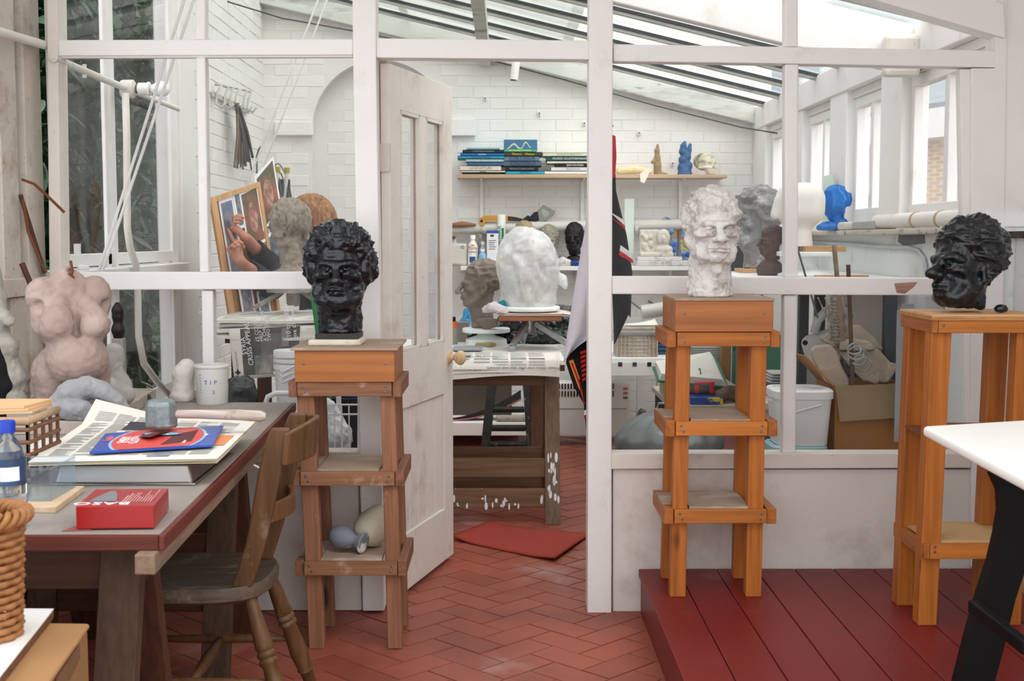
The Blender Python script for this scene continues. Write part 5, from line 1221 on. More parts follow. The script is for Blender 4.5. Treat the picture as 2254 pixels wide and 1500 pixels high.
stackbooks([(1114, 1198, 7, '1E9CBC', 'turquoise book at the bottom of the middle stack', 'ARTISTS', '0F5C74', .7, 0), (1112, 1185, 11, '17181A', 'thick black book in the middle stack', 'Histoire de la sculpture moderne', 'B8B8B8', .28, .004),
   (1110, 1192, 11, '4A6478', 'lower of two blue patterned books in the middle stack', 'COLOSSUS', '16222E', .8, 0), (1111, 1187, 11, '5B7890', 'upper of two blue patterned books in the middle stack', 'COLOSSUS', '16222E', .8, .003),
   (1110, 1194, 9, '3B3D2C', 'olive black book with yellow title in the middle stack', 'Matisse    Matisse', 'D6C22E', .6, 0), (1108, 1181, 7, '4BA77A', 'green book near the top of the middle stack', 'RAYMOND MASON', 'DDE8A0', .6, .004)])
stackbooks([(1199, 1310, 7, 'E2E1DC', 'white book at the bottom of the right stack', None, 'F0EEE4', .5, 0), (1213, 1310, 9.5, 'D6D6D4', 'grey white book with small title in the right stack', 'Germaine Richier', '777777', .35, .004), (1222, 1310, 7, '1B1714', 'black book with white title in the right stack', 'JEAN FAUTRIER', 'E8E8E8', .6, 0),
   (1204, 1310, 6, 'E0DCCB', 'thin cream book under the dark green one', None, 'F0EEE4', .5, .004), (1202, 1310, 10, '1F4A44', 'dark green book with white title in the right stack', 'PICASSO: SCULPTOR/PAINTER', 'EDEDED', .45, 0), (1195, 1310, 8, 'D3D1B4', 'cream book on top of the right stack', 'G I A C O M E T T I', '7C7A66', .6, .003)])
# book propped open on the middle stack: cover leaning back
Yb_ = YS + .05; a = at(1109, 332, YS); b = at(1183, 306, YS); zb_ = at(1109, 332.6, YS).z
pb = thing('book', 'blue book propped up on the middle stack showing a wavy cover', 'book', V((a.x + b.x) / 2, Yb_, zb_ + .0005), 'books on the oak shelf')
g = G(); p0, p1 = V(a.x, YS + .02, zb_ + .0008), V(b.x, YS + .02, zb_ + .0008); up = V(0, .05, b.z - zb_); g.prism([p0, p1, p1 + up, p0 + up], (0, .012, 0)); obj('cover', g, mat('book_cloth_deep_blue', '2A5A80', .4, .1, 10), pb)
g = G()
def onc(u, v): return p0 + (p1 - p0) * u + up * v + V(0, -.0012, 0)
for (u0, v0, u1, v1, w_) in ((.08, .12, .30, .6, .06), (.30, .6, .50, .15, .07), (.5, .15, .66, .75, .06), (.66, .75, .80, .3, .05)):
 for k in range(6):
  s0, s1_ = k / 6, (k + 1) / 6; f = lambda q: (u0 + (u1 - u0) * q, v0 + (v1 - v0) * (3 * q * q - 2 * q ** 3)); A_, B_ = f(s0), f(s1_)
  g.quad(onc(A_[0], A_[1] - w_), onc(B_[0], B_[1] - w_), onc(B_[0], B_[1] + w_ * 1.6), onc(A_[0], A_[1] + w_ * 1.6))
obj('printed_waves', g, mat('olive_print', 'A9B382', .5, .1, 20), pb, kind='stuff')
g = G(); g.quad(onc(.02, .02), onc(.95, .02), onc(.95, .16), onc(.02, .16)); obj('printed_band', g, WHITEP, pb)
# ------------------------------------------------------------------ figures on the oak shelf (right)
OCH = mat('ochre_wax', '8F7A55', .6, .2, 24, .4, 60); BLUEW = mat('blue_painted_clay', '2A5584', .55, .12, 14, .4, 60); CREAM = mat('creamy_bone', 'D9C99C', .6, .12, 14, spots=(('B28E45', 8, .55, .7),))
def small(name, pts, m_, label, px, pz, Y=8.6, step=.004, k=.012, a=.002, sd=0.0, rot=0, sc=1.0, cat='figurine'):
 p = at(px, 400, Y); return lump(name, pts, m_, label, V(p.x, Y, pz + .0006), rot, step, k, a, sc, sd, cat)
small('reclining_figurine', [[(-.11, 0, .025, .024), (-.05, 0, .03, .026), (0, 0, .035, .026), (.05, 0, .03, .022), (.10, 0, .022, .018)], [(.0, 0, .05, .015)]], CREAM, 'cream reclining figurine at the left end of the right-hand shelf', 1398, zsh, sd=1)
small('figurine', [[(0, 0, .01, .026), (0, 0, .06, .024), (-.002, 0, .11, .020), (-.004, 0, .16, .016), (0, 0, .20, .009)], [(-.01, 0, .10, .014), (-.035, -.01, .085, .012)], [(.03, 0, .008, .014), (.06, 0, .006, .010)]], OCH, 'thin ochre standing figurine on the oak shelf', 1447, zsh, sd=2)
small('figurine', [[(0, 0, .012, .05), (.0, 0, .02, .045)], [(-.015, 0, .05, .035), (.02, 0, .06, .03), (-.012, 0, .10, .030), (.012, 0, .12, .026), (-.014, 0, .155, .024), (-.010, 0, .195, .020), (-.002, 0, .218, .010)], [(.015, 0, .12, .022), (.028, 0, .165, .016), (.034, 0, .20, .012)]], BLUEW, 'blue twisted figurine beside the skull', 1507, zsh, sd=3, k=.009)
# skull
S = SDF((-.09, -.12, -.01), (.09, .10, .155), .0038)
S.U(S.ell((0, .005, .09), (.066, .084, .062)), .01); S.U(S.ell((0, -.05, .045), (.045, .035, .045)), .02); S.U(S.rbox((0, -.06, .012), (.03, .02, .014), .008), .012)
for s in (-1, 1):
 S.S(S.ell((s * .026, -.085, .065), (.017, .022, .016)), .006); S.U(S.cap((s * .045, -.062, .045), (s * .060, -.01, .045), .008), .008); S.S(S.ell((s * .056, -.04, .07), (.012, .03, .018)), .012)
S.S(S.ell((0, -.088, .042), (.009, .015, .013)), .004)
put('skull', sdfmesh('skull', S, lambda v, n: .001 * fbm(v, 60, 2), 1.0, 0.0), mat('mossy_bone', 'CFC8B4', .6, .08, 14, spots=(('7C7A4A', 7, .50, .62), ('A8955C', 9, .58, .7))), V(at(1552, 380, 8.58).x, 8.58, zsh + .0006), (0, 0, .55), label='mossy human skull at the right end of the oak shelf', cat='skull', scale=(1.02, 1.02, 1.0))
# ------------------------------------------------------------------ saws above the pipe
YWALL = YB - .02
YEL = wood('yellow_ochre_handle', 'B07A2C', 'C89240', 'X', .4, 14, False); SAWB = mat('dark_saw_blade', '3A3430', .45, .2, 14, metal=.6, spots=(('6E4A30', 10, .55, .7),)); GRYH = mat('grey_green_plastic', '8E9386', .5, .05, 8); NAVY = mat('navy_saw_guard', '1E2434', .5)
def flat(pxs, Y, th, m_, nm, par, **k): g = G(); g.prism([at(x, y, Y) for x, y in pxs], (0, th, 0)); return obj(nm, g, m_, par, bevel=.002, **k)
bs = thing('bow_saw', 'curved pruning saw with yellow handle resting on the wall pipe', 'saw', at(1100, 490, YWALL - .05)); Yq = 8.63
flat([(1054, 487), (1058, 479), (1068, 475), (1100, 474), (1118, 475), (1118, 487), (1075, 487), (1067, 490), (1066, 497), (1058, 498)], Yq, .02, YEL, 'handle', bs)
flat([(1118, 476), (1135, 478), (1155, 483), (1166, 490), (1150, 488), (1130, 487), (1118, 487)], Yq + .006, .005, SAWB, 'blade', bs); obj('rivet', G().lathe([(.009, 0), (.009, .003)], at(1060, 487, Yq), 10, (0, -1, 0)), DARK, bs)
hs = thing('hand_saw', 'hand saw with grey green handle leaning above the stone heads', 'saw', at(1185, 480, YWALL - .03)); Yq = 8.66
g = G(); gp = [(1179, 468), (1196, 451), (1222, 465), (1220, 473), (1203, 487), (1187, 485)]; hp = [(1191, 464), (1196, 459.5), (1209, 467.5), (1209, 472), (1202, 479), (1198, 479)]
for k in range(6):
 k2 = (k + 1) % 6; q_ = [at(*gp[k], Yq), at(*gp[k2], Yq), at(*hp[k2], Yq), at(*hp[k], Yq)]; g.prism(q_, (0, .022, 0))
obj('handle', g, GRYH, hs); flat([(1160, 484), (1176, 467), (1184, 466), (1187, 485), (1180, 488), (1172, 484)], Yq - .002, .020, NAVY, 'guard', hs); flat([(1135, 494), (1162, 474), (1183, 487), (1180, 494)], Yq + .008, .003, SAWB, 'blade', hs)
wr_ = thing('wooden_rasp', 'old brown wooden tool lying along the wall pipe by the door', 'tool', at(1020, 495, 8.64)); g = G()
for (x0, y0, x1, y1, r0, r1) in ((985, 497, 1048, 494, .012, .02),): g.tube([at(x0, y0, 8.63), at((x0 + x1) / 2, y0 - 3, 8.63), at(x1, y1 + 1, 8.63)], [r0, .022, .008], 10)
obj('shaft', g, wood('old_brown_tool', '7A5038', '946A4C', 'X', .6, 16, False), wr_, smooth=True)
# ------------------------------------------------------------------ bottles on the white shelf
def bot(px, pw, ytop, label, col, cap, cat='bottle', prof=None, Y=8.57, name='bottle', cyl=False, tm_=None):
 c = at(px, 580, Y); c.z = zl_ + .0006; r = at(px + pw / 2, 580, Y).x - c.x; H = at(px, ytop, Y).z - c.z
 t = thing(name, label, cat, c); m_ = mat(col[0], col[1], .4, .05, 10)
 pr = prof or [(r * .95, 0), (r, H * .03), (r, H * .62), (r * .8, H * .72), (r * .42, H * .82), (r * .40, H * .86)]
 obj('bottle_body', G().lathe(pr, c, 24), m_, t, smooth=True, autos=40)
 if cap: obj('cap', G().lathe([(r * .52, H * .86), (r * .5, H * .99), (r * .45, H), (0, H)], c, 18), mat(cap[0], cap[1], .4), t, smooth=True, autos=40)
 return t, c, r, H
t, c, r, H = bot(1041, 22, 518, 'white turpentine bottle with printed label on the white shelf', ('white_bottle', 'E8E6E0'), ('white_cap', 'F0F0EE'))
text('Pure', .034, c + V(0, -r - .001, H * .58), (1, 0, 0), (0, 0, 1), mat('red_lettering', 'C02A2A', .5), t, align='CENTER'); text('Turpentine', .019, c + V(0, -r - .001, H * .46), (1, 0, 0), (0, 0, 1), INKD, t, align='CENTER')
def wrap(t, c, r, z0, z1, a0, a1, m_, nm, n=8):
 g = G()
 for k in range(n):
  b0, b1 = math.radians(a0 + (a1 - a0) * k / n), math.radians(a0 + (a1 - a0) * (k + 1) / n); g.quad(*[c + V(r * math.cos(q), r * math.sin(q), z) for q, z in ((b0, z0), (b1, z0), (b1, z1), (b0, z1))])
 return obj(nm, g, m_, t)
wrap(t, c, r * 1.01, H * .10, H * .30, -130, -60, BLUEW, 'label_picture'); wrap(t, c, r * 1.01, H * .64, H * .70, -110, -70, mat('yellow_print', 'D8B020', .5), 'label_emblem')
bot(1058, 17, 516, 'grey glass bottle behind the turpentine bottle', ('grey_glass', '8F8E88'), ('grey_cap', 'A5A49E'), Y=8.68)
t, c, r, H = bot(1063, 16, 532, 'small clear bottle with tall white cap on the white shelf', ('pale_clear_bottle', 'B9C2C4'), ('white_cap', 'F0F0EE'), Y=8.60)
t, c, r, H = bot(1062, 17, 549, 'little blue bottle with white cap in front of its neighbour', ('light_blue_liquid', '7FB2D4'), ('white_cap', 'F0F0EE'), Y=8.53)
# jerrycan jug
cj = at(1009, 580, 8.60); jw = .055; Hj = at(1014, 527, 8.57).z - zl_
jg = thing('plastic_jug', 'grubby white plastic jug with grip hole beside the turpentine', 'jug', V(cj.x, 8.61, zl_))
S = SDF((-.09, -.06, -.01), (.09, .06, Hj + .03), .004); S.U(S.rbox((0, 0, Hj * .42), (.062, .04, Hj * .42), .02), .01); S.U(S.cap((-.035, 0, Hj * .9), (-.035, 0, Hj * .99), .022), .012); S.S(S.cap((.015, -.08, Hj * .70), (.04, -.08, Hj * .66), .012), .006); S.S(S.cap((.028, -.09, Hj * .68), (.028, .09, Hj * .68), .012), .006)
put('jug_body', sdfmesh('jug_body', S, None, 1, 0.0), mat('grubby_white_plastic', 'CFCAC0', .5, .08, 10, spots=(('9C9488', 10, .6, .75),)), V(cj.x, 8.61, zl_ + .0006), parent=jg); obj('jug_cap', G().lathe([(.018, Hj), (.018, Hj + .02), (0, Hj + .021)], V(cj.x - .035, 8.57, zl_), 16), mat('dark_cap', '4A4844', .5), jg)
# tall white carton with blue lid
g, a, b = face(1072, 514, 1097, 585, 8.52, .07); a.z = zl_ + .0006; tc_ = thing('carton', 'tall white carton with a blue top beside the spray can', 'box', V((a.x + b.x) / 2, 8.55, a.z))
g = G().box((a.x, 8.52, a.z), (b.x, 8.59, b.z)); obj('carton_body', g, mat('white_carton', 'E6E4E8', .5), tc_); obj('carton_top', G().box((a.x - .0005, 8.5195, b.z), (b.x + .0005, 8.5905, b.z + .018)), BLUE, tc_)
g = G()
for k in range(5): z = b.z - .05 - .014 * k; g.quad(V(a.x + .012, 8.5192, z), V(a.x + .06 - .006 * (k % 3), 8.5192, z), V(a.x + .06 - .006 * (k % 3), 8.5192, z + .004), V(a.x + .012, 8.5192, z + .004))
g.quad(V(a.x + .022, 8.5192, b.z - .022), V(a.x + .046, 8.5192, b.z - .022), V(a.x + .046, 8.5192, b.z - .008), V(a.x + .022, 8.5192, b.z - .008)); obj('printed_lines', g, INKD, tc_, kind='stuff')
# spray can
c = at(1104, 580, 8.64); c.z = zl_ + .0006; r = .030; H = at(1104, 473, 8.64).z - c.z
sp = thing('spray_can', 'tall white and green spray can behind the carton', 'can', c); obj('can_body', G().lathe([(r, 0), (r, H * .74), (r * .94, H * .77)], c, 28), mat('white_can', 'E2E6E2', .35), sp, smooth=True, autos=40); obj('can_lid', G().lathe([(r * .98, H * .772), (r * .98, H * .985), (r * .9, H), (0, H)], c, 28), mat('white_cap', 'F0F0EE', .4), sp, smooth=True, autos=40)
GRN = mat('green_print', '1F7A50', .45); wrap(sp, c, r * 1.012, H * .36, H * .74, -90, -58, GRN, 'green_stripe')
text('MAXWAX', .040, c + V(-.014, -r * 1.0 - .0005, H * .52), (0, 0, 1), (-1, 0, 0), GRN, sp, align='CENTER')
t, c, r, H = bot(1103, 12, 545, 'small yellow and white tin half hidden by the wrapped head', ('white_tin', 'DDDAD0'), None, cat='tin', name='tin', Y=8.55, prof=[(.02, 0), (.02, .10), (.018, .105)]); wrap(t, c, .0204, .03, .055, -150, -30, mat('yellow_print', 'D8B020', .5), 'label_band')
# stone heads on the shelf
STONE1 = mat('tan_stone', 'A08B70', .85, .12, 20, .6, 70, spots=(('7C6A54', 14, .55, .7),)); STONE2 = mat('grey_stone', '8F897C', .85, .15, 20, .6, 70, spots=(('5F5A50', 16, .55, .7), ('B5AFA0', 12, .6, .72)))
def minihead(m_, label, px, Y, z, size, rot, hair=.006, neck=.06, disp=None, name='small_bust', cat='sculpture', tilt=0, **kw):
 S = head_sdf(.0062, hair=hair, hairtop=hair, neck=neck, lids=False, **kw); S.cutz(-neck)
 me = sdfmesh(name, S, disp or clay_disp(.006, 30, .003, 80, px * .1, hair=.006), size, None); p = at(px, 500, Y)
 return put(name, me, m_, V(p.x, Y, z + neck * size + .0006), (tilt, 0, rot), label=label, cat=cat)
minihead(STONE1, 'tan stone head half hidden behind the wrapped head', 1156, 8.55, zl_ + .095, .70, .3, hair=.010, neck=.03)
obj('plinth_block', G().box((at(1156, 500, 8.55).x - .05, 8.50, zl_ + .0005), (at(1156, 500, 8.55).x + .05, 8.60, zl_ + .095)), STONE1, bpy.data.objects['small_bust'])
bpy.data.objects['plinth_block'].location = -bpy.data.objects['small_bust'].location
minihead(STONE2, 'grey stone head beside the tan one on the white shelf', 1207, 8.56, zl_, .78, -.15, neck=.09, hair=.008)
minihead(mat('sooty_black', '1B1A19', .6, .3, 20, .4, 60), 'small black bearded bust on the white shelf by the towel', 1264, 8.56, zl_ + .075, .72, -.2, neck=.04, hair=.006)
b_ = [o for o in bpy.data.objects if o.name.startswith('small_bust') and 'black' in o['label']][0]
S = SDF((-.08, -.06, -.01), (.08, .06, .1), .005); S.U(S.ell((0, 0, .025), (.06, .045, .05)), .01); me = sdfmesh('bust_base', S, lambda v, n: .004 * fbm(v, 30, 2), 1, 0.0); o_ = put('bust_base', me, MATS['sooty_black'], (0, 0, 0)); o_.parent = b_; o_.location = (0, 0, -.075 - .04 * .72); o_.rotation_euler = (0, 0, .2)
small('pebble_heap', [[(-.03, 0, .02, .03), (.0, 0, .04, .03), (.02, -.02, .02, .025)]], mat('striped_grey_rag', '6C6C72', .9, .4, 50, col2='C9C9CC'), 'striped grey lump beside the black bust', 1238, zl_, Y=8.60, a=.006, cat='stone')
small('plaster_fragment', [[(-.03, 0, .02, .028), (.0, -.01, .024, .03), (.035, 0, .02, .026)]], PLASTERH, 'white curled plaster fragment at the front of the white shelf', 1240, zl_, Y=8.52, a=.006, cat='plaster')
obj('blue_dish', G().lathe([(.03, 0), (.042, .018), (.045, .034), (.040, .034), (.036, .018), (0, .008)], V(at(1271, 580, 8.5).x, 8.5, zl_ + .0006), 24), BLUE, None, loc=V(at(1271, 580, 8.5).x, 8.5, zl_), smooth=True, label='deep blue dish under the small black bust', cat='dish')
# ------------------------------------------------------------------ right part of the white shelf
sl1 = at(1400, 578, 8.48)
g, a, b = face(1400, 577, 1523, 590, 8.46, .16); a.z = zl_ + .0006; obj('plaster_slab', G().box((a.x, 8.46, zl_ + .0006), (b.x, 8.66, zl_ + .034)), PLASTERH, None, loc=(a.x, 8.5, zl_), bevel=.004, label='wide white plaster slab, lower of two on the right shelf', cat='slab')
obj('plaster_slab', G().box((a.x + .012, 8.48, zl_ + .0346), (a.x + .31, 8.66, zl_ + .062)), PLASTERH, None, loc=(a.x, 8.5, zl_ + .0346), bevel=.005, label='shorter white plaster slab under the hooded relief', cat='slab')
zr = zl_ + .0626
rl = thing('relief', 'cream plaster relief of a hooded woman with sketched figures', 'relief', V(at(1440, 560, 8.5).x, 8.52, zr))
x0, x1 = at(1408, 560, 8.52).x, at(1482, 560, 8.52).x; RELM = mat('cream_plaster', 'CFC9BC', .85, .05, 12, .5, 60, spots=(('A2967F', 18, .6, .7),))
S = SDF((-.13, -.07, -.01), (.13, .05, .23), .005); S.U(S.rbox((-.03, .012, .09), (.082, .012, .09), .006), .004); S.U(S.rbox((0, -.01, .012), (.112, .03, .014), .006), .004)
S.U(S.ell((.045, -.015, .125), (.045, .032, .058)), .01); S.S(S.ell((.042, -.05, .12), (.030, .018, .040)), .006); S.U(S.ell((.042, -.028, .118), (.025, .020, .034)), .004); S.U(S.cap((.042, -.05, .125), (.042, -.052, .112), .004), .004); S.U(S.cap((.034, -.044, .10), (.05, -.044, .10), .003), .003); S.U(S.ell((.05, -.01, .045), (.06, .035, .035)), .012)
for (x, z, r) in ((-.07, .12, .016), (-.04, .13, .014), (-.08, .07, .02), (-.04, .08, .018), (-.06, .04, .018), (-.09, .14, .010)): S.U(S.ell((x, -.004, z), (r, .012, r * 1.3)), .006)
put('relief_panel', sdfmesh('relief_panel', S, lambda v, n: .0025 * fbm(v, 50, 3), 1, 0.0), RELM, V((x0 + x1) / 2, 8.53, zr + .0006), parent=rl)
PALM = NB('daubed_palette'); v_ = PALM.coords(); vo = PALM.add('ShaderNodeTexVoronoi'); vo.inputs['Scale'].default_value = 38; PALM.link(v_, vo.inputs['Vector']); bs_ = PALM.add('ShaderNodeBsdfPrincipled')
sp_ = PALM.add('ShaderNodeSeparateColor'); PALM.link(vo.outputs['Color'], sp_.inputs[0])
PALM.link(PALM.ramp(sp_.outputs[0], [(0, lin('2C4E9A')), (.2, lin('3F6FB8')), (.4, lin('7C9CC8')), (.55, lin('C9B23A')), (.7, lin('A0522C')), (.8, lin('8FA2B5')), (.95, lin('6E8A5A'))]), bs_.inputs['Base Color']); PALM.link(bs_.outputs[0], PALM.out.inputs[0])
def palette(px0, px1, py0, py1, Y, label, extra):
 a, b = at(px0, py1, Y), at(px1, py0, Y); cx, cz = (a.x + b.x) / 2, (a.z + b.z) / 2; rx_, rz_ = (b.x - a.x) / 2, (b.z - a.z) / 2; g = G(); pts = [V(cx + rx_ * math.cos(q), Y, max(zl_ + .001, cz + rz_ * math.sin(q))) for q in [2 * math.pi * k / 36 for k in range(36)]]; g.prism(pts, (0, .008, 0))
 t = thing('palette', label, 'palette', V(cx, Y, zl_)); obj('board', g, PALM.m, t)
 rr = random.Random(px0)
 for k in range(9):
  p = V(cx + rx_ * rr.uniform(-.6, .6), Y - .001, cz + rz_ * rr.uniform(-.7, .7)); obj('paint_daub', G().lathe([(.02, 0), (.016, .006), (.004, .012)], p, 9, (0, -1, 0), sx=rr.uniform(.7, 1.5)), mat('daub_' + extra[k % len(extra)], extra[k % len(extra)], .4, .2, 40, .6, 80), t, smooth=True)
palette(1441, 1492, 478, 592, 8.66, 'paint daubed oval palette behind the relief', ['2C54A8', '3A66B4', '7C9CC8', 'A87050', '2C54A8', '8FB0D0'])
palette(1497, 1545, 478, 590, 8.64, 'second daubed palette with yellow, partly behind the plaster head', ['E2D21E', 'E2D21E', 'C04A3A', '7C9CC8', 'D8D8E0', '2C54A8'])
obj('mirror_glass', (lambda g: g)(face(1374, 438, 1396, 560, 8.60, .006)[0]), mat('greenish_glass_edge', 'C9D8C8', .1, .05, 5, spec=.8), None, loc=at(1385, 560, 8.6), label='narrow greenish glass panel beside the hanging towel', cat='panel')
# paper scrap hooked on the shelf edge, wall screws
g = G(); g._add([at(x, y, YS - .006) for x, y in ((1408, 383), (1432, 366), (1430, 380), (1418, 404), (1410, 400))], [(0, 1, 2, 3, 4)]); obj('torn_paper', g, mat('cream_paper', 'EDE3CF', .8), None, loc=at(1418, 385, YS), label='torn cream paper hanging over the shelf edge', cat='paper')
# ------------------------------------------------------------------ the work table in the back room
TB = thing('work_table', 'paint spattered table on trestles seen through the open door', 'table', (-.2, 6.5, 0)); BZT = .785
xr_ = at(1244, 800, 5.98).x
obj('table_top', G().box((-.62, 5.98, BZT - .022), (xr_, 7.25, BZT)), WT, TB, bevel=.002); obj('edge_strip', G().box((-.62, 5.972, BZT - .05), (xr_ - .002, 5.9795, BZT - .022)), DKX, TB)
SPAT = ('E4E2DC', 9, .66, .68)
TGL = wood('grey_brown_trestle', '5E4C3E', '76634F', 'Z', .7, 16, False, spots=(SPAT,)); TGX = wood('grey_brown_trestle_across', '644A36', '7D624A', 'X', .7, 16, False); TBR = wood('brown_trestle_leg', '52382A', '6A4A36', 'Z', .7, 16, False)
trestle('spattered brown trestle under the table beyond the door', -.5, at(1222, 1000, 5.98).x - .01, 6.22, .24, BZT - .052, (TGL, TGX, TBR), (.12, .26), lw=.072, th=.020)
_tr = [o for o in bpy.data.objects if o.name.startswith('trestle') and o.get('label', '').startswith('spattered')][0]; rq = random.Random(12); g = G(); _yl = 5.98 - .004
for k in range(46):
 if k < 28: zc_, xx, kk = .12 + rq.uniform(-.038, .04), at(1222, 1000, 5.98).x - rq.uniform(.05, .50), 0
 else: zc_, xx, kk = rq.uniform(.03, .34), at(1222, 1000, 5.98).x - .01 + rq.uniform(-.03, .03), 1
 yy = 6.22 - (.035 + .205 * (1 - zc_ / (BZT - .052))) - (.0118 if not kk else .0208); w_, h_ = rq.uniform(.003, .008), rq.uniform(.006, .04) * (1.3 if kk else 1); sl_ = .205 / (BZT - .052)
 pts = [V(xx + w_ * math.cos(q), yy + sl_ * h_ * .5 * math.sin(q) * kk - .0006, max(.012, zc_ + h_ * .5 * math.sin(q))) for q in [2 * math.pi * j / 10 for j in range(10)]]; g._add(pts, [tuple(range(10))])
obj('paint_drips', g, WHITEP, _tr, kind='stuff')
trestle('second trestle under the far end of the back table', -.5, .18, 7.05, .2, BZT - .03, (TBR, TGX, TBR), (), lw=.072, th=.02)
bpy.data.objects['edge_strip'].location.z += 0
# newspapers on the table, front one hanging over the edge
def draped(X0, X1, Yk, Yf, z0, hang, wav, s):
 def f(u, v):
  x = X0 + (X1 - X0) * u; L = (Yk - Yf) + hang; d = v * L; w_ = wav * (math.sin(7 * u + s) + .6 * math.sin(13 * u + 2 * s))
  if d < hang: return V(x, Yf - .012 - .010 * (1 - d / hang) + w_ * .3 * (1 - d / hang), z0 - (hang - d) * (.85 + .12 * math.sin(6 * u + s)) + .004)
  return V(x, Yf + (d - hang), z0 + .004 + max(0, w_) * .35 * math.exp(-((d - hang) / .12)))
 return f
bn = thing('newspaper', 'pale newspaper hanging over the front edge of the back table', 'newspaper', V(-.1, 6.1, BZT)); xl_ = -.60; xr2 = at(1232, 800, 5.98).x
for k in range(3):
 f_ = draped(xl_, xr2 - .01 * k, 6.32 + .02 * k, 5.975, BZT + .001 + .0022 * (2 - k), .105 - .022 * k, .018, k * .7); obj('sheet', G().sheet(f_, 34, 12, V(0, 0, -.0009)), PAPER, bn, smooth=True)
f2 = draped(xl_, xr2, 6.32, 5.9735, BZT + .0062, .105, .018, 0)
newsprint(bn, lambda u, v: f2(u, v) + V(0, -.0012, 0), 9, 22, 11, .03, .93, .14, .95, photos=())
text('the volume', .028, V(at(1066, 793, 5.97).x, 6.02, BZT + .0135), (-1, .05, 0), (0, -1, .2), INKD, bn, align='CENTER'); text('turn up', .028, V(at(1066, 790, 5.97).x, 6.06, BZT + .0135), (-1, .05, 0), (0, -1, .2), INKD, bn, align='CENTER')
text('Private clinics over offer this new concern', .020, f2(.80, .10) + V(0, -.006, .0), f2(.70, .10) - f2(.9, .10), (0, -.1, -1), INKD, bn, align='CENTER')
g = G(); g.box((at(1018, 790, 6.0).x, 6.03, BZT + .0125), (at(1035, 790, 6.0).x, 6.10, BZT + .0135)); obj('printed_picture', g, mat('dull_purple_print', '6A5A68', .6), bn)
g, a, b = face(995, 768, 1060, 776, 6.36, .2); obj('folded_newspaper', G().box((a.x, 6.36, BZT + .011), (b.x, 6.58, BZT + .020)), mat('grey_printed_paper', '8E9096', .7, .15, 40), None, loc=(a.x, 6.4, BZT), bevel=.002, label='folded grey newspaper on the back table by the door knob', cat='newspaper')
# modelling stand with wrapped head
Ym = 6.62; cS = at(1166, 700, Ym); zbd = at(1166, 707, Ym - .18).z
ms = thing('modelling_stand', 'metal tripod modelling stand with brown board carrying the wrapped head', 'stand', V(cS.x, Ym, BZT)); ALU = mat('cast_aluminium', 'A3A5A6', .35, .1, 14, .3, 50, metal=.8)
for ang_, L in ((math.radians(-118), .20), (math.radians(-22), .22), (math.radians(100), .2)):
 d = V(math.cos(ang_), math.sin(ang_), 0); a_ = V(cS.x, Ym, BZT + .135) + d * .03; b_ = V(cS.x, Ym, BZT + .026) + d * L; obj('foot', G().beam(a_, b_, .022, .032), ALU, ms, bevel=.004); obj('foot_pad', G().box(b_ - V(.016, .016, .014), b_ + V(.016, .016, .004)), ALU, ms, bevel=.003)
obj('column', G().lathe([(.040, .085), (.034, .10), (.030, .155), (.032, .17), (.020, .172), (.018, .26)], V(cS.x, Ym, BZT), 20), ALU, ms, smooth=True, autos=40); obj('collar', G().lathe([(.022, .174), (.022, .19)], V(cS.x, Ym, BZT), 16), mat('brass', '9A7A3C', .35, .1, 10, metal=.8), ms)
obj('clamp_knob', G().lathe([(.014, 0), (.024, .006), (.024, .03), (.012, .04)], V(cS.x + .018, Ym - .01, BZT + .2), 8, (1, -.2, 0)), mat('black_plastic', '18181A', .4), ms)
bx0, bx1 = at(1086, 700, Ym).x, at(1239, 700, Ym - .19).x; obj('stand_board', G().box((bx0 + .03, Ym - .19, zbd), (bx1 - .005, Ym + .19, zbd + .026)), wood('brown_stand_board', '7A4630', '9A6244', 'X', .55, 14, False), ms, bevel=.002)
zq = zbd + .0266
for k in range(3):
 obj('paper_sheet', G().sheet(lambda u, v: V(bx0 + .0 + .012 * k + (bx1 - bx0 + .03) * u, Ym - .195 + .012 * k + .36 * v, zq + .002 + .004 * k + .010 * max(0, .12 - u) / .12 - .05 * max(0, u - .88) * (1 + .3 * k)), 16, 6, .0012), mat('pinkish_sheet', 'D6C6BC', .8, .06, 8), None, loc=V(bx0, Ym, zq + .004 * k), smooth=True, label='pinkish paper sheet, %s of three under the white turning disc' % ['lowest', 'middle', 'topmost'][k], cat='paper', group='papers on the modelling stand')
zdisc = zq + .0165
obj('turning_disc', G().lathe([(.155, 0), (.162, .004), (.162, .020), (.155, .024)], V(cS.x - .005, Ym, zdisc), 40), mat('white_disc', 'E8EDEA', .4), None, loc=V(cS.x, Ym, zdisc), smooth=True, label='round white turning disc under the wrapped head', cat='disc')
# head wrapped in clear plastic
zw = zdisc + .0246; wh = thing('wrapped_head', 'clay head shrouded in a translucent plastic bag on the modelling stand', 'sculpture', V(cS.x, Ym, zw))
S = head_sdf(.006, hair=.01, hairtop=.01, neck=.10, lids=False); S.cutz(-.10); put('clay_core', sdfmesh('clay_core', S, clay_disp(.005, 30, .003, 80, 3, hair=.005), 1.0), CLAYL, V(cS.x, Ym, zw + .115), (0, 0, .2), parent=wh)
Hh = at(1166, 506, Ym).z - zw
S = SDF((-.2, -.19, -.01), (.2, .19, Hh + .03), .006)
S.U(S.ell((0, 0, Hh * .56), (.158, .135, Hh * .44)), .02); S.U(S.cap((-.0, 0, Hh * .12), (0, 0, Hh * .3), .135, .14), .04); S.U(S.ell((0, 0, .035), (.128, .12, .045)), .02); S.U(S.cap((-.10, 0, Hh * .8), (-.06, 0, Hh * .92), .035), .04); S.U(S.cap((.135, 0, Hh * .42), (.20, -.01, Hh * .30), .012, .03), .015)
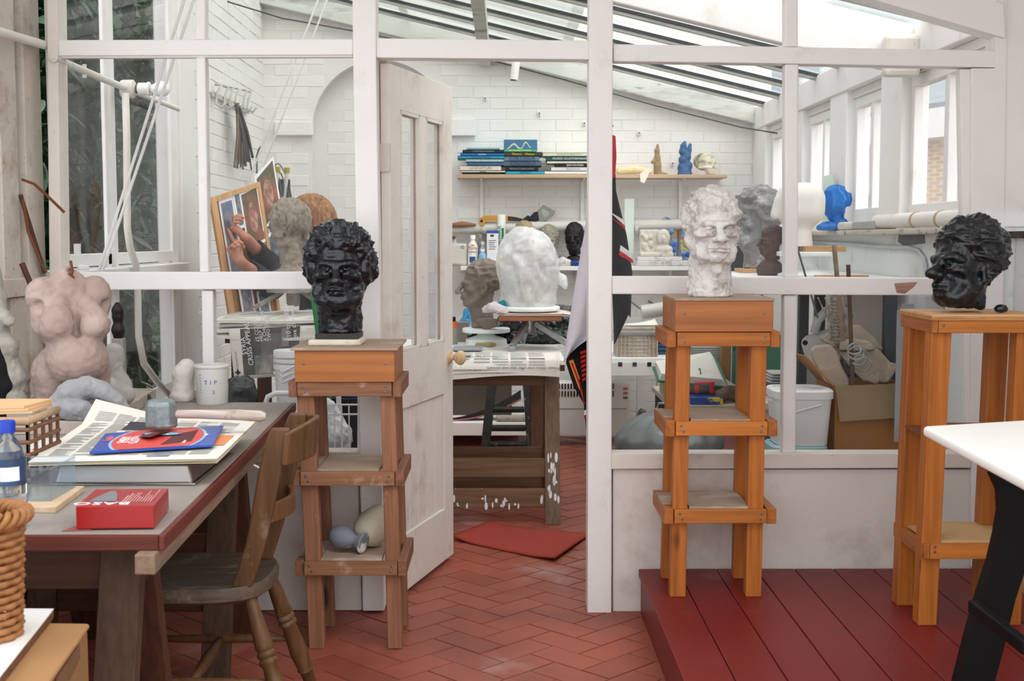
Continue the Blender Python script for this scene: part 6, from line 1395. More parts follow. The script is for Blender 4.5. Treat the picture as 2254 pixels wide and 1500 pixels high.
BAG = NB('translucent_polythene'); tr_ = BAG.add('ShaderNodeBsdfTransparent'); df_ = BAG.add('ShaderNodeBsdfPrincipled'); df_.inputs['Base Color'].default_value = lin('F0F0EF'); df_.inputs['Roughness'].default_value = .22; df_.inputs['Specular IOR Level'].default_value = .8
mx_ = BAG.add('ShaderNodeMixShader'); k_ = BAG.ramp(BAG.noise(BAG.coords(), 9, 6, .7, 1.2), [(.35, (.40,) * 3 + (1,)), (.7, (.75,) * 3 + (1,))]); BAG.link(k_, mx_.inputs[0]); BAG.link(tr_.outputs[0], mx_.inputs[1]); BAG.link(df_.outputs[0], mx_.inputs[2]); BAG.link(mx_.outputs[0], BAG.out.inputs[0])
put('plastic_bag', sdfmesh('plastic_bag', S, lambda v, n: .011 * (1 - 2.2 * np.abs(fbm((v + .5 * v[:, [2, 0, 1]]) * np.array([1, 1, .35]), 10, 2, 1))) + .004 * (1 - 2 * np.abs(vnoise(v * np.array([.8, 1, .6]) + 2, 26))), 1.0, 0.0), BAG.m, V(cS.x - .006, Ym, zw + .0006), parent=wh)
# clay head in profile
Yc = 6.9; cC = at(1058, 720, Yc)
zcd = at(1058, 722, Yc).z
cd_ = thing('banding_wheel', 'white cake-stand turntable under the profile clay head', 'turntable', V(cC.x, Yc, BZT)); WDISC = MATS['white_disc']
obj('wheel_top', G().lathe([(.125, zcd - BZT - .024), (.13, zcd - BZT - .02), (.13, zcd - BZT - .004), (.125, zcd - BZT)], V(cC.x + .03, Yc, BZT), 36), WDISC, cd_, smooth=True, autos=40); obj('wheel_stem', G().lathe([(.115, .0008), (.11, .03), (.05, .05), (.04, zcd - BZT - .0245)], V(cC.x + .03, Yc, BZT), 28), WDISC, cd_, smooth=True, autos=40)
minihead(CLAY, 'grey clay head in profile facing the door on a white turntable', 1056, Yc, zcd + .0, .93, math.radians(-82), hair=.010, neck=.13, name='clay_bust', neck_r=.052, nose=1.35, brow=1.3, disp=clay_disp(.004, 30, .0026, 80, 3.3, hair=.010, hs=(26, 26, 30)))
g = G(); p = [at(x, y, Yc - .13) for x, y in ((1046, 706), (1066, 727), (1096, 720), (1094, 704), (1068, 700))]; g.prism(p, (.0, .06, .0)); o_ = obj('clay_wedge', g, CLAY, None, loc=at(1070, 725, Yc - .13), bevel=.006, label='wedge of grey clay leaning at the foot of the profile head', cat='clay')
# rags, bin liner, odds and ends
TEAL = mat('teal_rag', '14848E', .9, .15, 12); LIL = mat('lilac_white_rag', 'C9C2C6', .9, .1, 14, spots=(('8A7884', 14, .55, .7),)); LINER = mat('black_bin_liner', '15181A', .28, .3, 10, .8, 40, spec=.6, spots=(('2C3A30', 6, .55, .7),))
lump('rag', [[(-.03, 0, .015, .022), (0, 0, .03, .026), (.03, .01, .02, .022)]], TEAL, 'crumpled teal rag beside the wrapped head', V(at(1106, 690, Ym).x, Ym - .05, zq + .012), 0, .005, .01, .010, 1.0, 3, 'rag')
lump('rag', [[(-.05, 0, .012, .022), (-.01, 0, .03, .024), (.04, 0, .014, .022), (-.03, -.02, .03, .018)]], LIL, 'pale lilac rag at the left corner of the modelling stand', V(at(1092, 695, Ym - .1).x, Ym - .12, zq + .012), 0, .005, .01, .010, 1.0, 6, 'rag')
lump('bin_liner', [[(-.30, 0, .02, .02), (-.18, .03, .06, .05), (-.05, .06, .11, .08), (.08, .08, .12, .09), (.22, .05, .11, .085), (.30, .02, .06, .06)], [(-.1, -.04, .03, .03), (.1, -.05, .04, .04), (.28, -.06, .04, .04)]], LINER, 'crumpled black bin liner heaped behind the modelling stand', V(at(1160, 760, 6.95).x, 6.98, BZT + .0006), 0, .007, .03, .022, 1.0, 4, 'bag')
oc = at(998, 720, 6.9); pb_ = thing('paint_tube', 'small bottle with orange cap and black top behind the door edge', 'bottle', V(oc.x, 6.9, BZT)); obj('bottle_body', G().lathe([(.022, .001), (.024, .01), (.024, .08), (.02, .09)], V(oc.x, 6.9, BZT), 18), mat('grey_tin_body', '8E8A84', .5), pb_, smooth=True, autos=40); obj('cap', G().lathe([(.019, .09), (.019, .125)], V(oc.x, 6.9, BZT), 18), mat('orange_plastic', 'E0603A', .4), pb_); obj('cap_top', G().lathe([(.013, .1255), (.013, .15)], V(oc.x, 6.9, BZT), 14), MATS['black_plastic'], pb_)
lump('peanut_twist', [[(-.05, 0, .012, .014), (-.02, 0, .014, .010), (.01, 0, .013, .015), (.04, .01, .012, .011)]], mat('sandy_clay', 'A89C74', .9, .1, 20), 'little rolls of sandy clay on the back table', V(at(1072, 770, 6.75).x, 6.72, BZT + .0006), 0, .003, .006, .002, 1, 2, 'clay')
tb_ = at(1012, 745, 7.1); obj('paper_tin', G().box((tb_.x - .07, 7.05, BZT + .0006), (tb_.x + .05, 7.17, BZT + .11)), mat('grey_cardboard', '8C837A', .8, .08, 10), None, loc=tb_, bevel=.004, label='grey box behind the turntable at the door edge', cat='box')
bl = at(1026, 690, 7.2); lump('blue_bag', [[(0, 0, .02, .03), (.0, 0, .10, .028), (.015, 0, .17, .02)]], mat('blue_polythene_light', '3E9AD0', .3, .15, 12, spec=.6), 'light blue plastic bag standing behind the clay head', V(at(1024, 690, 7.15).x, 7.15, BZT + .0006), 0, .005, .015, .008, 1, 5, 'bag')
# ------------------------------------------------------------------ step ladder behind the table
LBLK = mat('chipped_black_paint', '262422', .6, .3, 14, .5, 60, spots=(('8C7A66', 16, .6, .66), ('4A4038', 9, .55, .7)))
sl = thing('step_ladder', 'chipped black wooden step ladder under the back table', 'ladder', (at(1110, 900, 7.6).x, 7.6, 0)); Yl = 7.6
for (xb_, xt_) in ((1064, 1085), (1172, 1160)):
 a_, b_ = at(xb_, 1000, Yl - .0), at(xt_, 830, Yl + .12); a_.z = 0; a_ = V(a_.x, Yl - .05, 0); obj('rail', G().beam(a_, V(b_.x, b_.y, min(b_.z, .72)), .055, .075, (0, 1, 0)), LBLK, sl, bevel=.003)
for k, (y, ) in enumerate(((980,), (945,), (905,), (845,))):
 p = at(1118, y, Yl); fx_ = (1000 - y) / 170; xa_, xb_ = at(1064 + 21 * fx_, y, Yl).x + .03, at(1172 - 12 * fx_, y, Yl).x - .03; obj('tread', G().box((xa_, Yl - .05 + .1 * fx_, max(p.z, .1) - .012), (xb_, Yl + .06 + .1 * fx_, max(p.z, .1) + .012)), LBLK, sl, bevel=.003)
# low white shelf with boots, slab and tarpaulin
zb2 = at(1080, 931, 8.2).z; lb = thing('low_bench', 'low white bench against the back wall behind the ladder', 'bench', (0, 8.4, 0)); obj('bench_top', G().box((-1.0, 8.2, zb2 - .085), (at(1170, 940, 8.2).x + .04, 8.7, zb2)), WSHELF, lb, bevel=.003)
for x in (-.9, .12): obj('leg', G().box((x - .03, 8.45, 0), (x + .03, 8.51, zb2 - .086)), WSHELF, lb)
g = G(); g.sheet(lambda u, v: V(at(992, 910, 8.3).x + (at(1147, 880, 8.3).x - at(992, 910, 8.3).x) * u, 8.28 + .12 * v, zb2 + .003 + .14 * u * u + .05 * v * u), 14, 5, .004); obj('curled_rubber_mat', g, mat('black_rubber_sheet', '1A1718', .6, .2, 10), None, loc=V(0, 8.3, zb2), label='curled black rubber sheet with pink edge on the low bench', cat='mat')
rm = bpy.data.objects['curled_rubber_mat']; obj('pink_edge', G().tube([V(at(992, 910, 8.3).x + (at(1147, 880, 8.3).x - at(992, 910, 8.3).x) * u, 8.278, zb2 + .005 + .14 * u * u) for u in [k / 14 for k in range(15)]], .004, 6), mat('pink_rubber', 'B05A62', .6), rm)
lump('plaster_block', [[(-.09, 0, .02, .022), (.09, 0, .022, .024), (.1, .02, .018, .02)]], CLAYL, 'rough plaster block with wire handle on the low bench', V(at(1128, 925, 8.25).x, 8.24, zb2 + .0006), 0, .006, .02, .006, 1, 3, 'plaster')
obj('dark_cupboard', G().box((-.9, 8.55, zb2 + .0006), (.05, 8.72, zb2 + .42)), mat('dull_brown_board', '4A4038', .8, .15, 6), None, loc=(-.4, 8.6, zb2), bevel=.004, label='dull brown board standing at the back of the low bench', cat='board')  # plain dull brown board, tone varied by noise
# ------------------------------------------------------------------ convector heater
hx0, hx1 = at(1196, 900, 8.3).x, at(1388, 900, 8.3).x; hz = at(1300, 842, 8.3).z; HB = mat('cream_heater_enamel', 'DDDCD4', .45, .03, 8)
ht = thing('heater', 'cream convector heater with a grille on top below the back wall', 'heater', ((hx0 + hx1) / 2, 8.35, .05))
S_ = G(); obj('casing', G().box((hx0, 8.3, .05), (hx1, 8.44, hz)), HB, ht, bevel=.02, seg=3); obj('panel_line', G().box((hx0 + .03, 8.297, .05 + (hz - .05) * .52), (hx1 - .03, 8.2995, .05 + (hz - .05) * .535)), mat('grey_groove', 'A9A8A0', .6), ht)
for r in range(2):
 for k in range(22):
  x = hx0 + .04 + k * (hx1 - hx0 - .14) / 22; obj('grille_slot', G().box((x, 8.2975, hz - .045 - .05 * r), (x + .010, 8.2998, hz - .008 - .05 * r)), DARK, ht)
for x in (hx0 + .08, hx1 - .08): obj('foot', G().box((x - .02, 8.32, 0), (x + .02, 8.42, .0495)), DARK, ht)
for k, c_ in enumerate(('C03030', 'C03030', '30302E')): obj('switch', G().box((hx1 - .05, 8.297, hz - .05 - .03 * k), (hx1 - .02, 8.2998, hz - .035 - .03 * k)), mat('switch_' + c_, c_, .4), ht)
# ------------------------------------------------------------------ towel hanging behind the door post
TW = mat('lilac_white_towelling', 'D6D3DC', .95, .05, 30, .8, 160, spots=(('B5A9B4', 6, .6, .8),)); TBK = mat('black_towelling', '17161A', .95, .2, 30, .8, 160); TRD = mat('red_towelling', 'C8262A', .95, .1, 30, .6, 160); TOR = mat('orange_towelling', 'E8963A', .95, .1, 30); TWT = mat('white_stripe_towelling', 'E8E4E2', .95, .05, 30)
tw = thing('towel', 'striped black, red and white towel hanging behind the right door post', 'towel', at(1320, 640, 4.82)); YT = 4.80
hk = at(1340, 285, YT)
def strip(lp, rp, m_, nm, y0=0.0, wav=.02, n=24, cols=8, ph=0.0):   # between two edge polylines given in px, sampled by height
 def edge(P, t_):
  t_ *= len(P) - 1; i = min(int(t_), len(P) - 2); f = t_ - i; return (P[i][0] * (1 - f) + P[i + 1][0] * f, P[i][1] * (1 - f) + P[i + 1][1] * f)
 def fn(u, v):
  l, r_ = edge(lp, v), edge(rp, v); x = l[0] * (1 - u) + r_[0] * u; y = l[1] * (1 - u) + r_[1] * u
  return at(x, y, YT + y0 + wav * math.sin(9 * u + 3 * v + ph) * (.3 + v))
 return obj(nm, G().sheet(fn, cols, n, V(0, .006, 0)), m_, tw, smooth=True)
strip([(1300, 420), (1285, 520), (1262, 650), (1248, 740), (1240, 800)], [(1340, 420), (1340, 520), (1340, 650), (1335, 720), (1262, 770)], TW, 'white_side', .0)
strip([(1250, 765), (1246, 800), (1262, 850), (1285, 890), (1291, 955)], [(1330, 700), (1330, 760), (1335, 830), (1330, 890), (1330, 960)], TBK, 'black_side', .03, ph=1)
strip([(1252, 795), (1272, 850), (1287, 890)], [(1262, 792), (1281, 848), (1290, 880)], TOR, 'orange_stripe', .018, .004, 10, 3); strip([(1257, 800), (1274, 850), (1286, 892)], [(1261, 799), (1279, 849), (1289, 888)], TRD, 'red_stripe', .016, .004, 10, 3)
for k in range(7): strip([(1277 + .8 * k, 775 + 10 * k), (1277 + .8 * k, 781 + 10 * k)], [(1290, 770 + 10 * k), (1290, 777 + 10 * k)], TRD, 'red_bar', .012, .002, 3, 3)
strip([(1320, 300), (1330, 420), (1340, 520), (1345, 600), (1345, 640)], [(1352, 300), (1356, 420), (1380, 520), (1392, 600), (1388, 700)], TBK, 'black_side', -.0, ph=2)
strip([(1335, 290), (1338, 340), (1338, 400)], [(1355, 300), (1357, 345), (1354, 390)], TRD, 'red_stripe', -.014, .004, 10, 3)
strip([(1340, 465), (1350, 474)], [(1376, 486), (1376, 498)], TWT, 'white_stripe', -.016, .003, 5, 5); strip([(1340, 475), (1350, 482)], [(1376, 498), (1376, 506)], TRD, 'red_stripe', -.016, .003, 5, 5)
strip([(1366, 540), (1364, 552)], [(1392, 558), (1393, 572)], TWT, 'white_stripe', -.018, .003, 5, 5); strip([(1364, 552), (1362, 562)], [(1393, 572), (1394, 580)], TRD, 'red_stripe', -.018, .003, 5, 5)
strip([(1286, 905), (1286, 915)], [(1330, 885), (1330, 896)], TWT, 'white_stripe', .012, .004, 5, 5); strip([(1286, 916), (1286, 922)], [(1330, 897), (1330, 905)], TRD, 'red_stripe', .012, .004, 5, 5)
strip([(1348, 640), (1350, 700), (1352, 760)], [(1388, 640), (1385, 690), (1362, 740)], TBK, 'black_side', .01)
obj('towel_hook', G().tube([V(hk.x, YP + .10, hk.z), V(hk.x, YT, hk.z), V(hk.x, YT + .01, hk.z + .02)], .005, 8), SCREW, tw)
# ------------------------------------------------------------------ red mat on the floor beyond the door
ma_, mb_, mc_, md_ = atz(995, 1185, .012), atz(1222, 1232, .012), atz(1298, 1175, .012), atz(1080, 1152, .012)
def matf(u, v): p = (ma_ * (1 - u) + mb_ * u) * (1 - v) + (md_ * (1 - u) + mc_ * u) * v; return V(p.x, p.y, .012 + .014 * (1 - min(1, 4 * u)) ** 2 + .010 * max(0, u - .8) * 5 * (1 - v) - .004 * math.sin(math.pi * u))
obj('door_mat', G().sheet(matf, 20, 14, .007), mat('brick_red_felt', '9E3E30', .95, .12, 60, .8, 200), None, loc=matf(.5, .5), smooth=True, label='brick red felt mat lying askew on the tiles beyond the door', cat='mat')
# ================================================================== high bench and things along the right-hand side of the back room
SILV = mat('silvery_grey_plaster', '7E7D7B', .6, .15, 16, .6, 70, spots=(('B9B9BA', 12, .55, .68), ('54524E', 14, .6, .72)))
zrb = at(1700, 606, 5.8).z
BENCHW = mat('white_bench_paint', 'DEDFDC', .55, .04, 6, spots=(('B5B0A8', 10, .62, .8),)); SLATE = mat('slate_grey_paint', '4A5058', .6, .1, 8)
rb = thing('high_bench', 'high white bench on slate grey legs along the right wall', 'bench', (1.4, 5.9, 0)); X0b = at(1600, 606, 5.85).x
obj('bench_top', G().box((X0b, 5.40, zrb - .03), (XR - .005, 6.75, zrb)), BENCHW, rb, bevel=.003)
for (x, y) in ((X0b + .06, 5.46), (XR - .06, 5.46), (X0b + .55, 6.68), (XR - .06, 6.68)): obj('leg', G().box((x - .025, y - .025, 0), (x + .025, y + .025, zrb - .031)), SLATE, rb, bevel=.002)
zb_ = zrb + .0006
minihead(SILV, 'silvery grey plaster head turned away behind the white plaster head', 1660, 6.25, zb_ + .02, 1.02, math.radians(-70), hair=.016, neck=.11, nose=.9, name='plaster_bust', disp=clay_disp(.010, 24, .005, 70, 5.5, hair=.016, hs=(30, 14, 30)))
a = at(1625, 600, 6.25); obj('wooden_slab', G().box((a.x, 6.15, zb_), (a.x + .18, 6.36, zb_ + .0195)), PLY, None, loc=(a.x, 6.25, zb_), bevel=.002, label='pale wooden slab under the silvery grey plaster head', cat='slab')
minihead(mat('chocolate_clay', '54403C', .6, .12, 16, .5, 70), 'small chocolate brown bust in profile on the right bench', 1697, 5.75, zb_ + .07, .50, math.radians(-75), hair=.008, neck=.05, name='brown_bust')
bb_ = [o for o in bpy.data.objects if o.name.startswith('brown_bust')][0]
S = SDF((-.09, -.07, -.01), (.09, .07, .1), .005); S.U(S.ell((0, 0, .02), (.062, .048, .055)), .01); o_ = put('bust_base', sdfmesh('bust_base', S, lambda v, n: .003 * fbm(v, 30, 2), 1, 0.0), MATS['chocolate_clay'], (0, 0, 0)); o_.parent = bb_; o_.location = (0, 0, -.07 - .05 * .5); o_.rotation_euler = (0, 0, 1.3)
lump('dark_lump', [[(0, 0, .03, .05), (0, 0, .09, .04)]], mat('blackened_clay', '2A2A2C', .8, .2, 20), 'dark clay block behind the neck of the white plaster head', V(at(1628, 600, 6.5).x, 6.52, zb_), 0, .006, .02, .004, 1, 2, 'clay')
# white rounded mould on a cake stand
Yw2 = 5.68; cw = at(1760, 606, Yw2); zt_ = at(1760, 554, Yw2).z
bw = thing('banding_wheel', 'white cake-stand turntable under the big smooth white form', 'turntable', V(cw.x + .03, Yw2, zb_)); CWp = V(cw.x + .03, Yw2, zb_); hh_ = zt_ - zb_
obj('wheel_base', G().lathe([(.13, 0), (.125, .01), (.06, .03), (.05, .05), (.055, hh_ - .022), (.06, hh_ - .02)], CWp, 32), WDISC, bw, smooth=True); obj('wheel_top', G().lathe([(.13, hh_ - .0195), (.133, hh_ - .015), (.133, hh_ - .003), (.13, hh_)], CWp, 36), WDISC, bw, smooth=True, autos=40)
obj('wooden_slab', G().box((CWp.x - .03, Yw2 - .1, zt_ + .0005), (CWp.x + .15, Yw2 + .1, zt_ + .022)), wood('paint_spotted_slab', 'A87C4E', 'BF9464', 'X', .6, 12, False, spots=(('E6E2DA', 16, .6, .64),)), None, loc=(CWp.x, Yw2, zt_), bevel=.002, label='paint spotted wooden slab under the smooth white form', cat='slab')
S = SDF((-.14, -.13, -.01), (.14, .13, .31), .005); S.U(S.rbox((0, 0, .185), (.105, .095, .098), .075), .01); S.U(S.cap((.0, 0, .0), (0, 0, .1), .058, .05), .03); S.U(S.cap((-.10, -.02, .20), (-.115, -.02, .14), .02), .02)
put('white_form', sdfmesh('white_form', S, lambda v, n: .003 * fbm(v, 10, 2) + .002 * fbm(v, 60, 2) * (v[:, 2] < .06), 1.0, 0.0), mat('smooth_white_plaster', 'E3E0D8', .75, .03, 6, .2, 40), V(at(1760, 500, Yw2).x, Yw2, zt_ + .0226), label='big smooth rounded white plaster form on a short neck', cat='sculpture')
obj('wire_pin', G().tube([V(at(1730, 488, Yw2).x, Yw2 - .1, at(1730, 488, Yw2).z), V(at(1730, 488, Yw2).x - .006, Yw2 - .125, at(1730, 492, Yw2).z)], .003, 6), SCREW, bpy.data.objects['white_form']); bpy.data.objects['wire_pin'].location = -Vector(bpy.data.objects['white_form'].location)
# rods and strips
def rod(label, p, q, r, m_, name='iron_rod', cat='rod'): return obj(name, G().tube([p, q], r, 8), m_, None, loc=p, label=label, cat=cat, smooth=True, autos=50)
obj('wood_strip', G().box((at(1790, 606, 5.55).x, 5.5, zb_), (at(1905, 606, 5.55).x, 5.53, zb_ + .008)), PLY, None, loc=(1.4, 5.5, zb_), label='thin yellow wooden strip lying at the front of the right bench', cat='strip')
# things on the window ledge
zlg = 1.4006; yb = 6.42
bh = thing('bagged_head', 'small head wrapped in bright blue polythene on the window ledge', 'sculpture', V(XR + .02, yb, zlg)); hb_ = at(1840, 405, yb).z - zlg
BLUEBAG = NB('blue_polythene'); pb2 = BLUEBAG.add('ShaderNodeBsdfPrincipled'); pb2.inputs['Base Color'].default_value = lin('1E7FD0'); pb2.inputs['Roughness'].default_value = .25; pb2.inputs['Transmission Weight'].default_value = .0; tl_ = BLUEBAG.add('ShaderNodeBsdfTranslucent'); tl_.inputs[0].default_value = lin('2F8FE0'); mx2 = BLUEBAG.add('ShaderNodeMixShader'); mx2.inputs[0].default_value = .4; BLUEBAG.link(pb2.outputs[0], mx2.inputs[1]); BLUEBAG.link(tl_.outputs[0], mx2.inputs[2]); BLUEBAG.link(mx2.outputs[0], BLUEBAG.out.inputs[0])
S = SDF((-.11, -.10, -.01), (.11, .10, .26), .0045); k_ = hb_ / .2
S.U(S.ell((.005, 0, .135), (.062, .05, .06)), .02); S.U(S.cap((.0, 0, .06), (0, 0, .1), .026, .05), .02); S.U(S.ell((-.02, 0, .012), (.06, .04, .018)), .015); S.U(S.ell((.02, -.01, .03), (.03, .03, .02)), .01)
put('blue_bag', sdfmesh('blue_bag', S, lambda v, n: .010 * (1 - 2.2 * np.abs(fbm(v * np.array([1.2, 1, .5]), 22, 2, 2))), 1, 0.0), BLUEBAG.m, V(at(1838, 490, yb).x, yb, zlg), parent=bh, scale=(k_, k_, k_))
g = G(); p = [at(1808, 455, 6.55), at(1830, 455, 6.45), at(1835, 383, 6.5), at(1814, 388, 6.6)];
for q in p[:2]: q.z = zlg
g.prism(p, (.004, .003, 0)); obj('glass_plate', g, mat('greenish_glass_edge', 'C9D8C8', .1), None, loc=p[0], label='small greenish glass plate leaning behind the blue bag', cat='glass')
def ledgebox(px0, px1, py0, py1, X, dep, m_, label, name, cat, bev=.006):
 a, b = atx(px0, py1, X), atx(px1, py1, X); z1 = atx((px0 + px1) / 2, py0, X).z
 return obj(name, G().box((X, min(a.y, b.y), zlg), (X + dep, max(a.y, b.y), max(z1, zlg + .02))), m_, None, loc=(X, a.y, zlg), bevel=bev, label=label, cat=cat)
ledgebox(1875, 1925, 487, 505, XR - .05, .1, mat('grey_block', 'A5A29C', .8, .08, 12), 'grey block on the ledge left of the thick pipe', 'ledge_block', 'block'); ledgebox(1800, 1868, 490, 512, XR - .055, .07, RELM, 'long cream plaster piece on the ledge below the blue bag', 'plaster_piece', 'plaster', .012)
bp1, bp2 = atx(1930, 497, XR - .02), atx(2072, 489, XR - .02)
lp = thing('ledge_pipe', 'thick white pipe along the ledge under the nearest right window', 'pipe', bp1); zz = zlg + .034
obj('pipe', G().tube([V(XR - .015, 4.66, zz), V(XR - .015, bp1.y, zz)], .033, 16), PIPE, lp, smooth=True, autos=50)
for y in (5.25, 4.95): obj('pipe_collar', G().tube([V(XR - .015, y, zz), V(XR - .015, y + .02, zz)], .0355, 16), mat('rust_stained_collar', 'B79A74', .6, .1, 10), lp)
pts = [(1700, 532), (1795, 533), (1880, 538), (1945, 544), (2000, 545), (2022, 552), (2034, 570), (2046, 640)]
obj('grey_cable', G().tube([atx(x, y, XR - .012) for x, y in pts], .0085, 8), mat('grey_conduit', 'B9BDBF', .5), None, loc=atx(1900, 540, XR), smooth=True, label='grey cable clipped along the right wall below the ledge', cat='cable')
g = G(); p = [atx(x, y, XR - .002) for x, y in ((1978, 515), (2034, 511), (2036, 536), (1990, 542), (1976, 532))]; g.prism(p, (.01, 0, 0)); obj('bare_stone', g, mat('dark_wall_stone', '6E7476', .8, .15, 16, .6, 60), wrb, label='bare grey stone where the render has fallen away')
obj('wall_box', G().box((XR - .08, 4.95, 1.0), (XR - .001, 5.12, 1.14)), mat('grey_wall_box', 'B5BABC', .5), None, loc=(XR, 5.0, 1.0), bevel=.006, label='grey electrical box on the right wall below the ledge', cat='box')
# wires across the room
wr = thing('ceiling_wire', 'thin dark wire slung across under the sloping glass roof', 'wire', at(1500, 230, 8.2)); pts = [at(440, -15, 7.6), at(620, 40, 7.7), at(800, 72, 7.8), at(1090, 135, 8.0), at(1240, 175, 8.1), at(1440, 232, 8.2), at(1630, 280, 8.2), at(1760, 302, 8.15), at(1808, 318, 8.1)]
obj('wire', G().tube(pts, .0045, 6), mat('dark_wire', '3A3C3E', .6), wr); obj('turnbuckle', G().tube([at(1765, 305, 8.14), at(1803, 316, 8.1)], .008, 6), MATS['dark_wire'], wr); obj('hook', G().tube([at(1803, 316, 8.1), at(1815, 312, 8.1), at(1822, 318, 8.1), at(1818, 326, 8.1)], .004, 6), MATS['dark_wire'], wr)
c = at(1133, 135, 7.9); sl_ = thing('spot_lamp', 'white cylindrical spot lamp hanging from the roof above the books', 'lamp', c); obj('lamp_tube', G().tube([at(1138, 120, 7.9), at(1131, 176, 7.9)], .025, 20), mat('white_lamp_enamel', 'E6E4DE', .4), sl_, smooth=True, autos=50); obj('lamp_mouth', G().tube([at(1131, 175.5, 7.9), at(1131, 177, 7.9)], .022, 20), DARK, sl_); obj('stem', G().tube([at(1138, 120, 7.9), V(c.x, 7.93, roofz(c.x) - .06)], .008, 8), MATS['white_lamp_enamel'], sl_)
for (x, y, w_) in ((1187, 250, 'in the open above the middle book stack'), (1407, 293, 'above the cream reclining figurine'), (1068, 217, 'highest, beside the top of the door'), (1286, 272, 'close against the right door post'), (1480, 360, 'between the ochre and blue figurines')):
 p = at(x, y, YB); t = thing('wall_fixing', 'little painted-over metal wall fixing ' + w_, 'fixing', p, 'painted-over fixings on the back wall'); obj('plate', G().box(p + V(-.012, -.008, -.014), p + V(.012, .012, .014)), PAINT, t, bevel=.002); obj('screw', G().lathe([(.006, 0), (.006, .008)], p + V(0, -.008, 0), 8, (0, -1, 0)), SCREW, t)
# ------------------------------------------------------------------ low things behind the right-hand lower panes
YBn = 7.3; zbn = at(1400, 790, YBn).z
sb = thing('slatted_bench', 'white bench with slotted front rail carrying the wicker hamper', 'bench', (1.0, 7.6, 0)); xa, xb = at(1300, 790, YBn).x, at(1475, 790, YBn).x
for k in range(9): y = YBn + .02 + k * .14; obj('slat', G().box((xa, y, zbn - .02), (xb, y + .125, zbn)), WSHELF, sb, bevel=.002)
obj('front_rail', G().box((xa, YBn, zbn - .10), (xb, YBn + .018, zbn - .0205)), WSHELF, sb, bevel=.002); obj('back_rail', G().box((xa, YBn + 1.2, zbn - .10), (xb, YBn + 1.22, zbn - .0205)), WSHELF, sb)
for k in range(4): x = at(1365 + 32 * k, 800, YBn).x; obj('notch', G().box((x - .012, YBn - .002, zbn - .045), (x + .012, YBn - .0002, zbn - .0205)), DARK, sb)
for (x, y) in ((xa + .04, YBn + .05), (xb - .04, YBn + .05), (xb - .04, YBn + 1.15)): obj('leg', G().box((x - .03, y - .03, 0), (x + .03, y + .03, zbn - .101)), WSHELF, sb)
hx0_, hx1_ = at(1358, 780, 7.42).x, at(1446, 780, 7.42).x; hz1 = at(1400, 741, 7.42).z; WICK = mat('bleached_wicker', 'B5A898', .8, .2, 30, .4, 80)
hm = thing('wicker_hamper', 'square bleached wicker hamper with grey cloth lid on the white bench', 'basket', ((hx0_ + hx1_) / 2, 7.5, zbn));
n_r = 11
for k in range(n_r):
 z = zbn + .008 + (hz1 - zbn - .01) * k / (n_r - 1); obj('woven_course', G().tube([V(hx0_, 7.42, z), V((hx0_ + hx1_) / 2, 7.412 + .004 * (k % 2), z), V(hx1_, 7.42, z), V(hx1_, 7.62, z), V(hx0_, 7.62, z)], .0075, 6, closed=True), WICK, hm, smooth=True)
for k in range(11): x = hx0_ + (hx1_ - hx0_) * k / 10; obj('upright', G().tube([V(x, 7.409, zbn), V(x, 7.409, hz1)], .0042, 5), WICK, hm)
obj('cloth_lid', G().box((hx0_ - .006, 7.40, hz1), (hx1_ + .006, 7.63, hz1 + .035)), mat('grey_cloth', '8E8A86', .9, .1, 20), hm, bevel=.012); obj('wicker_tray', G().box((hx0_ + .02, 7.42, hz1 + .0355), (hx1_ - .02, 7.62, hz1 + .055)), WICK, hm, bevel=.006)
for k in range(3): obj('loose_paper', G().sheet(lambda u, v: V(hx0_ + .03 + .01 * k + .19 * u, 7.43 + .15 * v, hz1 + .057 + .004 * k + .03 * u * u * v * (k == 2)), 8, 4, .001), PAPER, None, loc=(hx0_, 7.5, hz1), smooth=True, label='loose white paper, %s of three on the wicker hamper' % ['lowest', 'middle', 'topmost'][k], cat='paper', group='papers on the hamper')
bc0 = at(1449, 772, 7.55); bcx = thing('blue_crate', 'blue plastic crate beside the wicker hamper', 'crate', V(bc0.x + .05, 7.6, zbn))
BCR = mat('blue_crate_plastic', '2C5A7E', .5, .08, 10)
for k in range(4): obj('crate_slat', G().box((bc0.x, 7.55, zbn + .001 + .024 * k), (bc0.x + .13, 7.562, zbn + .019 + .024 * k)), BCR, bcx)
obj('crate_back', G().box((bc0.x, 7.563, zbn + .001), (bc0.x + .13, 7.72, zbn + .095)), mat('dark_blue_inside', '1E3850', .6), bcx)
obj('plastic_roll', G().tube([at(1412, 688, 7.9), at(1466, 680, 7.9)], .045, 18), mat('cloudy_plastic_film', 'B9B8AE', .3, .05, 8, spec=.6), None, loc=at(1440, 685, 7.9), smooth=True, autos=50, label='roll of cloudy plastic film on the wall bracket above the hamper', cat='roll')
for x in (1416, 1462): obj('roll_bracket', G().tube([at(x, 685, 7.9), V(at(x, 685, 7.9).x, YB, at(x, 685, 7.9).z + .02)], .006, 6), SCREW, bpy.data.objects['plastic_roll'])
lump('grey_bag', [[(0, 0, .05, .07), (.02, 0, .16, .05), (.0, 0, .25, .03)]], mat('grey_polythene', '5E6066', .3, .2, 12, spec=.6), 'crumpled grey plastic bag on the floor beside the heater', V(at(1412, 900, 8.0).x, 8.0, .001), 0, .008, .03, .016, 1, 4, 'bag')
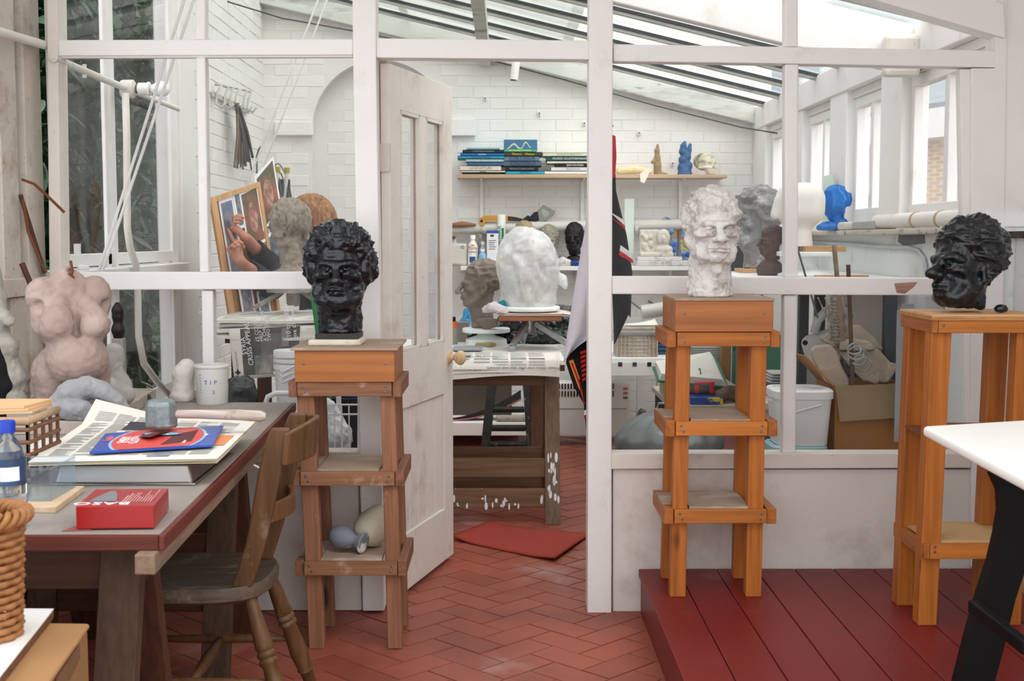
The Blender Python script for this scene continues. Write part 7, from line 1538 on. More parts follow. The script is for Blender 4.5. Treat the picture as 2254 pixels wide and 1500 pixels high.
# table of papers: carton stack with binder
Yt2 = 6.35; zt2 = at(1560, 893, Yt2).z
ct = thing('paper_table', 'low table of cartons and papers between the two benches', 'table', (1.1, 6.6, 0)); xa, xb = at(1478, 890, Yt2).x, at(1760, 890, Yt2).x
obj('table_top', G().box((xa, Yt2, zt2 - .03), (xb, 7.2, zt2)), mat('beige_table_top', 'B5AC9A', .7, .08, 8), ct, bevel=.003)
for (x, y) in ((xa + .04, Yt2 + .04), (xb - .04, Yt2 + .04), (xa + .04, 7.15), (xb - .04, 7.15)): obj('leg', G().box((x - .025, y - .025, 0), (x + .025, y + .025, zt2 - .031)), SLATE, ct)
def tb_box(px0, px1, py0, py1, Y, dep, m_, label, name, cat, bev=.003, z0=None, **k):
 a, b = at(px0, py1, Y), at(px1, py0, Y); z0 = a.z if z0 is None else z0
 return obj(name, G().box((a.x, Y, z0), (b.x, Y + dep, max(b.z, z0 + .004))), m_, None, loc=(a.x, Y, z0), bevel=bev, label=label, cat=cat, **k)
zt2 += .0006
tb_box(1520, 1592, 876, 890, Yt2 + .02, .22, mat('blue_yellow_card', '2A4A94', .5, .1, 12, spots=(('E2C22A', 5, .58, .6), ('E8E6E0', 4, .62, .66))), 'blue and yellow printed pack under the red handle', 'printed_pack', 'pack', z0=zt2)
hd = thing('red_carrier', 'red plastic carrying handle on top of the printed pack', 'handle', at(1552, 862, Yt2 + .1)); p0 = at(1530, 872, Yt2 + .1); p1 = at(1573, 854, Yt2 + .1); zr0 = max(p0.z, zt2 + .046)
for (lo, hi) in (((p0.x, zr0), (p0.x + .022, zr0 + .045)), ((p1.x - .022, zr0), (p1.x, zr0 + .045)), ((p0.x, zr0 + .0455), (p1.x, zr0 + .062))): obj('handle_bar', G().box((lo[0], Yt2 + .1, lo[1]), (hi[0], Yt2 + .13, hi[1])), mat('bright_red_plastic', 'C8202C', .35), hd, bevel=.004)
lump('brown_rock', [[(-.04, 0, .03, .035), (.0, 0, .05, .035), (.05, 0, .03, .035)]], mat('brown_flint', '6E5A48', .7, .3, 16, .6, 60, spots=(('B5A48E', 9, .58, .68),)), 'jagged brown and grey stone beside the printed pack', V(at(1604, 890, Yt2 + .1).x, Yt2 + .12, zt2), 0, .006, .015, .010, 1, 7, 'stone')
zf = at(1530, 850, Yt2 + .05).z
tb_box(1470, 1620, 848, 872, Yt2 + .26, .36, mat('grubby_cream_carton', 'A8A08C', .8, .08, 8), 'grubby cream carton holding up the ring binder', 'cream_carton', 'box', z0=zt2)
bn_ = thing('ring_binder', 'open green ring binder full of white papers', 'binder', at(1530, 830, Yt2 + .3)); GRC = mat('dark_green_board', '1E6A48', .5, .08, 10)
A0, A1, A2, A3 = at(1452, 838, Yt2 + .16), at(1600, 852, Yt2 + .16), at(1572, 786, Yt2 + .50), at(1440, 808, Yt2 + .50)
def bf(u, v, dz=0): p = (A0 * (1 - u) + A1 * u) * (1 - v) + (A3 * (1 - u) + A2 * u) * v; return p + V(0, -.2 * dz, dz)
g = G(); g.prism([bf(-.03, -.04), bf(1.03, -.04), bf(1.03, 1.04), bf(-.03, 1.04)], (0, .003, -.008)); obj('cover', g, GRC, bn_)
for k in range(6): g = G(); o1 = .012 * k; g.prism([bf(.0 + o1 * .4, .0, .003 + .006 * k), bf(.98 - o1, .0, .003 + .006 * k), bf(.98 - o1, .97, .003 + .006 * k), bf(.01, .98 - o1, .003 + .006 * k)], (0, 0, .004)); obj('paper_wad', g, PAPER if k != 2 else mat('bluish_paper', 'CDD6E4', .8), bn_)
obj('ring', G().tube([bf(.62, .1 + .03 * k, .04 + .02 * math.sin(math.pi * k / 6)) for k in range(7)], .003, 6), SCREW, bn_)
cx = tb_box(1523, 1588, 764, 792, 6.98, .14, mat('ribbed_grey_box', '8F9A94', .6, .05, 10), 'ribbed grey box file behind the ring binder', 'box_file', 'box', z0=zt2)
for k in range(6): a, b = at(1525, 790 - 4.6 * k, 6.976), at(1586, 787 - 4.6 * k, 6.976); obj('rib', G().box((a.x, 6.975, a.z), (b.x, 6.9795, b.z)), mat('pale_rib', 'B0B9B4', .6), cx)
tb_box(1588, 1610, 762, 812, 6.9, .2, CARD, 'upright brown cardboard carton behind the ring binder', 'brown_carton', 'box', z0=zt2)
jr = at(1622, 830, 6.75); jz = at(1622, 776, 6.75).z; obj('glass_jar', G().lathe([(.036, 0), (.038, .005), (.038, jz - zt2 - .03), (.03, jz - zt2 - .015), (.03, jz - zt2)], V(jr.x, 6.75, zt2), 24), CLEAR, None, loc=V(jr.x, 6.75, zt2), smooth=True, label='empty glass jar beside the upright brown carton', cat='jar')
tb_box(1612, 1722, 738, 830, 7.14, .03, mat('green_sheet_board', '1F6E50', .6, .08, 6), 'upright dark green board behind the glass jar', 'green_board', 'board', z0=zt2)
for k in range(4): o_ = tb_box(1694 + 2 * k, 1738 - k, 842 - 5 * k, 848 - 5 * k, 6.55 + .01 * k, .2, PAPER if k % 2 else mat('bluish_paper', 'CDD6E4', .8), 'stacked paper wad, %s of four beside the mullion' % ['lowest', 'second', 'third', 'topmost'][k], 'paper_wad', 'paper', bev=0, z0=zt2 + .09 + .0135 * k, group='paper wads on the low table')
tb_box(1690, 1742, 848, 880, 6.53, .24, mat('dark_box_file', '3A3E44', .6), 'dark box file under the paper wads', 'dark_box', 'box', z0=zt2); bpy.data.objects['dark_box'].scale.z = .088 / max(.01, bpy.data.objects['dark_box'].dimensions.z)
# dustbin with lid
ZN = mat('galvanised_zinc', '6C7270', .45, .12, 10, .3, 50, metal=.55, spots=(('A9AEAB', 7, .55, .72),)); bc_ = at(1472, 990, 5.25); brz = at(1472, 982, 5.02).z; br = (at(1594, 985, 5.2).x - at(1350, 985, 5.2).x) / 2
db = thing('dustbin', 'galvanised dustbin with domed lid behind the lower right pane', 'bin', V(bc_.x, 5.25, 0)); C0 = V(bc_.x, 5.25, 0)
obj('bin_body', G().lathe([(br * .80, 0), (br * .82, .02), (br * .95, brz - .03)], C0, 40), ZN, db, smooth=True)
g = G(); N = 60; prof = [(br * 1.0, brz - .035), (br * 1.0, brz - .005), (br * .93, brz + .012), (br * .75, brz + .055), (br * .5, brz + .088), (br * .25, brz + .10), (.001, brz + .102)]; vs = []
for i, (r, z) in enumerate(prof):
 for k in range(N): t_ = 2 * math.pi * k / N; w_ = 1 + (.03 * math.cos(12 * t_) if 1 < i < 5 else 0) * .35; vs.append(C0 + V(r * w_ * math.cos(t_), r * w_ * math.sin(t_), z + (.006 * math.cos(12 * t_) if 1 < i < 5 else 0)))
g._add(vs, [(i * N + k, i * N + (k + 1) % N, (i + 1) * N + (k + 1) % N, (i + 1) * N + k) for i in range(len(prof) - 1) for k in range(N)]); ld_ = obj('lid', g, ZN, db, smooth=True)
obj('handle', G().tube([C0 + V(-.055, 0, brz + .099), C0 + V(-.045, 0, brz + .14), C0 + V(.045, 0, brz + .14), C0 + V(.055, 0, brz + .099)], .006, 8), ZN, ld_)
# buckets
def bucket(label, c, r0, r1, z0, z1, m_, lidm, square=False, grp=None):
 t = thing('bucket', label, 'bucket', V(c.x, c.y, z0)); n = 4.5 if square else 2.0; seg = 40
 def ring(r, z): return [V(c.x + r * math.copysign(abs(math.cos(q)) ** (2 / n), math.cos(q)), c.y + r * math.copysign(abs(math.sin(q)) ** (2 / n), math.sin(q)), z) for q in [2 * math.pi * k / seg for k in range(seg)]]
 def loft(rs):
  g = G(); vs = [p for r, z in rs for p in ring(r, z)]; m = len(rs); g._add(vs, [(i * seg + k, i * seg + (k + 1) % seg, (i + 1) * seg + (k + 1) % seg, (i + 1) * seg + k) for i in range(m - 1) for k in range(seg)] + [tuple(range(seg - 1, -1, -1)), tuple(range((m - 1) * seg, m * seg))]); return g
 H = z1 - z0; obj('bucket_body', loft([(r0, z0), (r1, z1 - .03)]), m_, t, smooth=True, autos=40); obj('bucket_lid', loft([(r1 * 1.05, z1 - .035), (r1 * 1.05, z1 - .006), (r1 * 1.0, z1), (r1 * .86, z1 + .001), (r1 * .84, z1 - .008)]), lidm, t, smooth=True, autos=40)
 obj('bucket_handle', G().tube([V(c.x - r1 * 1.04, c.y, z1 - .05), V(c.x - r1 * .4, c.y - r1 * 1.06, z1 - .085), V(c.x + r1 * .5, c.y - r1 * 1.06, z1 - .055), V(c.x + r1 * 1.04, c.y, z1 - .045)], .004, 6), lidm, t); return t
PW = mat('white_bucket_plastic', 'E3E4E2', .4, .03, 6); PBL = mat('pale_blue_tub_plastic', '9CC6D0', .4, .05, 6)
bk1 = at(1757, 990, 5.15); bz0 = at(1757, 988, 5.0).z; bz1 = at(1757, 862, 5.02).z; brr = (at(1830, 880, 5.0).x - at(1693, 880, 5.0).x) / 2 / 1.05
bucket('pale blue lidded tub under the square white bucket', V(bk1.x - .012, 5.15, 0), brr * .86, brr * .94, 0, bz0, PBL, PBL, True)
b1_ = bucket('square white bucket with white lid behind the lower right mullion', V(bk1.x, 5.15, 0), brr * .88, brr, bz0 + .0015, bz1, PW, PW, True)
bk2 = at(1706, 960, 5.46); b2_ = bucket('white paint tub with blue label behind the right mullion', V(at(1712, 950, 5.62).x, 5.62, 0), .11, .125, 0.30, at(1712, 880, 5.6).z, PW, PW); c2_ = V(at(1712, 950, 5.62).x, 5.62, 0); obj('blue_label', G().lathe([(.1185, .45), (.122, .58)], c2_, 32), mat('sky_blue_label', '6FA9D0', .5, .1, 30), b2_, smooth=True)
obj('tub_crate', G().box((c2_.x - .14, 5.49, 0), (c2_.x + .14, 5.75, .299)), mat('dusty_wooden_crate', '8A7458', .8, .1, 10), None, loc=c2_, bevel=.004, label='dusty wooden crate under the white paint tub', cat='crate')
# cardboard box of plaster waste
Y5 = 5.12; q0, q1 = at(1836, 990, Y5).x, at(2032, 990, Y5).x - .06; zc1 = at(1840, 850, Y5).z
cbx = thing('cardboard_box', 'open cardboard box full of plaster casts by the right wall', 'box', V((q0 + q1) / 2, 5.3, 0)); BOXM = mat('drab_cardboard', '8A7658', .8, .06, 6, .15, 40, stretch=(.3, 1, 1)); BOXI = mat('kraft_cardboard', 'A5733C', .8, .06, 6)
for (lo, hi) in (((q0, Y5, 0), (q1, Y5 + .006, zc1)), ((q0, Y5 + .30, 0), (q1, Y5 + .306, zc1)), ((q0, Y5 + .0065, 0), (q0 + .006, Y5 + .2995, zc1)), ((q1 - .006, Y5 + .0065, 0), (q1, Y5 + .2995, zc1))): obj('side', G().box(lo, hi), BOXI, cbx)
obj('bottom', G().box((q0, Y5, .0005), (q1, Y5 + .30, .006)), BOXI, cbx)
zfl = at(1840, 928, Y5 - .03).z; g = G(); g.prism([V(q0 - .002, Y5 - .004, zc1), V(q1 + .01, Y5 - .004, zc1 + .012), V(q1 + .004, Y5 - .045, zfl + .02), V(q0 + .008, Y5 - .045, zfl)], (0, -.004, .001)); obj('flap', g, BOXM, cbx, label='drab outer flap folded down')
g = G(); g.prism([V(q0 - .001, Y5 + .01, zc1), V(q0 - .001, Y5 + .29, zc1), V(q0 - .11, Y5 + .27, zc1 + .11), V(q0 - .11, Y5 + .05, zc1 + .12)], (-.004, 0, -.003)); obj('flap', g, BOXI, cbx)
g = G(); g.prism([V(q1 + .001, Y5 + .01, zc1), V(q1 + .001, Y5 + .29, zc1), V(q1 + .03, Y5 + .27, zc1 - .12), V(q1 + .03, Y5 + .05, zc1 - .12)], (.004, 0, -.003)); obj('flap', g, BOXM, cbx)
obj('filling', G().box((q0 + .02, Y5 + .02, zc1 - .14), (q1 - .02, Y5 + .28, zc1 - .10)), mat('dark_plaster_rubble', '5E5346', .9, .3, 14, .8, 40), cbx)  # dark brown rubble filling, mottled by noise
CAST = mat('dirty_plaster_cast', 'A89A88', .9, .14, 14, .7, 50, spots=(('CFC6B8', 8, .52, .7), ('7A6A56', 12, .62, .76)))
def castslab(pxs, Y, th, label, tilt=0):
 g = G(); n = len(pxs); p = [at(x, y, Y + (q - y) * 0.0004) for (x, y), q in zip(pxs, [pxs[0][1]] * n)]; g.prism(p, (.01, th, .0)); return obj('plaster_cast', g, CAST, None, loc=p[0], bevel=.008, label=label, cat='plaster cast')
castslab([(1870, 850), (1848, 858), (1815, 840), (1790, 795), (1783, 772), (1795, 762), (1828, 760), (1842, 775), (1852, 805), (1868, 835)], 5.16, .05, 'tall rounded slab of plaster leaning in the cardboard box')
castslab([(1845, 775), (1935, 770), (1962, 800), (1980, 805), (1955, 845), (1900, 840), (1880, 820)], 5.26, .06, 'broad pale plaster mould at the right of the cardboard box')
castslab([(1848, 772), (1850, 752), (1872, 746), (1912, 752), (1930, 766), (1920, 772)], 5.24, .10, 'domed yellowish plaster cast in the middle of the cardboard box')
castslab([(1800, 745), (1850, 720), (1890, 715), (1925, 745), (1945, 770), (1850, 778)], 5.40, .03, 'wide plaster sheet standing at the back of the cardboard box')
castslab([(1905, 838), (1918, 822), (1938, 838), (1930, 848)], 5.20, .02, 'small square brown tile fragment in the cardboard box')
ar2 = thing('wire_armature', 'plaster caked wire armature sticking up out of the cardboard box', 'armature', at(1840, 760, 5.3)); GAL = mat('caked_wire', '9A9488', .8, .2, 40, .7, 90)
for (x0, y0, x1, y1, r) in ((1838, 655, 1842, 765, .012), (1852, 655, 1866, 745, .008), (1818, 655, 1830, 750, .006), (1800, 655, 1835, 730, .003)):
 a, b = at(x0, y0, 5.28), at(x1, y1, 5.28); obj('rod', G().tube([a.lerp(b, q / 12) + V(.003 * math.sin(3 * q), .003 * math.cos(2 * q), 0) for q in range(13)], [r * (1 + .35 * math.sin(5 * q)) for q in range(13)], 8), GAL, ar2, smooth=True)
g = G(); rq = random.Random(4)
for k in range(16): c_ = at(1842 + rq.uniform(-4, 4), 660 + 6.5 * k, 5.28); g.tube([c_ + V(.02 * math.cos(q * .7 + k), .02 * math.sin(q * .7 + k), .002 * q) for q in range(10)], .0022, 5)
obj('binding_wire', g, GAL, ar2, kind='stuff')
cl = thing('cable_coil', 'tangle of grey cable and wire lying among the plaster casts', 'cable', at(1885, 790, 5.18)); GC = mat('pale_grey_cable', 'A3A5A2', .5)
for k in range(5): c_ = at(1880 + 5 * k, 768 + 9 * k, 5.12 + .01 * k); R_c = .022 + .005 * (k % 3); obj('loop', G().tube([c_ + V(R_c * 1.2 * math.cos(q), .012 * math.sin(2 * q + k), R_c * math.sin(q)) for q in [2 * math.pi * j / 20 for j in range(20)]], .004, 6, closed=True), GC, cl)
RUSTM = mat('dark_rusty_bar', '5A4036', .85, .25, 30, .5, 70)
rod('rusty iron bar standing in the cardboard box, rising past the rail', at(1877, 852, 5.14), at(1867, 583, 5.14), .009, RUSTM); rod('rust speckled rod leaning left of the upright iron bar', at(1856, 752, 5.22), at(1836, 540, 5.22), .010, mat('speckled_rod', '8E7A64', .85, .3, 30), 'iron_rod'); rod('thin pale rod leaning at the right mullion', at(1800, 700, 5.2), at(1757, 552, 5.2), .004, SCREW, 'thin_rod')
# white machine and black sack behind the box
mh = thing('white_appliance', 'white plastic appliance with curved carrying handle behind the plaster casts', 'appliance', at(1820, 760, 5.75)); WPL = mat('white_appliance_plastic', 'E4E8EA', .3, .02, 5)
S = SDF((-.2, -.1, -.2), (.2, .12, .2), .007); S.U(S.rbox((0, 0, -.03), (.125, .065, .085), .04), .01)
put('appliance_body', sdfmesh('appliance_body', S, None), WPL, at(1828, 752, 5.75), (0, math.radians(-18), 0), parent=mh)
hp_ = [at(1792, 735, 5.72), at(1800, 705, 5.72), at(1818, 686, 5.72), at(1842, 676, 5.72), at(1862, 682, 5.72), at(1872, 700, 5.72)]; obj('carry_handle', G().tube(hp_, [.02, .022, .022, .022, .02, .018], 12), WPL, mh, smooth=True); obj('button', G().lathe([(.012, 0), (.012, .004)], at(1772, 755, 5.66), 12, (0, -1, 0)), DARK, mh)
apz = at(1828, 752, 5.75).z - .13; obj('appliance_stand', G().box((at(1790, 700, 5.75).x, 5.66, 0), (at(1880, 700, 5.75).x, 5.86, apz)), mat('grey_steel_stand', '8E9294', .5), None, loc=at(1830, 900, 5.75), label='grey stand carrying the white appliance', cat='stand', bevel=.004)
lump('black_sack', [[(0, 0, .08, .10), (.0, 0, .35, .10), (.0, 0, .6, .10), (-.01, 0, .76, .08), (-.03, 0, .86, .05)]], LINER, 'black refuse sack behind the cardboard box by the right wall', V(1.56, 5.55, .002), 0, .012, .05, .028, 1, 9, 'bag')
for k in range(3): g = G(); a = at(1973 + 5 * k, 765, 5.02 + .03 * k); g.box((a.x, 5.02 + .03 * k, .55), (a.x + .06, 5.024 + .03 * k, at(1975, 682 - 6 * k, 5.05).z)); obj('plastic_sheet', g, mat('grey_perspex', '9AA0A2', .15, .05, 6, spec=.7), None, loc=a, label='narrow grey perspex offcut, %s of three by the right wall' % ['front', 'middle', 'back'][k], cat='sheet', group='perspex offcuts')
# ------------------------------------------------------------------ left part of the back room
hk_ = thing('wall_hooks', 'row of pale cast hooks high on the left brick wall', 'hooks', atx(505, 220, XL + .02)); HKM = mat('pale_hook_metal', 'B5B4AC', .5, .1, 14)
def axl(x, y): return atx(x, y, XL + .0)
for k, (x, y) in enumerate(((470, 205), (488, 208), (500, 210), (512, 212), (530, 215), (540, 218))):
 b_ = axl(x, y); obj('hook', G().tube([b_ + V(.004, .02, .05), b_ + V(.035, .02, .045), b_ + V(.02, 0, 0), b_ + V(.015, -.02, -.06), b_ + V(.05, -.03, -.085), b_ + V(.075, -.03, -.055)], .007, 8), HKM, hk_, smooth=True)
obj('hook_rail', G().box((XL + .0005, axl(466, 222).y, axl(500, 222).z - .018), (XL + .010, axl(545, 222).y, axl(500, 222).z + .01)), HKM, hk_)
bu = thing('wire_bundle', 'bundle of grey and brown wire lengths hanging from the hooks', 'wires', atx(525, 240, XL + .05)); rq = random.Random(5)
for k in range(16):
 t0 = atx(521 + rq.uniform(-3, 4), 228, XL + .05 + rq.uniform(0, .02)); t1 = atx(517 + 2.6 * k, 352 + rq.uniform(-6, 22), XL + .03 + rq.uniform(0, .05)); obj('wire_length', G().tube([t0, t0.lerp(t1, .5) + V(.01, .0, 0), t1], .0055 if k % 3 else .009, 5), mat('grey_wire', '5C5E5E', .5, .2, 20) if k % 2 else mat('brown_strip', '6A5C4A', .7, .2, 20), bu)
cw_ = thing('wire_coils', 'tangled hank of grey wire and rods hanging at the wall corner', 'wires', atx(610, 410, XL + .12));
for k in range(26):
 c_ = at(608 + rq.uniform(-18, 22), 440 + rq.uniform(-35, 60), 8.0 + rq.uniform(-.1, .3)); a_ = rq.uniform(.05, .16); b_ = rq.uniform(.08, .22); ph = rq.uniform(0, 3); obj('wire_loop', G().tube([c_ + V(a_ * .4 * math.cos(q + ph), .05 * math.sin(q), b_ * math.sin(q)) for q in [2 * math.pi * j / 22 for j in range(22)]], .0045, 5, closed=True), mat('grey_wire', '5C5E5E', .5), cw_)
for (x0, y0, x1, y1) in ((611, 378, 603, 470), (632, 380, 620, 480)):
 a, b = at(x0, y0, 8.1), at(x1, y1, 8.1); st = obj('stick', G().tube([a, b], .012, 8), mat('white_stick', 'D0CCC0', .6), cw_); obj('yellow_tip', G().tube([a + V(0, 0, .03), a], .018, 10), mat('mustard_tip', 'A8983A', .6), st)
for k in range(2): a, b = at(622 + 8 * k, 395, 8.15), at(618 + 14 * k, 480, 8.2); obj('flat_bar', G().beam(a, b, .05, .01, (0, 1, 0)), mat('grey_bar', '5E6062', .5, .1, 12), cw_)
obj('bent_hook', G().tube([at(566, 400, 8.1), at(565, 345, 8.1), at(570, 328, 8.1), at(576, 322, 8.1)], .006, 6), mat('grey_wire', '5C5E5E', .5), cw_)
# blind cords
for k, (x0, y0, x1, y1, Y) in enumerate(((418, -40, 216, 602, 4.86), (440, -40, 224, 602, 4.86))): obj('blind_cord', G().tube([at(x0, y0, Y), at(x1, y1, Y)], .006, 8), mat('white_cord', 'E6E6E2', .7), None, loc=at(x1, y1, Y), label='%s of two white blind cords slanting across the left window' % ['left', 'right'][k], cat='cord', group='blind cords at the left window')
for k, (x0, y0, x1, y1) in enumerate(((712, -30, 520, 470), (728, -20, 552, 440))): obj('hanging_cord', G().tube([at(x0, y0, 7.0), at(x1, y1, 7.4)], .005, 8), mat('white_cord', 'E6E6E2', .7), None, loc=at(x1, y1, 7.4), label='%s of two thin cords running down from the roof to the left' % ['left', 'right'][k], cat='cord', group='cords from the roof')
# conduit, bulb, bent pipe
cdt = thing('wall_conduit', 'white conduit pipe sloping away along the left wall with a junction box', 'pipe', V(XL + .04, 5.2, 2.0)); XC = XL + .045
ca_, cb2 = atx(-30, 62, XN + .045), atx(128, 108, XN + .045)
obj('pipe', G().tube([atx(118, 128, XC), atx(275, 194, XC)], .014, 12), PIPE, cdt, smooth=True, autos=50); obj('pipe', G().tube([atx(280, 196, XC), atx(392, 240, XC)], .012, 12), PIPE, cdt, smooth=True, autos=50)
obj('front_pipe', G().tube([ca_, cb2], .016, 12), PIPE, cdt, smooth=True, autos=50)
jb = atx(278, 196, XC); obj('junction_box', G().lathe([(.035, 0), (.038, .01), (.038, .05), (.03, .056)], jb + V(-.02, 0, 0), 20, (1, 0, 0)), PIPE, cdt, smooth=True, autos=40)
obj('pipe_clip', G().tube([atx(186, 142, XC), atx(186, 172, XC)], .008, 8), PIPE, cdt)
lb_ = thing('light_bulb', 'unlit white bulb in a pale socket on the left wall conduit', 'lamp', jb + V(.05, 0, 0)); jl = jb + V(.0365, 0, 0)
obj('socket', G().lathe([(.018, 0), (.018, .012), (.026, .016), (.026, .05), (.03, .055), (.03, .062)], jl, 20, (1, 0, 0)), mat('white_socket', 'EAE8E4', .4), lb_, smooth=True, autos=40); obj('bulb', G().lathe([(.014, .062), (.018, .072), (.031, .098), (.033, .112), (.028, .13), (.014, .142), (0, .145)], jl, 24, (1, 0, 0)), mat('frosted_bulb', 'EDF0F2', .15, .01, 5, spec=.6), lb_, smooth=True); obj('dark_ring', G().lathe([(.019, .004), (.019, .011)], jl, 20, (1, 0, 0)), mat('brown_ring', '5A4A42', .5), lb_)
bpth = [(276, 205), (279, 300), (280, 500), (286, 545), (300, 585), (303, 640), (305, 740), (316, 800), (345, 840), (372, 868), (384, 885)]; obj('bent_conduit', G().tube([atx(x, y, XL + .07 + .0 * i) for i, (x, y) in enumerate(bpth)], .015, 12), PIPE, cdt, smooth=True)
obj('small_post', G().box((XL + .03, 4.72, 1.301), (XL + .05, 4.74, 1.34)), PAINT, w1)
lump('paint_flakes', [[(0, 0, .008, .014), (.015, .03, .006, .01)]], PAINT, 'little heap of white paint flakes on the left window transom', V(XL + .02, 4.82, 1.2405), 0, .003, .008, .002, 1, 2, 'flakes')
# rusty rods leaning by the left corner
rod('dark rusty rod curving out of the left corner', atx(98, 600, XN + .03), atx(45, 430, XN + .02), .008, RUSTM); obj('rusty_wire', G().tube([at(48, 395, 4.3), at(75, 405, 4.3), at(105, 432, 4.32), at(142, 468, 4.34)], .005, 6), RUST, None, loc=at(90, 420, 4.3), label='rusty twisted wire arching from the left wall boards', cat='wire'); obj('rusty_wire', G().tube([at(50, 440, 4.32), at(62, 510, 4.32), at(90, 580, 4.33), at(102, 600, 4.33)], .005, 6), RUST, None, loc=at(60, 500, 4.3), label='rusty wire running down beside the left wall boards', cat='wire')
rod('maroon iron bar leaning behind the pink torso', at(48, 580, 4.22), at(78, 650, 4.22), .010, mat('maroon_bar', '4A2622', .6, .2, 20))
# ================================================================== left bay of the back room: pin board, person, clay bust, newspapers
Yn = 5.55; zn_ = at(585, 742, Yn).z
nst = thing('work_stand', 'dark wooden stand heaped with newspapers in the left bay', 'stand', (-1.05, 5.95, 0)); X0n, X1n = at(492, 720, Yn).x, at(700, 720, Yn).x
obj('stand_top', G().box((X0n, Yn + .02, zn_ - .03), (X1n, Yn + .72, zn_)), DKX, nst, bevel=.003)
for x in (X0n + .05, X1n - .05):
 for y in (Yn + .08, Yn + .66): obj('leg', G().box((x - .03, y - .03, 0), (x + .03, y + .03, zn_ - .031)), DKL, nst)
np_ = thing('newspaper_pile', 'thick pile of folded newspapers on the dark stand', 'newspapers', V((X0n + X1n) / 2, Yn + .3, zn_)); GREYPAPER = mat('grey_newsprint', 'C4C3BE', .85, .04, 8)
for k in range(5):
 z = zn_ + .002 + .016 * k; o1 = [0, -.05, -.02, .01, .0][k]; sg_ = [-.02, .01, -.01, .02, 0][k]
 f = lambda u, v, z=z, o1=o1, sg_=sg_: V(X0n - .03 + o1 + (X1n - X0n + .05) * u, Yn - .02 + sg_ + .55 * v, z + .006 * math.sin(4 * u + z * 90) * (1 - v) + .012 * (u if z > zn_ + .05 else 0) - .01 * (v < .02))
 obj('folded_newspaper', G().sheet(f, 16, 6, -.013), PAPER if k % 2 == 0 else GREYPAPER, np_, bevel=0)
ztop = zn_ + .002 + .016 * 4 + .013
ft = lambda u, v: V(X0n - .03 + (X1n - X0n + .05) * u, Yn - .02 + .55 * v, ztop + .008 + .006 * math.sin(4 * u + (zn_ + .066) * 90) * (1 - v) + .012 * u)
newsprint(np_, ft, 7, 14, 21, .04, .96, .04, .9)
fr = lambda u, v: V(X0n - .03 + (X1n - X0n + .05) * u, Yn - .024, zn_ + .005 + .07 * v)
cq = [mat('magenta_print', '8E3A6E', .6), mat('teal_print', '4E9A9A', .6), mat('orange_print', 'D98A55', .7), mat('yellow_print', 'D8B020', .5)]
rq = random.Random(8)
for k in range(10):
 u, v = rq.uniform(.1, .45), rq.uniform(.3, .75); g = G(); g.quad(ft(u, v) + V(0, 0, .003), ft(u + .05, v) + V(0, 0, .003), ft(u + .05, v + .1) + V(0, 0, .003), ft(u, v + .1) + V(0, 0, .003)); obj('printed_picture', g, cq[k % 4], np_)
# hanging charity page
hw = thing('newspaper', 'newspaper page with a dark appeal advert hanging from the pile', 'newspaper', at(580, 780, Yn - .04)); Yh = Yn - .035
H0, H1, H2, H3 = at(503, 726, Yh), at(700, 716, Yh), at(690, 822, Yh), at(516, 836, Yh)
def hf(u, v, dy=0): p = (H0 * (1 - u) + H1 * u) * (1 - v) + (H3 * (1 - u) + H2 * u) * v; return V(p.x, Yh - dy - .006 * math.sin(5 * u) - .012 * v * math.sin(2.2 * u), p.z)
obj('page', G().sheet(lambda u, v: hf(u, v), 14, 8, V(0, .001, 0)), PAPER, hw, smooth=True)
def hpatch(u0, v0, u1, v1, m_, nm, dy=.0015):
 g = G(); n = 6
 for i in range(n):
  for j in range(n):
   ua, ub, va, vb = [a + (b - a) * q / n for a, b, q in ((u0, u1, i), (u0, u1, i + 1), (v0, v1, j), (v0, v1, j + 1))]; g.quad(hf(ua, va, dy), hf(ub, va, dy), hf(ub, vb, dy), hf(ua, vb, dy))
 return obj(nm, g, m_, hw)
hpatch(.13, .0, .80, .93, mat('dark_grey_print', '4A4846', .7, .15, 12, col2='605C58'), 'dark_panel'); hpatch(.28, .55, .52, .92, mat('grey_photo_print', 'A8A49C', .7, .2, 14, col2='6E6A64'), 'printed_photo', .003); hpatch(.36, .12, .60, .6, mat('smoky_photo_print', '5A5856', .7, .3, 10, col2='7E7A76'), 'printed_photo', .0025)
vu = (H0 - H3).normalized(); vr = Vector((0, 0, 1))
def ht(body, size, u, v, m_=WHITEP, align='LEFT'): text(body, size, hf(u, v, .0045), vu, Vector((-1, 0, 0)) , m_, hw, align=align)
ht('SYRIA', .030, .165, .52); ht('CRISIS APPEAL', .030, .235, .74); ht('£5 COULD', .022, .325, .27); ht('HELP FEED', .022, .37, .27); ht('A CHILD FOR', .022, .415, .27); ht('TWO WEEKS', .022, .46, .27)
ht('£10 to 70000', .030, .69, .30); ht('give £5 now', .026, .755, .26)
g = G(); c_ = hf(.055, .86, .003);
for (a, b) in ((.012, .004), (.004, .012)): g.quad(c_ + V(-a, 0, -b), c_ + V(a, 0, -b), c_ + V(a, 0, b), c_ + V(-a, 0, b))
obj('printed_cross', g, INKD, hw); ht('British Red Cross', .011, .055, .80, INKD)
g = G()
for k in range(9): u = .60 + .009 * k; g.quad(hf(u, .03, .003), hf(u + .004, .03, .003), hf(u + .004, .40, .003), hf(u, .40, .003))
obj('printed_lines', g, mat('pale_print', 'B5B2AC', .7), hw, kind='stuff')
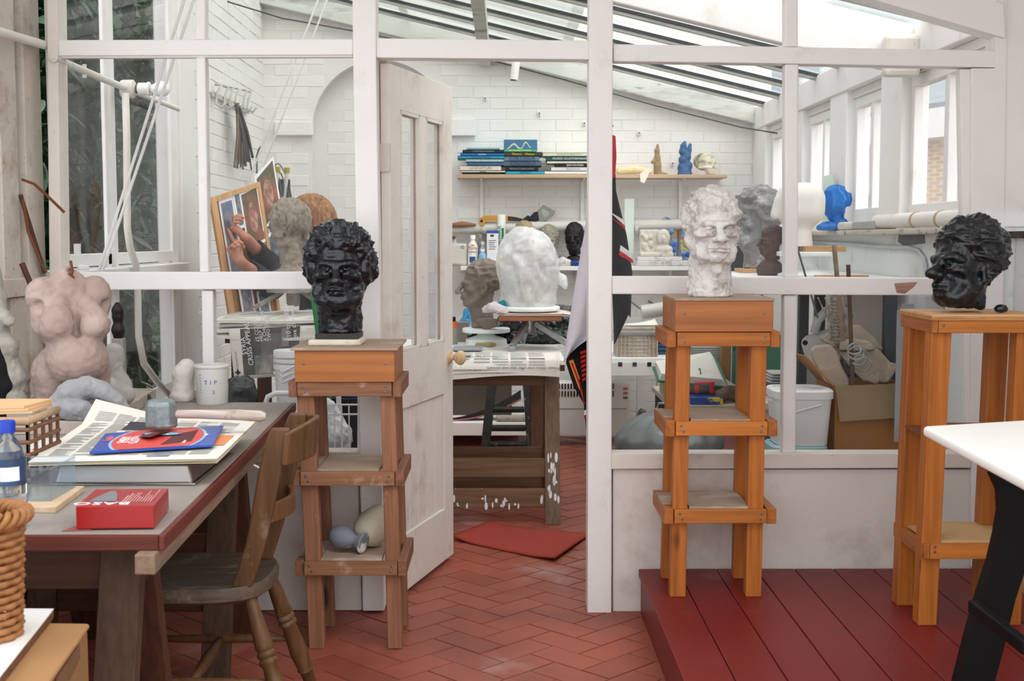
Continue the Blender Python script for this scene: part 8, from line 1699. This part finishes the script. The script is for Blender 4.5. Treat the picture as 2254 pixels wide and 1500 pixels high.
# sculptor's turntable + rough clay bust
Yb2 = 5.85; zc_ = at(640, 634, Yb2).z; cxn = at(645, 640, Yb2).x
tt = thing('modelling_stand', 'clay caked tripod turntable standing on the newspaper pile', 'stand', V(cxn, Yb2, ztop + .016)); CAKED = mat('clay_caked_metal', '8A867E', .7, .15, 16, .5, 60, spots=(('B5B0A6', 12, .55, .7),)); zt0 = ztop + .024
for a_ in (math.radians(-155), math.radians(-25), math.radians(95)): d = V(math.cos(a_), math.sin(a_), 0); obj('foot', G().beam(V(cxn, Yb2, zt0 + .10) + d * .02, V(cxn, Yb2, zt0 + .012) + d * .18, .022, .02), CAKED, tt, bevel=.004)
obj('column', G().lathe([(.03, .02), (.032, .06), (.026, .10), (.03, .12), (.03, zc_ - zt0 - .02)], V(cxn, Yb2, zt0), 18), CAKED, tt, smooth=True, autos=40); obj('turntable_top', G().lathe([(.12, zc_ - zt0 - .0195), (.12, zc_ - zt0)], V(cxn, Yb2, zt0), 28), CAKED, tt)
S = head_sdf(.0045, hair=.012, hairtop=.006, neck=.17, neck_r=.050, lids=False)
S.U(S.ell((0, .01, -.13), (.125, .085, .06)), .03); S.U(S.cap((.03, .07, .10), (.0, .05, -.01), .04, .03), .03)
sculpt('clay_bust', S, lambda v, n: clay_disp(.010, 26, .006, 75, 6.6, hair=.010, hs=(60, 60, 12))(v, n) + .006 * (1 - 2 * np.abs(vnoise(v * np.array([1.6, 1.6, .35]), 42))) * (v[:, 2] > -.05), CLAYL,
       'rough pale clay bust seen from behind in front of the person', V(cxn, Yb2, zc_ + .17 * .93 + .001), (0, 0, math.radians(170)), .93, cut=-.17)
# pin board with photographs
BRDW = wood('pale_board_frame', 'B98A58', 'CFA272', 'Z', .5, 14, False); CORK = mat('cork_board', 'A5764A', .9, .2, 60, .5, 120)
A0, A1, A2 = at(464, 438, 6.02), at(566, 404, 6.42), at(612, 690, 6.42); A3 = A0 + A2 - A1
pbd = thing('pin_board', 'leaning cork pin board covered with photographs of a sculpture', 'board', (A0 + A2) / 2)
def pf(u, v, dn=0.0):
 p = (A0 * (1 - u) + A1 * u) * (1 - v) + (A3 * (1 - u) + A2 * u) * v; return p + PN * dn
PN = (A3 - A0).cross(A1 - A0).normalized(); PN = PN if PN.x > 0 else -PN
g = G(); g.prism([pf(0, 0), pf(1, 0), pf(1, 1), pf(0, 1)], -PN * .012); obj('cork_panel', g, CORK, pbd)
for (u0, v0, u1, v1) in ((-.01, -.01, .06, 1.01), (.95, -.01, 1.01, 1.01), (.0601, -.01, .9499, .028), (.0601, .972, .9499, 1.01)): g = G(); g.prism([pf(u0, v0, .001), pf(u1, v0, .001), pf(u1, v1, .001), pf(u0, v1, .001)], PN * .014); obj('frame', g, BRDW, pbd, bevel=.001)
PH = [mat('blue_grey_photo', '56708E', .35, .4, 10, col2='A8867A', spec=.5), mat('green_brown_photo', '4E5236', .35, .4, 10, col2='9A5A48', spec=.5), mat('slate_photo', '4A5664', .35, .4, 9, col2='7E8EA0', spec=.5)]
for k, (u0, v0, u1, v1, sk, m_) in enumerate(((.12, .03, .42, .60, 0, 0), (.42, .0, .62, .28, 0, 2), (.55, .02, .98, .46, -.02, 1), (.93, -.06, 1.42, .36, -.10, 1), (.98, .40, 1.36, .84, -.05, 2), (.60, .45, .92, .72, 0, 1), (.20, .58, .48, .97, 0, 0), (.55, .76, .80, .97, 0, 2))):
 dn = .004 + .0016 * k; g = G(); g.prism([pf(u0, v0, dn), pf(u1, v0 + sk, dn), pf(u1, v1 + sk, dn), pf(u0, v1, dn)], PN * .001)
 t = thing('photograph', 'photograph pinned to the cork board, %s' % ['tall bluish one at the left edge', 'small slate one at the top', 'portrait in a white border at the top centre', 'tilted one overlapping the top right corner', 'blue grey one overlapping the right edge', 'small brown one at the centre', 'tall bluish one at the lower left', 'small slate one at the bottom'][k], 'photograph', pf((u0 + u1) / 2, (v0 + v1) / 2, dn), 'photographs on the pin board')
 obj('white_border', g, WHITEP, t); e = .035; g = G(); g.quad(pf(u0 + e, v0 + e * .7, dn + .0016), pf(u1 - e, v0 + sk + e * .7, dn + .0016), pf(u1 - e, v1 + sk - e * .7, dn + .0016), pf(u0 + e, v1 - e * .7, dn + .0016)); obj('print', g, PH[m_], t)
 uc, vc = (u0 + u1) / 2, (v0 + v1) / 2; g = G(); pts = [pf(uc + .22 * (u1 - u0) * math.cos(q), vc + .26 * (v1 - v0) * math.sin(q) + sk * .5, dn + .0022) for q in [2 * math.pi * j / 18 for j in range(18)]]; g._add(pts, [tuple(range(18))]); obj('pictured_head', g, mat('pictured_clay', '8E5E4E', .5, .4, 30, col2='C09A84') if m_ == 1 else mat('pictured_grey', '8E96A2', .5, .4, 30, col2='5E5652'), t)
# ------------------------------------------------------------------ the person: standing behind the stand, both hands up at the pin board
PO = V(-1.0, 6.72, 0)
pe = thing('person', 'person with long auburn hair in a dark jacket reaching to the pin board', 'person', PO)
def rel(px, py, Y): return at(px, py, Y) - PO
w1p, w2p = rel(541, 524, 6.12), rel(530, 578, 6.00)        # wrists
def P3(v): return (v[0], v[1], v[2])
sh = [(-.02, -.15, 1.30), (.02, .16, 1.31)]                 # shoulders (the person faces -x)
axs = [np.concatenate([np.arange(-.62, -.30, .0042), np.arange(-.30, .24, .014)]), np.concatenate([np.arange(-.86, -.44, .0046), np.arange(-.44, .34, .014)]), np.concatenate([np.arange(-.01, 1.16, .017), np.arange(1.16, 1.48, .0042), np.arange(1.48, 1.62, .012)])]
S = SDF(None, None, axes=axs)
hd_ = (-.03, .0, 1.46)
S.U(S.ell((hd_[0], 0, hd_[2] + .015), (.098, .076, .105)), .01); S.U(S.ell((hd_[0] - .055, 0, hd_[2] - .06), (.05, .05, .06)), .03); S.U(S.cap((hd_[0] - .095, 0, hd_[2] + .0), (hd_[0] - .115, 0, hd_[2] - .03), .010, .014), .012)
for s in (-1, 1): S.S(S.ell((hd_[0] - .095, s * .03, hd_[2] + .008), (.018, .018, .013)), .012); S.U(S.ell((hd_[0] - .078, s * .03, hd_[2] + .006), (.013, .013, .012)), .004); S.U(S.ell((hd_[0] + .015, s * .077, hd_[2] - .01), (.02, .01, .03)), .008)
S.U(S.cap((hd_[0] - .095, -.022, hd_[2] - .062), (hd_[0] - .095, .022, hd_[2] - .062), .007), .008)
S.U(S.cap((.0, 0, 1.26), (hd_[0] + .005, 0, 1.42), .055, .048), .03)
S.U(S.ell((.02, 0, 1.16), (.095, .15, .18)), .04); S.U(S.ell((.03, 0, .93), (.10, .15, .14)), .05)
for i, (w_, el) in enumerate(((w1p, (-.24, -.27, 1.17)), (w2p, (-.20, -.36, 1.10)))):
 s_ = sh[i] if i == 1 else sh[0];
elb = [(-.15, -.42, 1.12), (-.17, -.24, 1.20)]
ends = [w2p, w1p]
for i in (0, 1): S.chain([sh[i], elb[i], P3(ends[i])], [.052, .042, .026], .03)
for s in (-1, 1): S.chain([(.03, s * .085, .88), (.0, s * .09, .48), (.03, s * .09, .08)], [.085, .06, .042], .03); S.U(S.cap((.03, s * .09, .045), (-.13, s * .10, .035), .04, .035), .02)
def hand(S, w, fdir, pn, scale, curls, thumb, k=.006):
 f = Vector(fdir).normalized(); n = Vector(pn); n = (n - f * n.dot(f)).normalized(); s = f.cross(n)
 w = Vector(w); pt = lambda a, b, c: w + f * a * scale + s * b * scale + n * c * scale
 for b in (-.030, -.010, .010, .028): S.U(S.cap(P3(pt(.012, b * .65, 0)), P3(pt(.085, b, 0)), .0155 * scale, .0125 * scale), .010)
 for j, b in enumerate((-.031, -.0105, .0105, .030)):
  L = [.040, .045, .042, .033][j]; a = curls[j]; p = pt(.085, b, 0); d = f.copy(); r = [.0098, .0098, .0093, .0083][j] * scale
  for q, (l_, rr) in enumerate(((L, 1.0), (L * .66, .93), (L * .52, .82))):
   ang = a[q]; d = (Matrix.Rotation(ang, 3, s) @ d) if True else d
   p2 = p + d * l_ * scale; S.U(S.cap(P3(p), P3(p2), r * rr, r * rr * .93), k * .5); p = p2
 p = pt(.022, -.030, .004); d = (f * .75 - s * .65 + n * thumb[0]).normalized()
 for q, (l_, rr) in enumerate(((.045, .0125), (.034, .0108), (.027, .0098))):
  p2 = p + d * l_ * scale; S.U(S.cap(P3(p), P3(p2), rr * scale, rr * .92 * scale), k); p = p2; d = (d + f * thumb[1] + s * thumb[2]).normalized()
# lower hand: back of the hand towards us, index finger pointing up
hand(S, w2p, (-.55, -.05, 1.0), (-.8, .5, -.45), .95, [(-.1, -.05, -.05), (-1.2, -1.3, -.8), (-1.3, -1.4, -.8), (-1.35, -1.4, -.8)], (.25, .25, .1))
# upper hand: curled, pinching a pin against the board
hand(S, w1p, (-.75, -.25, .75), (-.55, .2, -.8), .92, [(-.75, -1.1, -.6), (-.9, -1.2, -.7), (-1.0, -1.25, -.7), (-1.1, -1.3, -.7)], (.55, .35, .25))
SKIN = mat('weathered_skin', 'B97F66', .55, .08, 24, .3, 120, spots=(('C99482', 16, .56, .75), ('9A5E4C', 30, .64, .74)))
me = sdfmesh('body', S, lambda v, n: .0006 * fbm(v, 120, 2)); body = put('body', me, SKIN, PO, parent=pe)
JAC = mat('charcoal_jacket', '26262A', .85, .12, 30, .3, 90); JAC2 = mat('brown_grey_sleeve', '4A443E', .85, .1, 30, .3, 90)
S = SDF((-.46, -.74, .62), (.24, .34, 1.46), .011)
S.U(S.ell((.025, 0, 1.14), (.118, .178, .21)), .04); S.U(S.ell((.03, 0, .88), (.125, .175, .2)), .05); S.U(S.cap((.0, 0, 1.28), (-.005, 0, 1.34), .075, .06), .03)
for i in (0, 1):
 e_ = Vector(elb[i]); w_ = Vector(ends[i]); cuff = e_.lerp(w_, .70); S.chain([sh[i], elb[i], P3(cuff)], [.072, .060, .046], .03); S.S(S.cap(P3(cuff + (w_ - e_).normalized() * .012), P3(w_), .043, .04), .003)
put('jacket', sdfmesh('jacket', S, lambda v, n: .008 * fbm(v, 14, 3, 1)), JAC, PO, parent=pe)
S = SDF((-.2, -.24, .03), (.24, .24, .98), .013)
S.U(S.ell((.03, 0, .86), (.125, .17, .12)), .05)
for s in (-1, 1): S.chain([(.03, s * .088, .86), (.0, s * .092, .48), (.03, s * .092, .10)], [.105, .08, .072], .02)
put('trousers', sdfmesh('trousers', S, lambda v, n: .006 * fbm(v, 16, 2, 4)), mat('black_trousers', '17171A', .9, .15, 24), PO, parent=pe)
for s in (-1, 1):
 S = SDF((-.24, -.09, -.01), (.12, .09, .14), .008); S.U(S.cap((.02, 0, .05), (-.14, 0, .035), .05, .042), .02); S.U(S.cap((.03, 0, .05), (.03, 0, .10), .05, .048), .02); put('shoe', sdfmesh('shoe', S, None, 1, 0.001), mat('brown_shoe_leather', '5A4436', .6, .2, 14), PO + V(.0, s * .095, 0), parent=pe)
HAIRM = mat('auburn_hair', '7E5634', .55, .3, 40, .5, 160, stretch=(1, 1, .12), col2='A87C4E')
S = SDF((-.18, -.17, 1.10), (.16, .17, 1.62), .0058)
S.U(S.ell((-.012, 0, 1.49), (.112, .108, .102)), .01); S.U(S.ell((.030, 0, 1.38), (.100, .130, .15)), .05); S.U(S.ell((.03, 0, 1.27), (.075, .128, .10)), .04); S.S(S.ell((-.155, 0, 1.42), (.088, .062, .11)), .02)
put('hair', sdfmesh('hair', S, lambda v, n: .007 * (1 - 2 * np.abs(vnoise(v * np.array([1.5, 1.5, .14]), 60))) + .006 * fbm(v * np.array([1, 1, .3]), 22, 2)), HAIRM, PO, parent=pe)
# ------------------------------------------------------------------ lower left clutter behind the glass
GRPOLE = mat('bright_green_paint', '1C7A44', .5, .1, 12, spots=(('D6DAD2', 30, .7, .73),))
a, b = at(690, 640, 5.35), at(772, 985, 5.35); obj('green_pole', G().beam(V(a.x, 5.35, a.z), V(b.x + .0, 5.35, b.z - .55), .028, .028, (0, 1, 0)), GRPOLE, None, loc=b, bevel=.003, label='bright green painted pole leaning behind the left stand', cat='pole')
bkc_ = at(640, 860, 5.2); r_b = .075; bzt, bzb = at(640, 775, 5.2).z, at(640, 905, 5.2).z
for k in range(3):
 z1 = bzt - .022 * k
 t = bucket('white plastic bucket, %s of three nested in the wire basket' % ['topmost', 'middle', 'lowest'][k], V(at(643, 860, 5.28).x, 5.30, 0), r_b * .86, r_b, bzb + .002 - .02 * k + .04, z1, PW, PW, False); t['group'] = 'nested white buckets'
wkb = thing('wire_basket', 'white wire drawer frame with curved rail below the hanging newspaper', 'basket', at(600, 880, 5.16)); WIREW = mat('white_coated_wire', 'E6EAEC', .35)
a = at(578, 905, 5.16); zt5 = at(600, 866, 5.16).z; xr5 = at(655, 870, 5.16).x
obj('curved_rail', G().tube([V(a.x + .01, 5.16, .3), V(a.x + .01, 5.16, zt5 - .05), V(a.x + .022, 5.16, zt5 - .015), V(a.x + .055, 5.16, zt5), V(xr5 + .25, 5.16, zt5)], .011, 10), WIREW, wkb, smooth=True)
for k in range(12): x = a.x + .02 + k * .03; obj('wire', G().tube([V(x, 5.18, .35), V(x, 5.18, zt5 - .05)], .003, 5), WIREW, wkb)
for z in (.36, zt5 - .05, zt5 - .09): obj('wire', G().tube([V(a.x - .01, 5.18, z), V(xr5 + .25, 5.18, z)], .004, 6), WIREW, wkb)
obj('basket_floor', G().box((a.x, 5.19, .335), (xr5 + .25, 5.44, .349)), WIREW, wkb)
for (x, y) in ((a.x + .01, 5.42), (xr5 + .24, 5.42), (a.x + .01, 5.2), (xr5 + .24, 5.2)): obj('leg', G().box((x - .008, y - .008, 0), (x + .008, y + .008, .334)), WIREW, wkb)
obj('rack_post', G().box((at(740, 900, 5.6).x, 5.6, 0), (at(750, 900, 5.6).x, 5.62, .95)), WIREW, None, loc=at(745, 900, 5.6), label='narrow white rack upright beside the green pole', cat='rack post')
obj('dark_bin', G().lathe([(.08, 0), (.10, .62), (.105, .64), (.098, .64)], V(at(770, 950, 5.78).x, 5.78, 0), 28), mat('scuffed_black_bin', '232427', .5, .2, 14, spots=(('6A6E72', 16, .66, .74),)), None, loc=V(at(770, 950, 5.78).x, 5.78, 0), smooth=True, autos=40, label='scuffed black bin behind the green pole', cat='bin')
lump('blue_bag', [[(0, 0, .02, .06), (.02, 0, .06, .04)]], mat('royal_blue_polythene', '1F55B0', .3, .15, 10, spec=.6), 'royal blue plastic bag in the mouth of the black bin', V(at(770, 870, 5.78).x, 5.78, .6405), 0, .006, .02, .012, 1, 3, 'bag')
lump('clear_bag', [[(0, 0, .06, .09), (.02, 0, .18, .07), (.0, 0, .30, .035)], [(.1, 0, .03, .05)]], mat('milky_polythene', 'C9CCCA', .3, .1, 8, spec=.7), 'milky plastic bag slumped between the stand legs and the rack', V(at(722, 960, 5.3).x, 5.32, .35 + .0), 0, .007, .03, .014, 1, 6, 'bag')
obj('low_shelf', G().box((at(690, 990, 5.2).x, 5.22, .30), (at(790, 990, 5.2).x, 5.46, .349)), WSHELF, None, loc=at(740, 990, 5.3), bevel=.003, label='low white block under the milky plastic bag', cat='block'); bpy.data.objects['low_shelf'].scale = (1, 1, 1)
lump('black_sack', [[(0, 0, .1, .15), (.03, 0, .4, .14), (-.03, 0, .62, .10), (.04, 0, .7, .08)], [(-.12, 0, .12, .10), (-.14, 0, .3, .08)]], mat('grey_black_polythene', '2A2C2F', .35, .25, 8, .6, 40, spec=.5), 'big black plastic sack under the newspaper stand', V(at(520, 880, 5.42).x, 5.30, .002), 0, .012, .05, .022, 1, 2, 'bag')
# ------------------------------------------------------------------ outside: ground, shrubs to the left, house to the right
gr = struct('ground_outside'); obj('garden_ground', G().box((-14, 2, -.3), (XL - .2, 30, -.12)), mat('garden_soil', '4A4A38', .95, .3, 3), gr); obj('garden_ground', G().box((XR + .2, 0, -.3), (30, 40, -.12)), mat('garden_grass', '6A6A5A', .95, .3, 3), gr)
LEAF = mat('laurel_leaf', '1C3A20', .45, .3, 6, spec=.2, rand=.4, col2='2E5230'); LEAFL = mat('pale_laurel_leaf', '4E7050', .35, .2, 6, spec=.4, rand=.3)
def leafmesh(L, w):
 vs = []; fs = []; n = 6
 for i in range(n + 1):
  t_ = i / n; hw_ = w * math.sin(math.pi * min(.98, t_ * .94 + .03)) ** .8; y = L * t_; z = -.12 * L * t_ * t_
  vs += [(-hw_, y, z + .25 * hw_), (0, y, z), (hw_, y, z + .25 * hw_)]
 for i in range(n):
  for k in (0, 1): a = 3 * i + k; fs.append((a, a + 1, a + 4, a + 3))
 return mesh_from(vs, fs, 'leaf', True)
LM = [leafmesh(.17, .032), leafmesh(.22, .04)]; LM[0].materials.append(LEAF); LM[1].materials.append(LEAF)
LML = leafmesh(.20, .04); LML.materials.append(LEAFL)
def shrub(label, c, rx_, ry_, h, n_, seedv, nst=1500):
 rr = random.Random(seedv); t = thing('laurel_shrub', label, 'shrub', V(c[0], c[1], -.12))
 st = obj('stem', (lambda g: [g.tube([V(c[0] + rr.uniform(-.1, .1), c[1] + rr.uniform(-.2, .2), -.12), V(c[0] + rr.uniform(-.2, .2), c[1] + rr.uniform(-.5, .5), h * .5), V(c[0] + rr.uniform(-.3, .3), c[1] + rr.uniform(-.8, .8), h)], [.03, .02, .01], 6) for _ in range(5)] and g)(G()), mat('shrub_bark', '5A4C3C', .9, .2, 12), t)
 def place():
  z = rr.uniform(.05, h); y = c[1] + ry_ * rr.uniform(-1, 1); x = c[0] + rx_ * (1 - rr.random() ** 2 * 1.6); return V(x, y, z)
 for k in range(n_):
  p = place(); o = bpy.data.objects.new('leaf', LML if rr.random() < .22 else LM[k % 2]); COL.objects.link(o); o.parent = t; o.location = p - V(c[0], c[1], -.12)
  o.rotation_euler = (rr.uniform(-1.2, .6), rr.uniform(-.8, .8), rr.uniform(0, 6.28)); s = rr.uniform(.7, 1.3); o.scale = (s, s, s)
 vs = []; fs = []; base_v = [v.co.copy() for v in LM[0].vertices]; base_f = [tuple(p.vertices) for p in LM[0].polygons]
 for k in range(nst):
  p = place() - V(rr.uniform(.1, .8) * rx_, 0, 0); R = Matrix.Rotation(rr.uniform(0, 6.28), 3, 'Z') @ Matrix.Rotation(rr.uniform(-1.2, .6), 3, 'X'); n0 = len(vs); vs += [R @ v + p - V(c[0], c[1], -.12) for v in base_v]; fs += [tuple(n0 + i for i in f) for f in base_f]
 me = bpy.data.meshes.new('foliage'); me.from_pydata(vs, [], fs); me.update(); me.materials.append(LEAF); o = bpy.data.objects.new('foliage', me); COL.objects.link(o); o.parent = t; o['kind'] = 'stuff'
shrub('glossy dark laurel filling the near half of the left window', (-2.75, 6.2, 0), .5, 1.3, 3.5, 150, 1, 3000)
shrub('dark laurel filling the far half of the left window', (-2.85, 9.0, 0), .5, 1.4, 3.6, 150, 2, 3000)
shrub('tall dark shrub behind the laurels by the garden wall', (-4.2, 12.5, 0), .7, 3.2, 4.8, 60, 3, 3500)
gw = struct('garden_wall'); obj('wall_face', G().box((-6.0, 3, -.2), (-5.7, 40, 6.5)), mat('mossy_dark_wall', '262B20', .9, .35, 2.0, .5, 20, spots=(('38432C', 3, .5, .7), ('7A4A30', 5, .62, .8))), gw)
# brick house across the garden to the right
HA, HB_ = at(2110, 262, 14.0), at(1870, 292, 15.8); hd = V(HB_.x - HA.x, HB_.y - HA.y, 0).normalized(); hn = V(hd.y, -hd.x, 0); hn = hn if hn.x < 0 else -hn; zg = HA.z
hs_ = thing('brick_house', 'pale brick house with white cornice and slate roof across the garden', 'house', V(HA.x, HA.y, -.2))
def hb(g, s0, s1, z0, z1, n0, n1):
 o = V(HA.x, HA.y, 0); p = lambda s, n, z: o + hd * s + hn * n + V(0, 0, z)
 return g.hexa([p(s0, n0, z0), p(s1, n0, z0), p(s1, n1, z0), p(s0, n1, z0), p(s0, n0, z1), p(s1, n0, z1), p(s1, n1, z1), p(s0, n1, z1)])
BRK = NB('pale_orange_brickwork'); tcv = BRK.add('ShaderNodeTexCoord'); mpv = BRK.add('ShaderNodeMapping'); BRK.link(tcv.outputs['Generated'], mpv.inputs[0]); mpv.inputs['Scale'].default_value = (1, 1, 1); bt_ = BRK.add('ShaderNodeTexBrick'); bt_.inputs['Scale'].default_value = 1.0
mpv.inputs['Rotation'].default_value = (math.pi / 2, 0, 0); bt_.inputs['Color1'].default_value = lin('DCC0AA'); bt_.inputs['Color2'].default_value = lin('D4B6A0'); bt_.inputs['Mortar'].default_value = lin('DED4C8'); bt_.inputs['Brick Width'].default_value = .015; bt_.inputs['Row Height'].default_value = .016; bt_.inputs['Mortar Size'].default_value = .002
BRK.link(mpv.outputs[0], bt_.inputs[0]); bbs = BRK.add('ShaderNodeBsdfPrincipled'); BRK.link(bt_.outputs[0], bbs.inputs[0]); bbs.inputs['Roughness'].default_value = .9; BRK.link(bbs.outputs[0], BRK.out.inputs[0])
obj('brick_wall', hb(G(), -6, 9, -.2, zg - .05, -.3, 0), BRK.m, hs_); obj('cornice', hb(G(), -6.1, 9.1, zg - .2, zg + .12, -.2, .25), PAINT, hs_)
g = G(); o = V(HA.x, HA.y, 0); p = lambda s, n, z: o + hd * s + hn * n + V(0, 0, z); g.prism([p(-6.1, .2, zg + .121), p(9.1, .2, zg + .121), p(9.1, -3.2, zg + 2.6), p(-6.1, -3.2, zg + 2.6)], (0, 0, .06)); obj('slate_roof', g, mat('pale_slates', '8E9698', .7, .12, 8, stretch=(1, 1, 4)), hs_)
for s0 in (1.25, -2.8, 5.2):
 zw0, zw1 = zg - 2.1, zg - .65; wv = obj('window', hb(G(), s0, s0 + 1.1, zw0, zw1, -.05, .03), PAINT, hs_)
 for i in range(2):
  for j in range(3): obj('pane', hb(G(), s0 + .12 + .45 * i, s0 + .50 + .45 * i, zw0 + .10 + .43 * j, zw0 + .46 + .43 * j, .0302, .034), mat('reflecting_house_pane', 'AEB8BC', .15, .05, 4, spec=.7), wv)
lump('privet_bush', [[(0, 0, .5, .6), (.6, .2, .4, .5), (-.5, -.1, .4, .5)]], mat('pale_green_foliage', '7E8A5C', .9, .3, 10, 1, 20), 'rounded pale green bush in front of the brick house', V(3.4, 11.0, -.12), 0, .06, .2, .12, 1, 2, 'bush')
